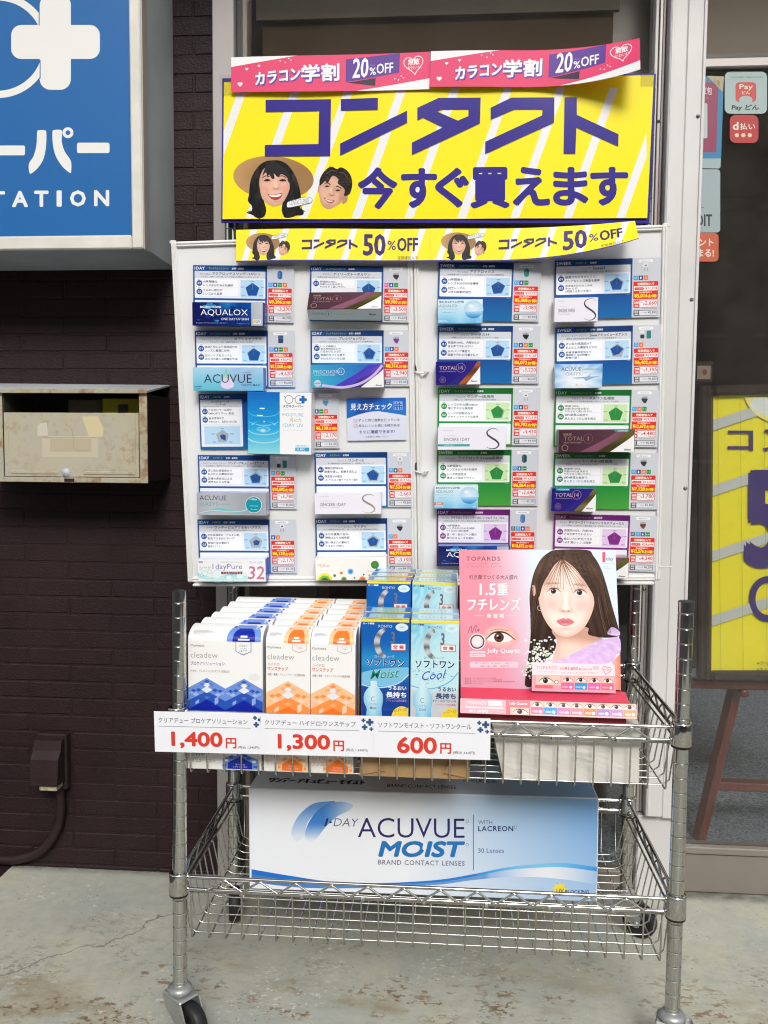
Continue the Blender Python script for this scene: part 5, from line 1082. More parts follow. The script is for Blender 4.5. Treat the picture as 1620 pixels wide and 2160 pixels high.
def a_t14(A, H, copper=(176, 96, 50), tl=False):
    sweep(A, H, (38, 30, 118), (46, 38, 132), (46, 38, 132), copper)
    A.text('TOTAL', 80, H*.20, 470, H*.36, (196, 176, 170), 3, -.002); A.ring(560, H*.27, 100, 6, (190, 166, 160), 3, 36); A.text('14', 512, H*.18, 606, H*.36, (200, 180, 172), 3, -.004); A.rect(80, H*.42, 455, H*.435, (170, 150, 180), 3); A.ring(150, H*.78, 66, 12, (120, 96, 140), 3, 24); A.oval(150, H*.78, 44, 44, (96, 76, 130), 3, n=16)
    A.text('Alcon', 780, H*.81, 925, H*.89, (40, 50, 120), 4, .03)
    if tl: A.rrect(95, 3, 400, H*.09, 8, (60, 170, 180), 4); A.text('ASTIGMATISM', 150, H*.02, 380, H*.075, (210, 240, 240), 5, .02)
def a_S(A, H, t, sx0, sx1, band=False, col0=(80, 70, 66), col1=(150, 136, 120)):
    A.rect(3, 3, 997, H-3, (238, 236, 246), 1); A.text('Sincere', 80, H*.10, 220, H*.16, (190, 188, 196), 3); A.text('シンシアワンデーS', 90, H*.34, 260, H*.39, (176, 172, 182), 3)
    A.text(t, 90, H*.46, 475 if not band else 470, H*.60, (140, 138, 148), 3, -.014); A.text('BI-WEEKLY DISPOSABLE', 90, H*.66, 370, H*.70, (186, 184, 194), 3)
    P_ = smooth([(.95, .10), (.72, 0), (.32, .02), (.06, .14), (.08, .30), (.38, .45), (.72, .58), (.97, .74), (.92, .90), (.62, 1), (.22, .98), (.0, .90)], 6, False)
    n = len(P_); A.stroke([(sx0+(sx1-sx0)*x, H*(.06+.88*y)) for x, y in P_], [5+(22*(sx1-sx0)/170)*math.sin(math.pi*i/n)**2 for i in range(n)], [lerp(col0, col1, i/n) for i in range(n)], 3)
    if band: A.rect(3, H*.74, 470, H*.84, (50, 170, 170), 2); A.text('乱視用 TORIC', 95, H*.76, 240, H*.82, (220, 244, 244), 3)
def a_day(A, H):
    A.rect(3, 3, 997, H-3, (246, 246, 240), 1); A.text('MyDay', 40, H*.28, 210, H*.44, (206, 182, 130), 3, -.006); A.text('daily disposable', 45, H*.55, 270, H*.60, (200, 200, 196), 3)
    for x, y, r, c in ((130, 1.02, 110, (240, 226, 60)), (130, 1.04, 84, (120, 190, 60)), (130, 1.06, 60, (44, 110, 50)), (270, .79, 20, (70, 140, 60)), (365, .68, 22, (240, 140, 50)), (400, .96, 40, (150, 190, 70)), (400, .96, 24, (60, 130, 60)), (495, .62, 44, (150, 200, 240)), (495, .62, 28, (60, 140, 220)), (550, .90, 14, (90, 160, 70)), (660, .98, 46, (244, 150, 50)), (660, .98, 24, (230, 90, 40)), (680, .76, 11, (40, 60, 40)), (760, .80, 18, (230, 180, 90)), (840, .34, 56, (80, 160, 60))):
        cy = H*y
        if cy+r > H-3:
            pts = clip([(x+r*math.cos(i*.2618), cy+r*math.sin(i*.2618)) for i in range(24)], 3, 3, 997, H-3)
            if len(pts) > 2: A.poly(pts, c, 2+.001*(200-r))
        else: A.oval(x, cy, r, r, c, 2+.001*(200-r), n=24, edge=lerp(c, (0, 0, 0), .25) if r > 50 else None)
    A.text('Cooper', 745, H*.58, 860, H*.66, (170, 170, 168), 3)
def a_aqua(A, H, tagc=None):
    A.gpoly([(3, 3), (997, 3), (997, H-3), (3, H-3)], lambda x, y: lerp(lerp((232, 242, 250), (150, 214, 240), y/H), (70, 160, 220), max(0, (y/H-.55)*1.2)*abs(math.sin(x*.005+.6))), 1, 12, 8)
    A.oval(800, H*.42, 215, H*.37, (226, 240, 250), 2, n=32, edge=(176, 216, 242)); A.gpoly([(800+215*math.cos(math.radians(t)), H*.42+H*.37*math.sin(math.radians(t))) for t in range(12, 170, 8)], lambda x, y: lerp((150, 206, 240), (40, 130, 206), (y/H-.55)*4), 2.5, 4, 4); A.oval(740, H*.28, 60, 40, (246, 250, 253), 3, edge=(226, 240, 250))
    A.text('BAUSCH+LOMB', 35, H*.06, 580, H*.15, (40, 128, 146), 3, .03, space=1.1); A.text('AQUALOX', 30, H*.21, 440, H*.34, (140, 170, 186), 3, -.014); A.text('ボシュロム アクアロックス', 30, H*.38, 440, H*.44, (110, 150, 180), 3); A.text('2週間交換レンズ', 90, H*.52, 400, H*.56, (110, 160, 200), 3)
    A.rect(20, H*.86, 200, H*.875, (230, 246, 252), 3); A.rect(20, H*.92, 230, H*.935, (230, 246, 252), 3); A.text('2 week', 860, H*.88, 960, H*.95, (230, 246, 252), 3.5)
    if tagc: A.rrect(3, H*.74, 205, H*.84, 6, tagc, 3); A.text('乱視用', 40, H*.755, 165, H*.825, (250, 230, 215), 4, .03)
def a_oasys(A, H):
    A.gpoly([(3, 3), (997, 3), (997, H-3), (3, H-3)], lambda x, y: lerp((244, 248, 252), (104, 170, 226), (math.hypot((x-480)/560, (y-H*.62)/(H*.75)))**2*.9*(.75+.25*math.sin(math.atan2(y-H*.6, x-480)*14))), 1, 16, 12)
    A.text('ACUVUE', 130, H*.13, 550, H*.29, (88, 100, 140), 3, -.004); A.text('OASYS', 220, H*.34, 545, H*.47, (120, 136, 170), 3, -.008, .2); A.rect(572, H*.13, 577, H*.47, (130, 150, 180), 3); A.text('HYDRACLEAR PLUS', 598, H*.19, 915, H*.24, (96, 110, 150), 3, .01); A.text('with', 600, H*.32, 700, H*.36, (130, 146, 176), 3)
    A.poly(smooth([(360, H*.58), (540, H*.54), (680, H*.52), (760, H*.37), (745, H*.52), (970, H*.49), (780, H*.60), (660, H*.70), (600, H*.60), (480, H*.60)], 4), (150, 176, 220), 2.5); A.poly([(430, H*.9), (450, H*.83), (480, H*.85)], (240, 210, 70), 3); A.text('Johnson', 470, H*.86, 590, H*.89, (140, 150, 160), 3)
NV, PK_ = (20, 40, 120), (232, 238, 242)
carton('navy carton with a silver end panel, top of the leftmost column', (405.3, 637.2), (558.5, 638.3), (559, 687.5), (407.5, 687), .03, a_navy, (20, 70, 150), NV, NV, (70, 60, 140))
carton('pastel blue carton with dark capitals and a rising drop', (406.7, 775), (555, 775), (555.8, 824.7), (408.7, 824.2), .03, a_max, (170, 210, 236), (110, 180, 210), right=(120, 130, 214))
carton('tall carton half water ripples, half white, standing off the left board', (521.8, 826.3), (655.8, 828), (655, 960.5), (519.1, 956), .046, a_water, (80, 160, 220), (200, 226, 232), (40, 130, 200), (236, 236, 238))
carton('silver grey carton with a teal circle', (414.8, 1039.2), (562.5, 1040.2), (561.5, 1087), (416.8, 1087.4), .034, a_silver, (150, 156, 190), (150, 150, 156), right=(170, 172, 184))
carton('white carton with bubbles and a pink 32', (415.8, 1179.1), (559.4, 1179.1), (559.4, 1227.2), (416.4, 1226.6), .034, a_pure, (222, 226, 236), right=(52, 74, 180))
# tilted carton: its face leans upward so that the pale long side shows below
tp = BP.px(652.5, 616.7); tq = BP.px(806.2, 615.8)
ca = math.radians(40); u_ = BP.u; v_ = BP.v*math.cos(ca)-BP.n*math.sin(ca)
R_ = BP.raised(.012); a = R_.at(*R_.px(652.5, 616.7)); b = R_.at(*R_.px(806.2, 615.8)); pl = Plane(a, b-a, v_)
def a_tilt(A, H):
    a_total(A, H)
    w_ = .1595*0+((b-a).length); M2 = Matrix.Translation((0, -w_*H/1000-.0003, 0)) @ Matrix.Rotation(math.pi/2, 4, 'X')
    A2 = Art(A.B, lambda x, y: (x*w_/1000, -y*w_/1000), 'gloss', .0002, M2)
    A2.rect(3, 3, 997, 190, (216, 218, 212), 1); A2.text('TOTAL', 60, 60, 240, 108, (130, 130, 126), 3, -.01); A2.ring(285, 84, 44, 4, (130, 130, 126), 3, 30); A2.text('1', 279, 60, 291, 108, (130, 130, 126), 3); A2.text('ONE-DAY CONTACT LENSES', 370, 84, 620, 98, (170, 170, 166), 3); A2.text('Alcon', 830, 76, 928, 112, (60, 62, 76), 3, .03)
carton('purple-brown carton tilted so its pale long side shows', 0, 0, 0, 0, .0305, a_tilt, (60, 40, 46), (216, 218, 212), (60, 40, 46), (90, 80, 60), frame=pl, size=((b-a).length, .048))
carton('turquoise to violet carton with a white corner', (655.3, 769.5), (808.3, 767.5), (810.8, 816.7), (655.8, 819.2), .03, a_prec, (90, 180, 210), (110, 70, 160), right=(110, 90, 180))
carton('white carton with a thin bronze S, second from the bottom beside the joint', (662.6, 1041.2), (804.2, 1040.2), (803.2, 1084), (663.2, 1085), .034, lambda A, H: a_S(A, H, 'SINCERE 1DAY', 720, 905, False, (110, 100, 84), (210, 196, 180)), (226, 226, 240), (200, 200, 210), (96, 84, 80))
carton('white carton with green, yellow and orange dots', (664.2, 1176.7), (814.4, 1174.6), (815, 1223), (665, 1224.5), .034, a_day, (244, 244, 236))
carton('pale aqua carton with a lens, top of the right board', (923.6, 631.6), (1018.8, 631.1), (1017.7, 681.2), (923.6, 683.5), .024, a_aqua, (226, 240, 248), (110, 186, 226), (70, 140, 206))
carton('indigo and copper carton with a white corner', (919.4, 763.3), (1013.1, 761.6), (1013.4, 810.9), (919.4, 812), .024, a_t14, (46, 40, 130), (200, 200, 204), right=(230, 230, 230))
carton('white carton with a dark S and a teal band', (923.2, 901.6), (1068.3, 901), (1066.9, 950.5), (923.2, 948), .034, lambda A, H: a_S(A, H, 'SINCERE 1DAY', 715, 895, True, (90, 90, 94), (60, 60, 66)), (206, 226, 234), (214, 214, 224), (96, 84, 80))
carton('pale aqua carton with a lens and a small orange tag', (916.2, 1023.8), (1008.7, 1024.2), (1007.9, 1072.7), (915.6, 1072.7), .024, lambda A, H: a_aqua(A, H, (240, 130, 80)), (226, 240, 248), (110, 186, 226), (90, 160, 216))
carton('navy carton partly hidden behind the pink display stand', (924.4, 1152.1), (1076, 1152.1), (1076.5, 1193.5), (924.4, 1192.4), .034, a_navy, (20, 70, 150), NV, NV, (70, 60, 140))
carton('small white carton with a large dark S, top right', (1169.9, 628.5), (1262.5, 626.9), (1259.6, 678.6), (1168.6, 678.6), .024, lambda A, H: a_S(A, H, 'SINCERE 2WEEK', 680, 950, False, (96, 76, 76), (84, 66, 70)), (240, 240, 246), (206, 206, 216))
carton('light blue carton with bright rays and a splash', (1171.3, 768.1), (1271.2, 767.4), (1268.5, 818.4), (1168.6, 819.1), .024, a_oasys, (190, 218, 244), (170, 200, 230))
carton('long dark brown carton with a green tag, projecting over the price panel', (1178.7, 906.7), (1338.6, 905.7), (1336.1, 954.6), (1175.6, 953.2), .036, lambda A, H: a_total(A, H, True), (120, 112, 104), (70, 56, 56), (110, 106, 100))
carton('small bright blue carton with a teal label and olive sweep', (1164, 1030), (1258.1, 1031), (1257.1, 1079.9), (1162.8, 1078.4), .024, lambda A, H: a_t14(A, H, (120, 112, 60), True), (60, 90, 170), (200, 200, 206), (40, 120, 170))
carton('dark carton mostly hidden behind the portrait on the pink stand', (1176, 1173.5), (1327.8, 1176.6), (1326.4, 1220.4), (1176, 1218), .034, a_total, (150, 110, 124), (90, 80, 80))

# ================================================================ goods on the upper shelf
FL = .4872                                           # top of the basket wires
def zig_print(A, n, W_, H, dark, mid, light):
    """chevrons of small diamonds, n peaks across"""
    p = W_/n
    for i in range(n):
        x0, xm, x1 = i*p, (i+.5)*p, (i+1)*p
        A.poly([(x0, .28*p), (xm, 0), (x1, .28*p), (x1, .62*p), (xm, .36*p), (x0, .62*p)], light, 1)
        A.poly([(x0, .62*p), (xm, .36*p), (x1, .62*p), (x1, H), (x0, H)], mid, 1.2)
        A.poly([(x0, .86*p), (xm, .58*p), (x1, .86*p), (x1, H), (x0, H)], dark, 1.4)
        for dx, dy, c, s in ((0, .14, WHT, .11), (0, .27, (236, 238, 246), .15), (-.36, .30, mid, .07), (.36, .30, mid, .07), (-.22, .28, mid, .08), (.22, .28, mid, .08), (-.30, .40, lerp(light, WHT, .45), .09), (.30, .40, lerp(light, WHT, .45), .09), (-.42, .36, lerp(light, WHT, .3), .07), (.42, .36, lerp(light, WHT, .3), .07), (0, .05, mid, .08), (-.12, .13, lerp(light, mid, .4), .07), (.12, .13, lerp(light, mid, .4), .07), (0, .48, lerp(mid, light, .5), .08)):
            X, Y = xm+dx*p, dy*p+.05*p; A.poly([(X-s*p, Y), (X, Y-s*.62*p), (X+s*p, Y), (X, Y+s*.62*p)], c, 2)
        for sg in (-1, 1):
            X, Y = xm+sg*.26*p, .60*p; A.poly([(X-.05*p, Y-.05*p*sg), (X+.05*p, Y-.1*p*(1 if sg > 0 else .2)), (X+.05*p, Y+.07*p), (X-.05*p, Y+.13*p)], lerp(light, WHT, .3), 2.2)
BLUE3 = ((10, 34, 160), (40, 86, 186), (112, 150, 224)); OR3 = ((250, 122, 36), (250, 152, 74), (252, 200, 150))
def bottle_box(w_, blue):
    """a tall carton whose top rounds over to the front; z from 0 up"""
    d, h1, h2 = .054, .172, .194
    B = MB(); W_ = 1000
    c0 = (246, 246, 244)
    pf = [(0, 0), (h1, 0)]
    n = 8
    arc = [(h1+(h2-h1)*math.sin(i/n*math.pi/2), .044*(1-math.cos(i/n*math.pi/2))) for i in range(n+1)]    # (z, y)
    V = []
    sec = [(0.0, 0.0)]+[(z_, y) for z_, y in arc]+[(h2-.001, d-.002), (h2-.004, d), (0.0, d)]
    for x in (0, w_): V += [(x, y, z_) for z_, y in sec]
    k = len(sec)
    F = [(i, k+i, k+i+1, i+1) for i in range(k-1)]+[(k-1, 2*k-1, k, 0)]
    B.mesh(V, [f[::-1] for f in F], 'card', c0)
    B.mesh(V[:k], [tuple(range(k))], 'card', (226, 226, 224)); B.mesh(V[k:], [tuple(range(k))[::-1]], 'card', (226, 226, 224))
    FM = Matrix(((1, 0, 0, 0), (0, 0, -1, -.0001), (0, 1, 0, 0), (0, 0, 0, 1)))
    s = w_/W_
    A = Art(B, lambda x, y: (x*s, h1-y*s), 'card', .0001, FM); H = h1/s
    dk, md, lt = BLUE3 if blue else OR3
    ink = (96, 96, 160) if blue else (226, 110, 66)
    zt = .066/s if blue else .0675/s
    A2 = Art(B, lambda x, y: (x*s, h1-(zt+y)*s), 'card', .0001, FM)
    zig_print(A2, 2 if blue else 1, W_, H-zt, dk, md, lt)
    f = 1 if blue else 1.66
    A.text('Ophtecs', 35, 45*f, 35+185*f, 85*f, (110, 112, 112), 3, 0)
    A.text('cleadew', 35, 162*f*.92, 35+365*f, 245*f*.92, (150, 152, 150), 3, -.012)
    if blue: A.text('プロケアソリューション', 35, 275, 490, 325, (92, 92, 150), 3, .006); A.text('PHMB・アレキシジンのダブル消毒処方', 35, 385, 560, 420, (150, 150, 150), 3)
    else: A.text('ハイドロ:', 38, 455, 320, 515, ink, 3, .004); A.text('ワンステップ', 38, 540, 500, 630, ink, 3, .02); A.text('細菌・真菌・アカントアメーバを徹底消毒', 42, 690, 880, 745, (150, 130, 120), 3)
    x0, x1 = (640, 850) if blue else (600, 915); yb = 180 if blue else 215
    pts = [(x0, 0), (x0, yb*.72), ((x0+x1)/2, yb), (x1, yb*.72), (x1, 0)]
    A.poly(pts, ink, 2); A.poly([(x0+8, 2), (x0+8, yb*.70), ((x0+x1)/2, yb-12), (x1-8, yb*.70), (x1-8, 2)], (246, 246, 244), 2.4)
    if blue: A.text('うるおい', 688, 38, 800, 64, ink, 3, .01); A.text('つづく', 700, 76, 790, 100, ink, 3, .01); A.text('1本ケア', 694, 110, 796, 134, ink, 3, .01)
    else: A.text('ポビドンヨード', 640, 36, 880, 66, ink, 3); A.text('の消毒力', 690, 84, 830, 118, ink, 3)
    if blue: A.oval(890, 470, 80, 46, (236, 236, 234), 2, n=20)
    # the print rolling over the top: measured along the curve
    L_ = [0]
    for (za, ya), (zb, yb_) in zip(arc, arc[1:]): L_.append(L_[-1]+math.hypot(zb-za, yb_-ya))
    def over(x, t):
        t = max(0, min(L_[-1], t)); i = 0
        while i < n-1 and L_[i+1] < t: i += 1
        q = (t-L_[i])/(L_[i+1]-L_[i]); z_ = arc[i][0]+(arc[i+1][0]-arc[i][0])*q; y = arc[i][1]+(arc[i+1][1]-arc[i][1])*q
        tz, ty = arc[i+1][0]-arc[i][0], arc[i+1][1]-arc[i][1]; l = math.hypot(tz, ty); return Vector((x, y-.0003*tz/l, z_+.0003*ty/l))
    def strip_over(xa, xb, ta, tb, c, e=0):
        for j in range(8):
            t0, t1 = ta+(tb-ta)*j/8, ta+(tb-ta)*(j+1)/8; q = [over(xa, t0), over(xb, t0), over(xb, t1), over(xa, t1)]
            nrm = (q[1]-q[0]).cross(q[3]-q[0]).normalized()
            B.face([p+nrm*e for p in q], 'card', c)
    xa, xb = (.52*w_, .975*w_) if blue else (.40*w_, .97*w_); m_ = (xa+xb)/2; hw = (xb-xa)/2
    TT = .046
    for j in range(9):                                # a broad arch with a darker core
        t0 = TT*j/9; f0 = math.sqrt(max(0, 1-(.95*j/9)**2))
        strip_over(m_-hw*f0, m_+hw*f0, t0, t0+TT/9, lt, 0)
        if j < 6: strip_over(m_-hw*.66*math.sqrt(1-(j/6.3)**2), m_+hw*.66*math.sqrt(1-(j/6.3)**2), t0, t0+TT/9, dk, .0002)
    for j in range(14):
        random.seed(j); xx = m_+hw*random.uniform(-.95, .85); tt = random.uniform(0, TT*.8)
        if abs(xx-m_) > hw*.55: strip_over(xx, xx+hw*.13, tt, tt+TT*.18, random.choice([md, lerp(lt, WHT, .6), md]), .0003)
    strip_over(m_-hw*.2, m_+hw*.2, TT*.16, TT*.24, (236, 238, 246), .0004); strip_over(m_-hw*.34, m_+hw*.34, TT*.05, TT*.11, (236, 238, 246), .0004)
    for j in range(4): strip_over(.06*w_, (.22+.05*((j*7) % 4))*w_, .012+j*.003, .0132+j*.003, (176, 178, 180), .0001)
    return B
def lying_box(w_, blue):
    B = MB(); h, d = .0575, .2
    B.box(0, 0, 0, w_, d, h, 'card', (240, 238, 232), r=.0008)
    FM = Matrix(((1, 0, 0, 0), (0, 0, -1, -.0001), (0, 1, 0, 0), (0, 0, 0, 1)))
    A = Art(B, lambda x, y: (x*w_/1000, h-y*h/1000), 'card', .0001, FM); dk, md, lt = BLUE3 if blue else OR3
    ink = (110, 104, 110) if blue else (226, 140, 100)
    A.text('cleadew', 60, 180, 520, 320, (170, 170, 168), 3, -.01)
    A.text('プロケア' if blue else 'ハイドロ:', 60, 480, 300 if blue else 380, 580, ink, 3, .005); A.text('ソリューション' if blue else 'ワンステップ', 60, 650, 380 if blue else 620, 780, ink, 3, .005)
    xm, hw = (715, 235) if blue else (650, 330)
    A.poly([(xm-hw, 960), (xm-hw, 640), (xm, 420), (xm+hw, 640), (xm+hw, 960)], lt, 1); A.poly([(xm-hw*.7, 960), (xm-hw*.7, 760), (xm, 560), (xm+hw*.7, 760), (xm+hw*.7, 960)], dk, 2)
    for sx, sy, c in ((-.8, 700, WHT), (.8, 720, WHT), (-.5, 600, md), (.5, 620, md), (0, 470, WHT), (-.9, 860, md), (.88, 880, md), (-.3, 520, WHT), (.3, 540, md)): A.rect(xm+sx*hw-26, sy-40, xm+sx*hw+26, sy+30, c, 1.5)
    A.text('すべての', xm-hw*.28, 790, xm+hw*.28, 840, (226, 228, 240), 3); A.text('ソフトレンズに', xm-hw*.42, 860, xm+hw*.42, 915, (226, 228, 240), 3)
    return B
ORD = ('front', 'second', 'third', 'fourth', 'fifth', 'rearmost')
def row(x0, w_, blue, which, jit):
    proto = None
    B = lying_box(w_, blue); o = B.build('solution_carton', loc=(x0-.003, .016, FL))
    tag(o, ('white carton with a blue chevron lying under the blue solution cartons' if blue else 'white carton with an orange chevron lying under the %s orange row' % which), 'carton', 'solution cartons lying in the basket')
    for i in range(6):
        if proto is None: o = proto = bottle_box(w_, blue).build('solution_carton')
        else: o = proto.copy(); COL.objects.link(o)
        random.seed(i*7+jit)
        o.location = (x0+i*(.0020 if blue else .0005)+random.uniform(-.001, .001), .018+i*.0562+random.uniform(-.001, .001), FL+.0588)
        o.rotation_euler = (0, 0, random.uniform(-.012, .012))
        col_ = 'blue-patterned' if blue else 'orange-patterned'
        tag(o, ('%s white carton with blue chevrons, rounded top, %s in its row' % ('broad', ORD[i])) if blue else 'narrow white carton with orange chevrons, %s in the %s orange row' % (ORD[i], which), 'carton', 'blue chevron cartons' if blue else 'orange chevron cartons')
row(.0155, .1335, True, '', 1); row(.1535, .0785, False, 'left', 2); row(.2345, .0785, False, 'right', 3)

def eye_box(cool):
    w_, d, h = .0835, .056, .2
    B = MB(); front = (206, 232, 240) if cool else (24, 104, 186)
    B.box(0, 0, 0, w_, d, h, 'gloss', front, r=.0008)
    FM = Matrix(((1, 0, 0, 0), (0, 0, -1, -.0001), (0, 1, 0, 0), (0, 0, 0, 1)))
    A = Art(B, lambda x, y: (x*w_/1000, h-y*w_/1000), 'gloss', .0001, FM); H = h/w_*1000
    if cool: A.gpoly([(8, 8), (992, 8), (992, H-8), (8, H-8)], lambda x, y: lerp(lerp((200, 236, 244), (96, 190, 224), max(0, 1-math.hypot(x, y)/900)*(.6+.4*math.sin(math.atan2(y, x+60)*26))), (206, 208, 212), max(0, (y-1450)/100)), 1, 14, 22)
    else: A.gpoly([(8, 8), (992, 8), (992, H-8), (8, H-8)], lambda x, y: lerp(lerp((20, 96, 180), (46, 156, 214), max(0, 1-abs(y-900)/420)), (18, 64, 150), max(0, (y-1300)/220)), 1, 4, 18)
    A.rect(8, 4, 992, 54, (248, 232, 70), 2)
    A.text('ロート製薬', 35, 70, 270, 112, (240, 244, 250) if not cool else (40, 90, 140), 3, .04)
    A.oval(842, 160, 132, 84, (226, 240, 246), 2, n=24); A.oval(842, 160, 110, 66, (190, 226, 240), 2.4, n=20, edge=(232, 244, 248)); A.stroke([(790, 175), (840, 150), (880, 165)], 10, (160, 196, 214), 3)
    A.text('ROHTO', 355, 115, 640, 172, (216, 226, 236) if not cool else (90, 110, 126), 3, .0)
    pts = [(520-215*math.cos(math.radians(t)), 500+295*math.sin(math.radians(t))) for t in range(-78, 80, 6)]
    A.stroke([(x+20, y) for x, y in pts], [70+50*math.cos(math.radians(t)) for t in range(-78, 80, 6)], [lerp((96, 98, 104), (206, 208, 212), abs(math.sin(i*.42))) for i in range(len(pts))], 3)
    A.text('3', 610, 255, 700, 520, (110, 116, 124), 3.4, .03, .1)
    A.rrect(618, 500, 930, 648, 8, (204, 60, 60), 4); A.rrect(630, 512, 918, 636, 6, (244, 240, 238), 4.4); A.text('空 箱', 668, 536, 884, 612, (200, 44, 48), 5, .035)
    A.text('ロートCキューブ', 280, 755, 690, 808, (200, 220, 240) if not cool else (80, 120, 160), 3, .01)
    A.text('ソフトワン', 100, 838, 910, 1000, (226, 240, 250), 3.4, .06); A.text('ソフトワン', 100, 838, 910, 1000, (24, 34, 96), 4, .025)
    if not cool:
        A.poly(smooth([(8, 1130), (300, 1060), (700, 1010), (992, 1000)], 6, False)+smooth([(992, 1130), (800, 1330), (500, 1420), (200, 1410), (8, 1380)], 6, False), (126, 196, 230), 1.6)
        A.stroke(smooth([(8, 1390), (250, 1440), (520, 1430), (800, 1330), (992, 1150)], 6, False), 22, (206, 226, 240), 2.2)
    else:
        random.seed(5)
        for _ in range(46):
            x, y = random.uniform(20, 980), random.uniform(960, 1380)
            if math.hypot(x-500, (y-700)) < 720: A.poly([(x+random.uniform(-34, 34), y+random.uniform(-26, 26)) for _ in range(4)], random.choice([(40, 120, 200), (120, 190, 232), (236, 246, 250), (60, 150, 214)]), 1.7+_*.01)
        A.stroke(smooth([(8, 1380), (250, 1440), (520, 1420), (800, 1290), (992, 1080)], 6, False), 22, (110, 180, 226), 2.2)
    A.text('Moist' if not cool else 'Cool', 190 if not cool else 240, 1080, 800 if not cool else 740, 1270, (232, 244, 240), 4, .03, .3, dy=-60); A.text('Moist' if not cool else 'Cool', 190 if not cool else 240, 1080, 800 if not cool else 740, 1270, (30, 140, 120) if not cool else (34, 96, 186), 5, .006, .3, dy=-60)
    bt = smooth([(200, 1310), (330, 1310), (335, 1400), (400, 1490), (455, 1600), (455, 1760), (430, 1900), (445, 2050), (470, H-12), (80, H-12), (105, 2050), (120, 1900), (62, 1760), (62, 1600), (120, 1490), (195, 1400)], 4)
    A.gpoly([(x, min(y, H-10)) for x, y in bt], lambda x, y: lerp((222, 242, 248), (110, 190, 226), abs(x-250)/260*.9+max(0, (y-1700)/900)), 3, 8, 6)
    A.ring(262, 1690, 46, 12, (110, 130, 140), 4, 14, 60, 300); A.text('ソフトワン', 170, 1780, 350, 1830, (50, 80, 130), 4); A.text('Moist' if not cool else 'Cool', 190, 1850, 330, 1910, (30, 130, 110) if not cool else (40, 96, 180), 4, .01, .2)
    c = (240, 244, 250) if not cool else (60, 80, 120)
    A.text('うるおい', 570, 1395, 950, 1490, c, 3, .03); A.text('長持ち', 520, 1525, 950, 1650, c, 3, .04)
    if cool: A.text('&クールなつけ心地', 470, 1665, 950, 1715, c, 3, .01); A.text('ソフトレンズ用消毒液', 520, 1750, 945, 1790, (200, 90, 130), 3, .01)
    else: A.rect(520, 1668, 950, 1674, (150, 180, 220), 3); A.text('ソフトレンズ用消毒液', 520, 1690, 950, 1740, (190, 150, 210), 3, .01)
    A.poly([(992, 1860)]+[(860+220*math.cos(math.radians(t)), 2080+250*math.sin(math.radians(t))) for t in range(-52, -181, -10)]+[(640, 2200), (992, 2200)], (248, 214, 60), 3); A.text('レンズケース付', 700, 1880, 960, 1960, (90, 90, 60), 4, 0, dy=-30)
    for x in (760, 900): A.oval(x, 2080, 62, 48, (248, 244, 214), 4, n=18)
    TM = Matrix(((1, 0, 0, 0), (0, 1, 0, 0), (0, 0, 1, h+.0001), (0, 0, 0, 1)))
    A = Art(B, lambda x, y: (x*w_/1000, d*y/1000), 'gloss', .0001, TM)
    A.rect(10, 10, 990, 990, (120, 178, 226) if not cool else (170, 214, 236), 1); A.rect(10, 10, 990, 190, (248, 232, 70), 2.3); A.rect(140, 240, 860, 860, (190, 226, 226) if not cool else (214, 236, 240), 1.5); A.rect(380, 300, 720, 820, (166, 214, 176) if not cool else (200, 230, 226), 1.8); A.rect(180, 420, 800, 560, (226, 238, 240), 2.2); A.rect(10, 240, 120, 900, (70, 120, 200) if not cool else (150, 196, 232), 1.7); A.rect(880, 240, 990, 900, (70, 120, 200) if not cool else (150, 196, 232), 1.7)
    for i in range(7): A.rect(200+i*80, 460, 250+i*80, 520, (120, 150, 170), 2.6)
    for i in range(9): A.rect(150+i*78, 44, 200+i*78, 82, (170, 160, 60), 2.6)
    return B
for cool, xx in ((False, .3222), (True, .4088)):
    proto = None
    nm = 'pale blue' if cool else 'deep blue'
    for i in range(5):
        o = eye_box(cool).build('bottle_carton') if proto is None else proto.copy()
        if proto is None: proto = o
        else: COL.objects.link(o)
        random.seed(i+40*cool)
        y = .020+i*.0585 if i < 2 else .1515+(i-2)*.0585
        z_ = .5635 if i < 2 else .6095
        o.location = (xx+random.uniform(-.0006, .0006)+(0 if i < 2 else -.004+(i-2)*.002), y, z_+.0001); o.rotation_euler = (0, 0, random.uniform(-.006, .006))
        tag(o, '%s carton with a yellow top edge, %s' % (nm, ('front of its column', 'directly behind the front one', 'first of the raised rear three', 'middle of the raised rear three', 'rearmost of the raised three')[i]), 'carton', nm+' bottle cartons')
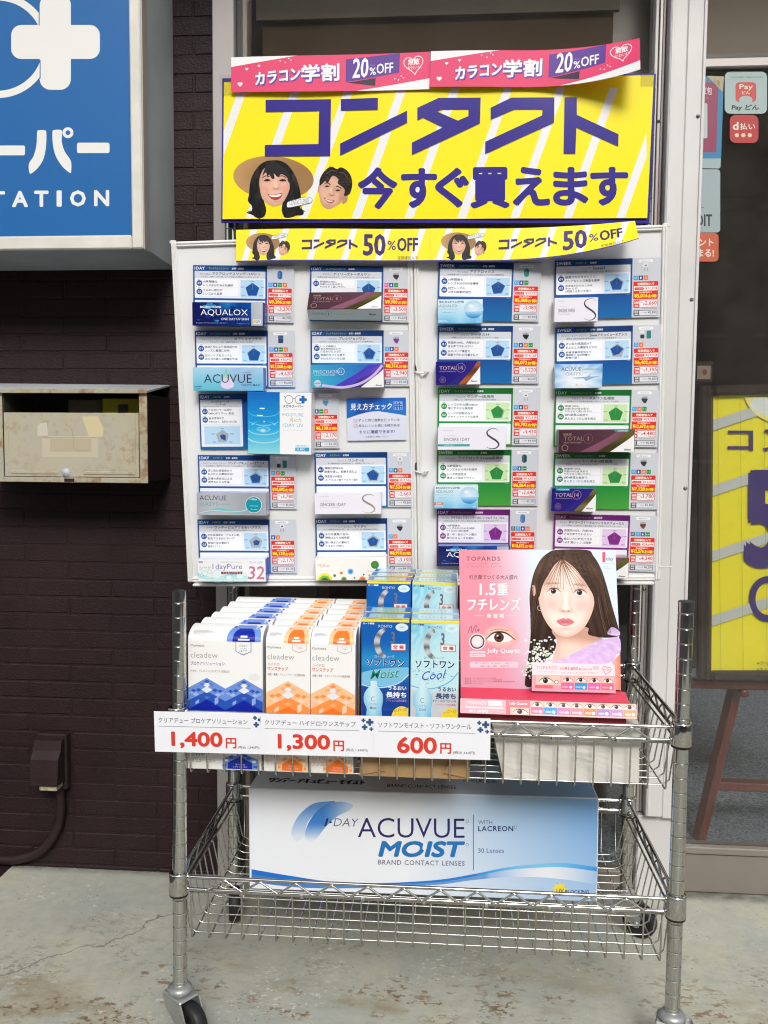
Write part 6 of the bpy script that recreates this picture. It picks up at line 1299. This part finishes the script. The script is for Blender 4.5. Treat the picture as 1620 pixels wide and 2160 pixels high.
# packs underneath
def wrapped(name, label, x0, y0, z0, x1, y1, z1, m, jit, cat, flaps=True):
    bm = bmesh.new(); bmesh.ops.create_cube(bm, size=1)
    bmesh.ops.subdivide_edges(bm, edges=bm.edges[:], cuts=7, use_grid_fill=True)
    for v in bm.verts:
        p = Vector(((v.co.x+.5)*(x1-x0), (v.co.y+.5)*(y1-y0), (v.co.z+.5)*(z1-z0)))
        k = noise.noise_vector(p*22+Vector((x0*50, 0, 3)))*jit
        e = sum(1 for c in v.co if abs(c) > .49)
        if e >= 2: k *= .4
        v.co = Vector((x0, y0, z0))+p+k
        if v.co.z < z0: v.co.z = z0
        if v.co.z > z1: v.co.z = z1
    B = MB(); B.mesh([v.co for v in bm.verts], [tuple(v.index for v in f.verts) for f in bm.faces], m); bm.free()
    if flaps:
        yy = y0-.003
        for xa, sg in ((x0+.004, 1), (x1-.004, -1)):
            B.mesh([(xa, yy, z0+.004), (xa, yy, z1-.004), (xa+sg*.042, yy-.001, z0+.012), (xa+sg*.012, yy-.001, z0+.006)], [(0, 2, 1) if sg > 0 else (0, 1, 2), (0, 3, 2) if sg > 0 else (0, 2, 3)], m)
            B.tube([(xa, yy-.001, z1-.004), (xa+sg*.042, yy-.0015, z0+.010)], .0006, m, 5)
    return tag(B.build(name), label, cat)
wrapped('kraft_parcel', 'brown kraft paper parcel under the blue bottle cartons', .3215, .012, FL, .513, .142, .5630, 'kraft', .004, 'parcel')
wrapped('kraft_parcel', 'brown kraft paper parcel under the raised rear bottle cartons', .315, .148, FL, .510, .325, .6090, 'kraft', .004, 'parcel', False)
# white wrapped pack with a sloping left end
B = MB(); bm = bmesh.new(); bmesh.ops.create_cube(bm, size=1); bmesh.ops.subdivide_edges(bm, edges=bm.edges[:], cuts=9, use_grid_fill=True)
for v in bm.verts:
    fx, fy, fz = v.co.x+.5, v.co.y+.5, v.co.z+.5
    xl = .572-.022*fz; p = Vector((xl+(.803-xl)*fx, .022+.25*fy, FL+(.5905-FL)*fz)); e = sum(1 for c in v.co if abs(c) > .49)
    p += noise.noise_vector(p*26)*(.0055 if e < 2 else .002); p.z = min(max(p.z, FL), .5905); v.co = p
B.mesh([v.co for v in bm.verts], [tuple(v.index for v in f.verts) for f in bm.faces], 'white_wrap'); bm.free()
tag(B.build('paper_parcel'), 'crumpled white paper parcel in the basket under the pink display stand', 'parcel')

# ---------------------------------------------------------------- pink display stand
RED, DRED = (214, 56, 84), (150, 32, 50)
bot, top_ = Vector((.4968, .062, .6335)), Vector((.4912, .118, .8795))
dpn = Plane(bot, (1, 0, .012), top_-bot)
T = thing('display_stand', 'pink cardboard display stand with a portrait of a woman and a red tray', 'display', frame=Matrix.Translation((.497, .02, .591)))
def tpart(name, B, frame=None): return B.build(name, T, frame if frame is not None else Matrix.Identity(4))
B = MB(); Z = zoomtf(dpn, 950, 1130, 4.05); A = Art(B, Z, 'gloss', .0)
out = [(75, 120), (1410, 120), (1424, 480), (1440, 800), (1449, 1100), (1457, 1315), (90, 1305)]
q = [Z(*p) for p in out]; q0 = Z(75, 95); q1 = Z(1395, 92)
Vb = [Vector((x, y, -.0004)) for x, y in q]; B.face(Vb[::-1] if (Vb[1]-Vb[0]).cross(Vb[2]-Vb[1]).z > 0 else Vb, 'gloss', (240, 240, 240))
Vb = [Vector((x, y, -.003)) for x, y in q]; B.face(Vb if (Vb[1]-Vb[0]).cross(Vb[2]-Vb[1]).z > 0 else Vb[::-1], 'card', RED)
for i in range(len(q)):
    a, b = q[i], q[(i+1) % len(q)]; B.face([(a[0], a[1], -.0004), (a[0], a[1], -.003), (b[0], b[1], -.003), (b[0], b[1], -.0004)], 'card', (236, 150, 160))
def bgc(x, y):
    t = max(0, min(1, (x-380+(900-y)*.16)/430)); c = lerp((240, 150, 166), (226, 236, 250), t)
    return lerp(c, (206, 170, 196), max(0, (y-1000)/700)) if x < 800 else c
A.gpoly(out, bgc, 1, 20, 14)
A.text('TOPARDS', 135, 178, 425, 215, (128, 86, 100), 3, .004, space=1.2); A.text('COLOR CONTACT LENSES', 135, 231, 420, 245, (190, 112, 130), 3, 0, space=1.3); A.text('COLOR LENS COLLECTION', 115, 256, 440, 270, (196, 120, 136), 3, 0, space=1.3)
A.text('引き算でつくる大人盛れ', 160, 334, 575, 374, (120, 70, 84), 3, .004, .12)
for bo, c, L in ((.05, (244, 170, 182), 2.5), (.014, (255, 255, 255), 4)):
    A.text('1.5', 250, 408, 388, 508, c, L, bo); A.text('重', 400, 404, 495, 508, c, L, bo); A.text('フチレンズ', 145, 530, 600, 640, c, L, bo)
A.text('新 登 場', 313, 665, 457, 703, (252, 240, 242), 3, .02); A.rect(198, 682, 285, 686, (250, 230, 234), 3); A.rect(480, 682, 570, 686, (250, 230, 234), 3)
A.stroke(smooth([(150, 835), (165, 790), (180, 775), (185, 830), (205, 780), (222, 770), (215, 810), (228, 815), (240, 795), (236, 812), (252, 795)], 4, False), 4, (120, 70, 84), 3)
A.oval(435, 862, 152, 96, (246, 206, 178), 2, n=32, edge=(240, 176, 176), rot=6)
def eye(A, cx, cy, s, iris=(120, 76, 56), L=4):
    A.poly(smooth([(cx-105*s, cy+18*s), (cx-55*s, cy-28*s), (cx, cy-40*s), (cx+60*s, cy-28*s), (cx+112*s, cy+16*s), (cx+50*s, cy+42*s), (cx-40*s, cy+40*s)], 4), (246, 240, 238), L)
    A.oval(cx, cy, 42*s, 42*s, iris, L+.5, n=20, edge=lerp(iris, (20, 14, 12), .5)); A.oval(cx, cy, 17*s, 17*s, (28, 20, 20), L+1, n=12); A.oval(cx-12*s, cy-14*s, 8*s, 8*s, (240, 236, 236), L+1.4, n=8)
    pts = smooth([(cx-112*s, cy+20*s), (cx-58*s, cy-32*s), (cx, cy-46*s), (cx+64*s, cy-34*s), (cx+140*s, cy+22*s)], 4, False)
    A.stroke(pts, [s*(5+9*math.sin(math.pi*min(1, i/len(pts)*1.1))) for i in range(len(pts))], (56, 38, 34), L+1.6)
    A.stroke(smooth([(cx-70*s, cy-58*s), (cx, cy-70*s), (cx+80*s, cy-56*s)], 4, False), 5*s, (190, 140, 116), L+.3)
eye(A, 415, 868, 1.0)
A.oval(230, 905, 70, 70, (250, 244, 244), 3, n=28); A.oval(230, 905, 62, 62, (78, 72, 82), 3.4, n=28); A.oval(230, 905, 50, 50, (244, 236, 236), 3.8, n=24, edge=(226, 212, 212))
A.text('Jelly Quartz', 312, 962, 592, 1012, (252, 246, 248), 3, .02); A.text('ゼリークォーツ', 316, 1020, 462, 1038, (248, 214, 222), 3)
A.rrect(165, 985, 300, 1005, 8, (246, 222, 228), 3); A.rrect(165, 1013, 300, 1035, 8, (246, 222, 228), 3); A.text('DIA 14.2mm', 195, 990, 270, 1001, (170, 110, 124), 3.5); A.text('着色直径 13.2mm', 180, 1018, 286, 1030, (170, 110, 124), 3.5)
A.rrect(165, 1075, 580, 1127, 16, (244, 208, 220), 2.5); A.text('度なし 度あり    BC 8.6mm    10枚入り', 210, 1082, 525, 1096, (170, 110, 130), 3); A.text('含水率 38%', 250, 1106, 505, 1120, (170, 110, 130), 3)
for i, l in enumerate((270, 320, 430, 160)): A.text('販売名 コンタクトレンズ 承認番号 高度管理医療機器'[:int(l/18)], 122, 1212+i*15, 122+l, 1222+i*15, (150, 90, 120), 3)
# the portrait
hair = smooth([(905, 121), (830, 150), (770, 205), (720, 300), (692, 400), (676, 520), (680, 620), (688, 740), (684, 860), (672, 980), (655, 1100), (642, 1200), (640, 1282), (700, 1284), (740, 1190), (800, 1080), (880, 1000), (905, 930), (900, 880), (1150, 840), (1190, 862), (1330, 872), (1436, 858), (1440, 805), (1415, 715), (1382, 600), (1350, 480), (1312, 350), (1272, 250), (1220, 170), (1165, 121)], 4)
def hf(x, y):
    fx = (x-960)/(140+max(0, y-120)*.52)                        # strands fan out from the parting
    s = noise.noise(Vector((fx*13, y*.0016, 1.7)))*.6+noise.noise(Vector((fx*34, y*.003, 5.2)))*.45
    c = lerp((60, 43, 36), (96, 72, 57), max(0, min(1, .42+s)))
    c = lerp(c, (134, 106, 84), .5*math.exp(-((y-215-60*abs(fx))/70)**2)*max(0, .45+s))
    return lerp(c, (44, 31, 27), max(0, min(.75, (y-480)/620))*(.75 if s > .1 else 1))
A.gpoly(hair, hf, 2, 64, 44)
A.text('1', 1298, 140, 1324, 225, (232, 96, 112), 3, .011); A.text('day', 1330, 180, 1394, 222, (130, 130, 140), 3, 0); A.rect(1290, 236, 1410, 238, (190, 196, 208), 3); A.text('使い捨て', 1312, 262, 1356, 270, (150, 150, 160), 3); A.text('コンタクトレンズ', 1312, 276, 1380, 284, (150, 150, 160), 3)
neck = smooth([(880, 800), (905, 880), (905, 950), (880, 1030), (840, 1090), (900, 1110), (1100, 1060), (1250, 930), (1300, 880), (1180, 845), (1160, 780)], 4)
A.gpoly(neck, lambda x, y: blend((250, 218, 202), [(max(0, min(.9, 1-(y-840-max(0, x-1000)*.12)/95)), (206, 154, 134)), (.5*G(x, y, 905, 960, 40, 120), (214, 166, 148)), (.35*G(x, y, 1130, 930, 20, 70), (226, 180, 160)), (.35*G(x, y, 960, 1050, 60, 14), (226, 182, 164)), (.5*G(x, y, 1230, 880, 90, 26), (206, 158, 140))]), 2.5, 22, 22)
dress = smooth([(852, 1085), (930, 1060), (1000, 1035), (1080, 990), (1150, 955), (1250, 900), (1330, 882), (1442, 870), (1452, 1000), (1420, 1010), (1400, 1060), (1370, 1080), (1300, 1100), (1200, 1110), (1000, 1112), (880, 1105)], 4)
A.gpoly(dress, lambda x, y: lerp((208, 168, 226), (244, 220, 248), .5+.5*noise.noise(Vector((x*.016+y*.01, y*.035-x*.012, 2)))+.25*noise.noise(Vector((x*.06, y*.06, 4)))), 3, 34, 16)
A.gpoly(smooth([(1340, 835), (1380, 780), (1442, 815), (1444, 850), (1390, 852)], 4), lambda x, y: lerp((196, 156, 216), (232, 206, 242), (y-780)/70), 3.2, 6, 5); A.gpoly([(1375, 1080), (1400, 1060), (1452, 1010), (1457, 1312), (1405, 1312), (1400, 1110)], lambda x, y: lerp((248, 196, 178), (232, 140, 124), (x-1380)/75), 2.8, 5, 8)
face = smooth([(950, 205), (880, 262), (812, 340), (768, 430), (752, 500), (758, 570), (774, 640), (804, 712), (850, 782), (905, 836), (962, 862), (1022, 862), (1086, 834), (1146, 780), (1192, 702), (1220, 625), (1230, 560), (1218, 490), (1180, 420), (1110, 330), (1030, 250)], 5)
def skf(x, y):
    r_ = math.hypot((x-992)/242, (y-545)/338)
    return blend((255, 232, 220), [(min(.95, max(0, r_-.70)*2.3), (222, 172, 152)), (.50*G(x, y, 862, 585, 84, 58), (248, 170, 164)), (.50*G(x, y, 1126, 596, 74, 58), (248, 170, 164)),
        (.60*G(x, y, 845, 370, 60, 80), (206, 154, 132)), (.60*G(x, y, 1140, 385, 60, 90), (206, 154, 132)), (.4*G(x, y, 955, 270, 70, 70), (224, 178, 158)),
        (.42*G(x, y, 880, 455, 72, 24), (220, 160, 142)), (.42*G(x, y, 1104, 466, 66, 24), (220, 160, 142)), (.25*G(x, y, 880, 512, 60, 12), (228, 176, 160)), (.25*G(x, y, 1104, 524, 56, 12), (228, 176, 160)),
        (.34*G(x, y, 1022, 560, 14, 70), (226, 178, 160)), (.22*G(x, y, 950, 550, 14, 70), (232, 188, 172)), (.6*G(x, y, 986, 560, 14, 80), (255, 246, 240)), (.5*G(x, y, 985, 618, 20, 16), (255, 248, 244)),
        (.6*G(x, y, 985, 650, 46, 9), (208, 146, 130)), (.5*G(x, y, 936, 632, 9, 18), (214, 156, 140)), (.5*G(x, y, 1036, 634, 9, 18), (214, 156, 140)), (.8*G(x, y, 963, 642, 11, 6), (150, 90, 80)), (.8*G(x, y, 1010, 643, 11, 6), (150, 90, 80)),
        (.25*G(x, y, 985, 682, 10, 16), (232, 184, 168)), (.42*G(x, y, 985, 792, 50, 11), (216, 162, 146)), (.4*G(x, y, 985, 828, 34, 18), (255, 240, 232)),
        (.62*G(x, y, 840, 408, 34, 8), (150, 112, 92)), (.62*G(x, y, 898, 406, 36, 8), (150, 112, 92)), (.62*G(x, y, 1080, 416, 32, 8), (150, 112, 92)), (.62*G(x, y, 1130, 424, 30, 8), (150, 112, 92))])
A.gpoly(face, skf, 4, 48, 56)
A.oval(715, 470, 14, 48, (236, 190, 172), 2.6, n=14); A.oval(706, 430, 9, 9, (226, 214, 208), 3, n=10); A.ring(764, 618, 20, 4, (200, 196, 200), 5, 16, 60, 300)
A.gpoly(smooth([(950, 195), (890, 250), (840, 330), (790, 420), (756, 530), (742, 470), (770, 370), (820, 270), (890, 200), (930, 170)], 4), hf, 5, 14, 14)
A.gpoly(smooth([(935, 180), (1000, 210), (1060, 270), (1120, 350), (1180, 440), (1222, 520), (1240, 640), (1262, 520), (1226, 380), (1150, 270), (1050, 180)], 4), hf, 5, 18, 14)
random.seed(4)
for i in range(15):                                              # loose fringe hairs
    t = i/14; x1 = 800+t*390; y1 = 430+90*math.sin(t*3.1)*(.3+.7*random.random())-(40 if .35 < t < .6 else 0)
    P_ = smooth([(948+random.uniform(-8, 16), 205), (948+(x1-948)*.42+random.uniform(-8, 8), 205+(y1-205)*.36), (x1, y1)], 6, False)
    A.stroke(P_, [5.5*(1-k_/len(P_))+1.0 for k_ in range(len(P_))], random.choice([(116, 86, 68), (90, 65, 52), (140, 108, 88)]), 6+i*.02)
for i in range(40):                                              # strands down both sides
    left = i % 2; x0 = random.uniform(700, 760) if left else random.uniform(1250, 1330); y0 = random.uniform(360, 520)
    P_ = smooth([(x0, y0), (x0+(-14 if left else 30), y0+180), (x0+(-30 if left else 70)+random.uniform(-12, 12), y0+330)], 6, False)
    P_ = [p for p in P_ if p[1] < (1270 if left else 850)]
    if len(P_) > 3: A.stroke(P_, [2.4]*len(P_), random.choice([(112, 84, 66), (48, 33, 28), (92, 68, 54)]), 3.4+i*.01)
for cx, cy, rot in ((880, 476, -2), (1104, 488, 6)):
    A.gpoly(smooth([(cx-52, cy+3), (cx-25, cy-18), (cx+5, cy-23), (cx+36, cy-15), (cx+54, cy+9), (cx+20, cy+19), (cx-20, cy+17)], 4), lambda x, y: lerp((214, 196, 192), (246, 238, 236), (y-cy+22)/26), 5.2, 4, 5)
    A.oval(cx, cy-2, 23, 22, (104, 72, 60), 5.6, n=20, edge=(52, 36, 34)); A.oval(cx, cy-2, 10, 10, (24, 16, 16), 6, n=12); A.oval(cx-7, cy-10, 4.5, 4.5, (244, 238, 238), 6.4, n=8)
    P_ = smooth([(cx-56, cy+6), (cx-28, cy-22), (cx+5, cy-27), (cx+38, cy-19), (cx+64, cy+8)], 5, False); A.stroke(P_, [2+5*math.sin(math.pi*i/len(P_)) for i in range(len(P_))], (70, 48, 44), 6.2); A.stroke(smooth([(cx-44, cy-22), (cx, cy-38), (cx+46, cy-24)], 4, False), 2.4, (190, 140, 122), 5.4)
def lipc(x, y):
    return blend((226, 122, 134), [(.7*G(x, y, 985, 758, 34, 8), (250, 186, 190)), (.6*G(x, y, 985, 737, 70, 4), (176, 78, 92)), (.35*G(x, y, 985, 712, 50, 8), (238, 160, 164)), (.5*G(x, y, 905, 728, 20, 14), (240, 180, 174)), (.5*G(x, y, 1060, 738, 20, 14), (240, 180, 174))])
A.gpoly(smooth([(904, 728), (942, 712), (966, 704), (986, 711), (1006, 705), (1034, 718), (1060, 738), (1020, 764), (982, 772), (940, 762)], 4), lipc, 5.4, 14, 10)
random.seed(9)
for pts in ([(690, 1284), (740, 1100), (760, 960)], [(700, 1280), (800, 1080), (850, 920)], [(680, 1240), (690, 1060), (720, 900)], [(660, 1180), (660, 1100), (700, 1030)]): A.stroke(smooth(pts, 5, False), 4, (96, 112, 70), 6)
for i in range(130):
    cx, cy = random.choice([(790, 920), (770, 1000), (830, 1010), (720, 1040), (680, 1100), (760, 1080), (700, 960), (850, 1030), (660, 1150)])
    x, y = cx+random.gauss(0, 34), cy+random.gauss(0, 34)
    if y < 1275: A.oval(x, y, random.uniform(6, 13), random.uniform(5, 11), random.choice([(246, 246, 242), (236, 240, 230), (250, 250, 250), (200, 210, 180)]), 6.5+i*.01, n=8)
tpart('back_panel', B, dpn.frame())
# folded top edge of the back panel
B = MB(); w_ = q[1][0]-q[0][0]
B.mesh([(q[0][0], q[0][1], -.0002), (q[1][0], q[1][1], -.0002), (q[1][0]-.006, q[1][1]+.003, -.030), (q[0][0]+.004, q[0][1]+.003, -.030)], [(0, 1, 2, 3)], 'card', (238, 110, 130)); B.box(q[0][0], q[0][1]-.02, -.031, q[1][0]-.006, q[0][1]+.003, -.030, 'card', RED); tpart('top_flap', B, dpn.frame())
# tray
B = MB(); X0, X1, zf_ = .4965, .7795, .5912
B.box(X0, .0215, zf_, X1, .19, .6125, 'card', DRED, r=.0006)
B.mesh([(X0, .019, .6275), (X1+.004, .019, .6285), (X1+.005, .060, .6365), (X0, .060, .6365)], [(0, 1, 2, 3)], 'card', (222, 62, 92)); B.box(X0, .061, .6126, X1, .19, .636, 'card', RED, r=.0005)
B.box(X0, .0215, .6127, X1, .060, .6268, 'card', RED); tpart('tray', B)
# price strip sloping off the front of the tray
s0, s1 = Vector((X0-.001, .018, .6288)), Vector((X0-.001, .006, .6065)); spn = Plane(s1, (1, 0, -.004), s0-s1); sl = (s0-s1).length; ln = X1-X0+.016
B = MB(); A = Art(B, lambda x, y: (x/1000*ln, sl*(1-y/80)), 'paper', .0)
B.box(0, 0, -.0005, ln, sl, -.0001, 'card', (250, 200, 206)); A.rect(0, 0, 1000, 80, [(246, 176, 186), (244, 190, 190), (240, 170, 180), (244, 168, 180)], 0)
A.text('TOPARDS', 40, 14, 150, 30, (250, 230, 234), 2); A.rrect(160, 8, 240, 36, 6, (250, 224, 228), 2); A.rect(30, 44, 245, 50, (250, 244, 246), 2); A.text('¥1,600', 50, 58, 160, 76, (250, 246, 248), 2, .02)
A.rect(262, 2, 398, 78, (236, 118, 132), 1); A.text('Jelly Quartz', 280, 10, 384, 30, (250, 240, 240), 2, .02); A.rect(286, 40, 392, 78, (240, 200, 180), 2)
tfo = A.tf
def eyestrip(x0, y0, w_, h_, s):
    A.tf = lambda x, y: tfo(x0+x*w_, y0+y*h_); eye(A, 0, 0, 1, (90, 62, 52), s); A.tf = tfo
eyestrip(340, 62, .36, .30, 3)
for i, c in enumerate(((240, 120, 160), (60, 160, 224), (240, 130, 180), (240, 140, 160), (244, 140, 90), (170, 140, 210), (200, 150, 200), (206, 170, 130))):
    x = 404+i*74.5; A.rect(x, 2, x+72, 34, (240, 206, 188), 1); eyestrip(x+36, 20, .27, .24, 2); A.rect(x, 34, x+72, 72, c, 1.5); A.oval(x+54, 58, 10, 9, (248, 244, 244), 2.5, n=10); A.rrect(x+8, 52, x+42, 64, 4, lerp(c, WHT, .6), 2.4); A.rect(x, 72, x+72, 79, (240, 206, 188), 1.6)
tpart('price_strip', B, spn.frame())
# leaflet card standing in the tray
lp = Plane((.6085, .040, .6290), (1, 0, .003), (0, .012, .06)); LT = zoomtf(lp, 950, 1130, 4.05)
B = MB(); A = Art(B, LT, 'gloss', 0.0)
A.poly([(698, 1080), (1402, 1103), (1412, 1345), (695, 1326)], (250, 232, 236), 0); A.poly([(698, 1190), (1406, 1200), (1412, 1345), (695, 1326)], (246, 170, 184), 1)
A.text('TOPARDS', 735, 1112, 908, 1142, (214, 150, 164), 2, 0, space=1.15); A.text('COLOR CONTACT LENSES', 740, 1158, 890, 1166, (220, 170, 180), 2); A.text('¥1,600', 975, 1118, 1088, 1152, (226, 84, 110), 2, .012); A.text('税込¥1,760', 1098, 1128, 1210, 1152, (226, 100, 124), 2); A.text('各1箱', 935, 1122, 968, 1146, (226, 110, 130), 2)
A.rrect(1218, 1112, 1270, 1146, 8, (246, 200, 210), 1); A.heart(1335, 1148, 38, (240, 130, 156), 2, 5, 12); A.text('free ship', 1308, 1136, 1362, 1158, (236, 110, 140), 2, .01, .2); A.text('DIA 14.2mm BC 8.6mm 10枚入り', 950, 1166, 1260, 1178, (180, 120, 130), 2)
A.poly([(735, 1195), (940, 1198), (940, 1275), (730, 1270)], (240, 204, 186), 1.5); eye(A, 812, 1238, .52, (80, 56, 48), 2); A.oval(906, 1250, 18, 18, (70, 60, 66), 3, n=14); A.oval(906, 1250, 14, 14, (246, 240, 240), 3.4, n=14); A.poly([(725, 1275), (875, 1278), (875, 1306), (722, 1302)], (236, 110, 124), 1.5)
for i, c in enumerate(((238, 110, 160), (70, 160, 226), (238, 110, 180), (236, 116, 140))):
    x = 948+i*114; A.poly([(x, 1200+i*2), (x+106, 1202+i*2), (x+106, 1254+i*2), (x, 1252+i*2)], (238, 200, 182), 1.5); eye(A, x+52, 1230+i*3, .36, (70, 50, 46), 2); A.poly([(x, 1254+i*2), (x+106, 1256+i*2), (x+106, 1314+i*2), (x, 1312+i*2)], c, 1.5); A.oval(x+80, 1294+i*2, 12, 12, (248, 244, 246), 2, n=12); A.rrect(x+8, 1284+i*2, x+60, 1298+i*2, 5, lerp(c, WHT, .5), 2)
o = B.build('leaflet_card', frame=lp.frame()); tag(o, 'small pink leaflet card with a row of eyes standing in the display tray', 'leaflet')

# ================================================================ price cards hung on the front rail
def pcard(label, Y, px0, name, yen, tax, nx0=60):
    pl0 = wallplane(Y); p = Vector(pl0.at(*pl0.px(*px0)))
    pl = Plane(p, (1, 0, .0095), (0, -.02, 1)); W_, H_ = .1965, .0722
    B = MB(); B.box(0, -H_, -.0006, W_, 0, -.0001, 'card', (242, 243, 248)); A = Art(B, lambda x, y: (x/800*W_, -y/290*H_), 'card', .0)
    ink = (82, 84, 96)
    A.text(name, 30, 42, 30+min(640, len(name)*39), 80, ink, 1, .006); A.rect(28, 104, 695, 107, (120, 126, 130), 1)
    for x, y, r in ((724, 32, 15), (768, 44, 25), (732, 80, 20), (778, 92, 14)): A.plus(x, y, r, r*.38, r*.18, (50, 82, 130), 1)
    x0 = 120 if len(yen) > 3 else 160; x1 = x0+(370 if len(yen) > 3 else 275)
    A.text(yen, x0, 140, x1, 262 if ',' in yen else 258, (222, 60, 42), 1, .042, res=4); A.text('円', x1+22, 178, x1+98, 254, (222, 60, 42), 1, .03, res=4); A.text(tax, x1+110, 232, min(790, x1+262), 256, ink, 1, .008)
    tag(B.build('price_card', frame=pl.frame()), label, 'price card', 'price cards on the front rail')
pcard('white price card reading 1,400 yen, clipped over the trolley post', -.0215, (324.5, 1500.3), 'クリアデュー プロケアソリューション', '1,400', '(税込 1,540円)')
pcard('white price card reading 1,300 yen, between the two others', -.0235, (549, 1505.1), 'クリアデュー ハイドロ:ワンステップ', '1,300', '(税込 1,430円)')
pcard('white price card reading 600 yen, hanging under the blue bottle cartons', -.0255, (788.7, 1510.2), 'ソフトワンモイスト・ソフトワンクール', '600', '(税込 660円)')

# ================================================================ giant carton in the lower basket
bx0, bx1, by, bz0, bz1, bd = .0840, .7660, .180, .1822, .3872, .165
gp = Plane((bx0, by, bz1), (1, 0, .0085), (0, .012, 1))
BW_, BH_ = bx1-bx0, bz1-bz0
B = MB(); B.box(0, -BH_, -bd, BW_, 0, 0, 'gloss', (236, 240, 246), r=.0015)
A = Art(B, lambda x, y: gpx(x, y), 'gloss', .0002)
zt_ = zoomtf(gp, 500, 1620, 2.025)
def gpx(x, y):
    a, b = zt_(x, y); return (min(max(a, .0016), BW_-.0016), min(max(b, -BH_+.0016), -.0016))
A2 = Art(B, lambda x, y: (x*BW_, -y*BH_), 'gloss', .0002)
A2.gpoly([(.003, .008), (.997, .008), (.997, .992), (.003, .992)], lambda x, y: lerp((238, 241, 247), (120, 172, 226), max(0, (x-.46)/.5)*(.55+.45*(1-y))+.12*max(0, y-.8)), 0, 24, 8)
for cx, dx in ((330, 0), (400, 0)):
    P_ = smooth([(cx-96, 305), (cx-104, 270), (cx-80, 215), (cx-20, 160), (cx+60, 143), (cx+96, 158), (cx+50, 180), (cx-10, 230), (cx-50, 285), (cx-75, 312)], 4)
    if cx == 400: P_ = smooth([(305, 315), (290, 285), (310, 225), (360, 168), (430, 143), (492, 155), (480, 180), (430, 205), (380, 250), (340, 300)], 4)
    else: P_ = smooth([(245, 306), (232, 270), (262, 205), (320, 155), (380, 143), (420, 146), (340, 190), (300, 235), (288, 290), (260, 310)], 4)
    A.gpoly(P_, (lambda x, y: lerp((96, 150, 218), (226, 233, 245), max(0, min(1, (y-170)/125)))) if cx == 330 else (lambda x, y: lerp(lerp((196, 216, 242), (60, 128, 206), min(1, max(0, (480-x)/110))), (232, 238, 246), max(0, min(1, (y-235)/75)))), 1 if cx == 330 else 1.5, 8, 10)
A.text('1', 372, 214, 392, 248, (40, 36, 110), 3, .03, .2); A.oval(400, 231, 5, 5, (40, 36, 110), 3, n=12); A.text('DAY', 412, 214, 520, 248, (90, 92, 130), 3, -.006, .2, dy=2)
A.text('ACUVUE', 516, 212, 972, 296, (46, 36, 104), 3, -.004, res=4, dy=3); A.ring(983, 227, 6, 1.6, (120, 110, 150), 3, 14); A.text('MOIST', 603, 310, 974, 380, (22, 116, 186), 3, .055, .18, res=4, dy=2); A.ring(983, 327, 6, 1.6, (120, 110, 150), 3, 14)
A.poly(smooth([(800, 318), (792, 342), (800, 352), (810, 342)], 4), (236, 240, 247), 4)
A.text('BRAND CONTACT LENSES', 603, 391, 972, 412, (92, 92, 130), 3, .008, space=1.15, dy=6); A.rect(1008, 200, 1011, 437, (70, 74, 110), 3)
A.text('WITH', 1030, 223, 1090, 240, (92, 104, 150), 3); A.text('LACREON', 1030, 247, 1180, 270, (40, 52, 120), 3, .028, space=1.1); A.ring(1190, 252, 6, 1.5, (80, 90, 140), 3, 14); A.text('30 Lenses', 1030, 342, 1140, 362, (74, 96, 150), 3)
up1 = smooth([(62, 432), (240, 462), (430, 488), (650, 490), (860, 477), (1010, 453), (1150, 425), (1280, 410), (1400, 406), (1540, 424)], 6, False)
lo1 = smooth([(62, 452), (240, 482), (430, 498), (650, 496), (860, 487), (1010, 463), (1150, 436), (1280, 426), (1400, 424), (1540, 442)], 6, False)
lo2 = smooth([(62, 486), (240, 508), (430, 514), (650, 508), (860, 498), (1010, 478), (1150, 466), (1280, 466), (1400, 476), (1540, 498)], 6, False)
n = len(up1)
A.tris(up1+lo1, [(i, i+1, n+i+1, n+i) for i in range(n-1)], [lerp((20, 110, 206), (30, 140, 220), i/n) if i < n*.55 else lerp((30, 140, 220), (130, 200, 240), math.sin((i/n-.55)*7)) for i in range(n)]*2, 2)
A.tris(lo1+lo2, [(i, i+1, n+i+1, n+i) for i in range(n-1)], [lerp((60, 120, 200), (130, 176, 226), i/n*1.2) if i < n*.6 else lerp((150, 186, 232), (236, 238, 246), max(0, math.sin((i/n-.6)*8))) for i in range(n)]*2, 2)
st = [(1378+(44 if i % 2 else 27)*math.cos(i*math.pi/9+.2)*.8, 518+(32 if i % 2 else 20)*math.sin(i*math.pi/9+.2)) for i in range(18)]
A.poly(st, (248, 222, 60), 3); A.text('UV', 1364, 515, 1396, 533, (40, 52, 120), 4, .03, .1); A.text('BLOCKING', 1400, 520, 1504, 536, (40, 70, 140), 4, .02, .15)
TM = Matrix(((1, 0, 0, 0), (0, 0, 1, .0002), (0, -1, 0, 0), (0, 0, 0, 1)))
A3 = Art(B, lambda x, y: (x*BW_, -bd+y*bd), 'gloss', .0, Matrix(((1, 0, 0, 0), (0, 0, 1, .0002), (0, 1, 0, 0), (0, 0, 0, 1))))
A3.gpoly([(.004, .02), (.996, .02), (.996, .98), (.004, .98)], lambda x, y: lerp((232, 236, 244), (120, 170, 224), max(0, (x-.5)*1.7)), 1, 12, 3)
A3.text('ワンデー アキュビュー モイスト', .045, .64, .335, .80, (50, 48, 60), 2, .02); A3.text('BRAND CONTACT LENSES', .40, .74, .60, .84, (60, 62, 80), 2, .01); A3.text('WITH LACREON', .62, .50, .72, .62, (60, 70, 110), 2, .01)
tag(B.build('giant_carton', frame=gp.frame()), 'giant blue and white display carton standing in the lower basket', 'carton')
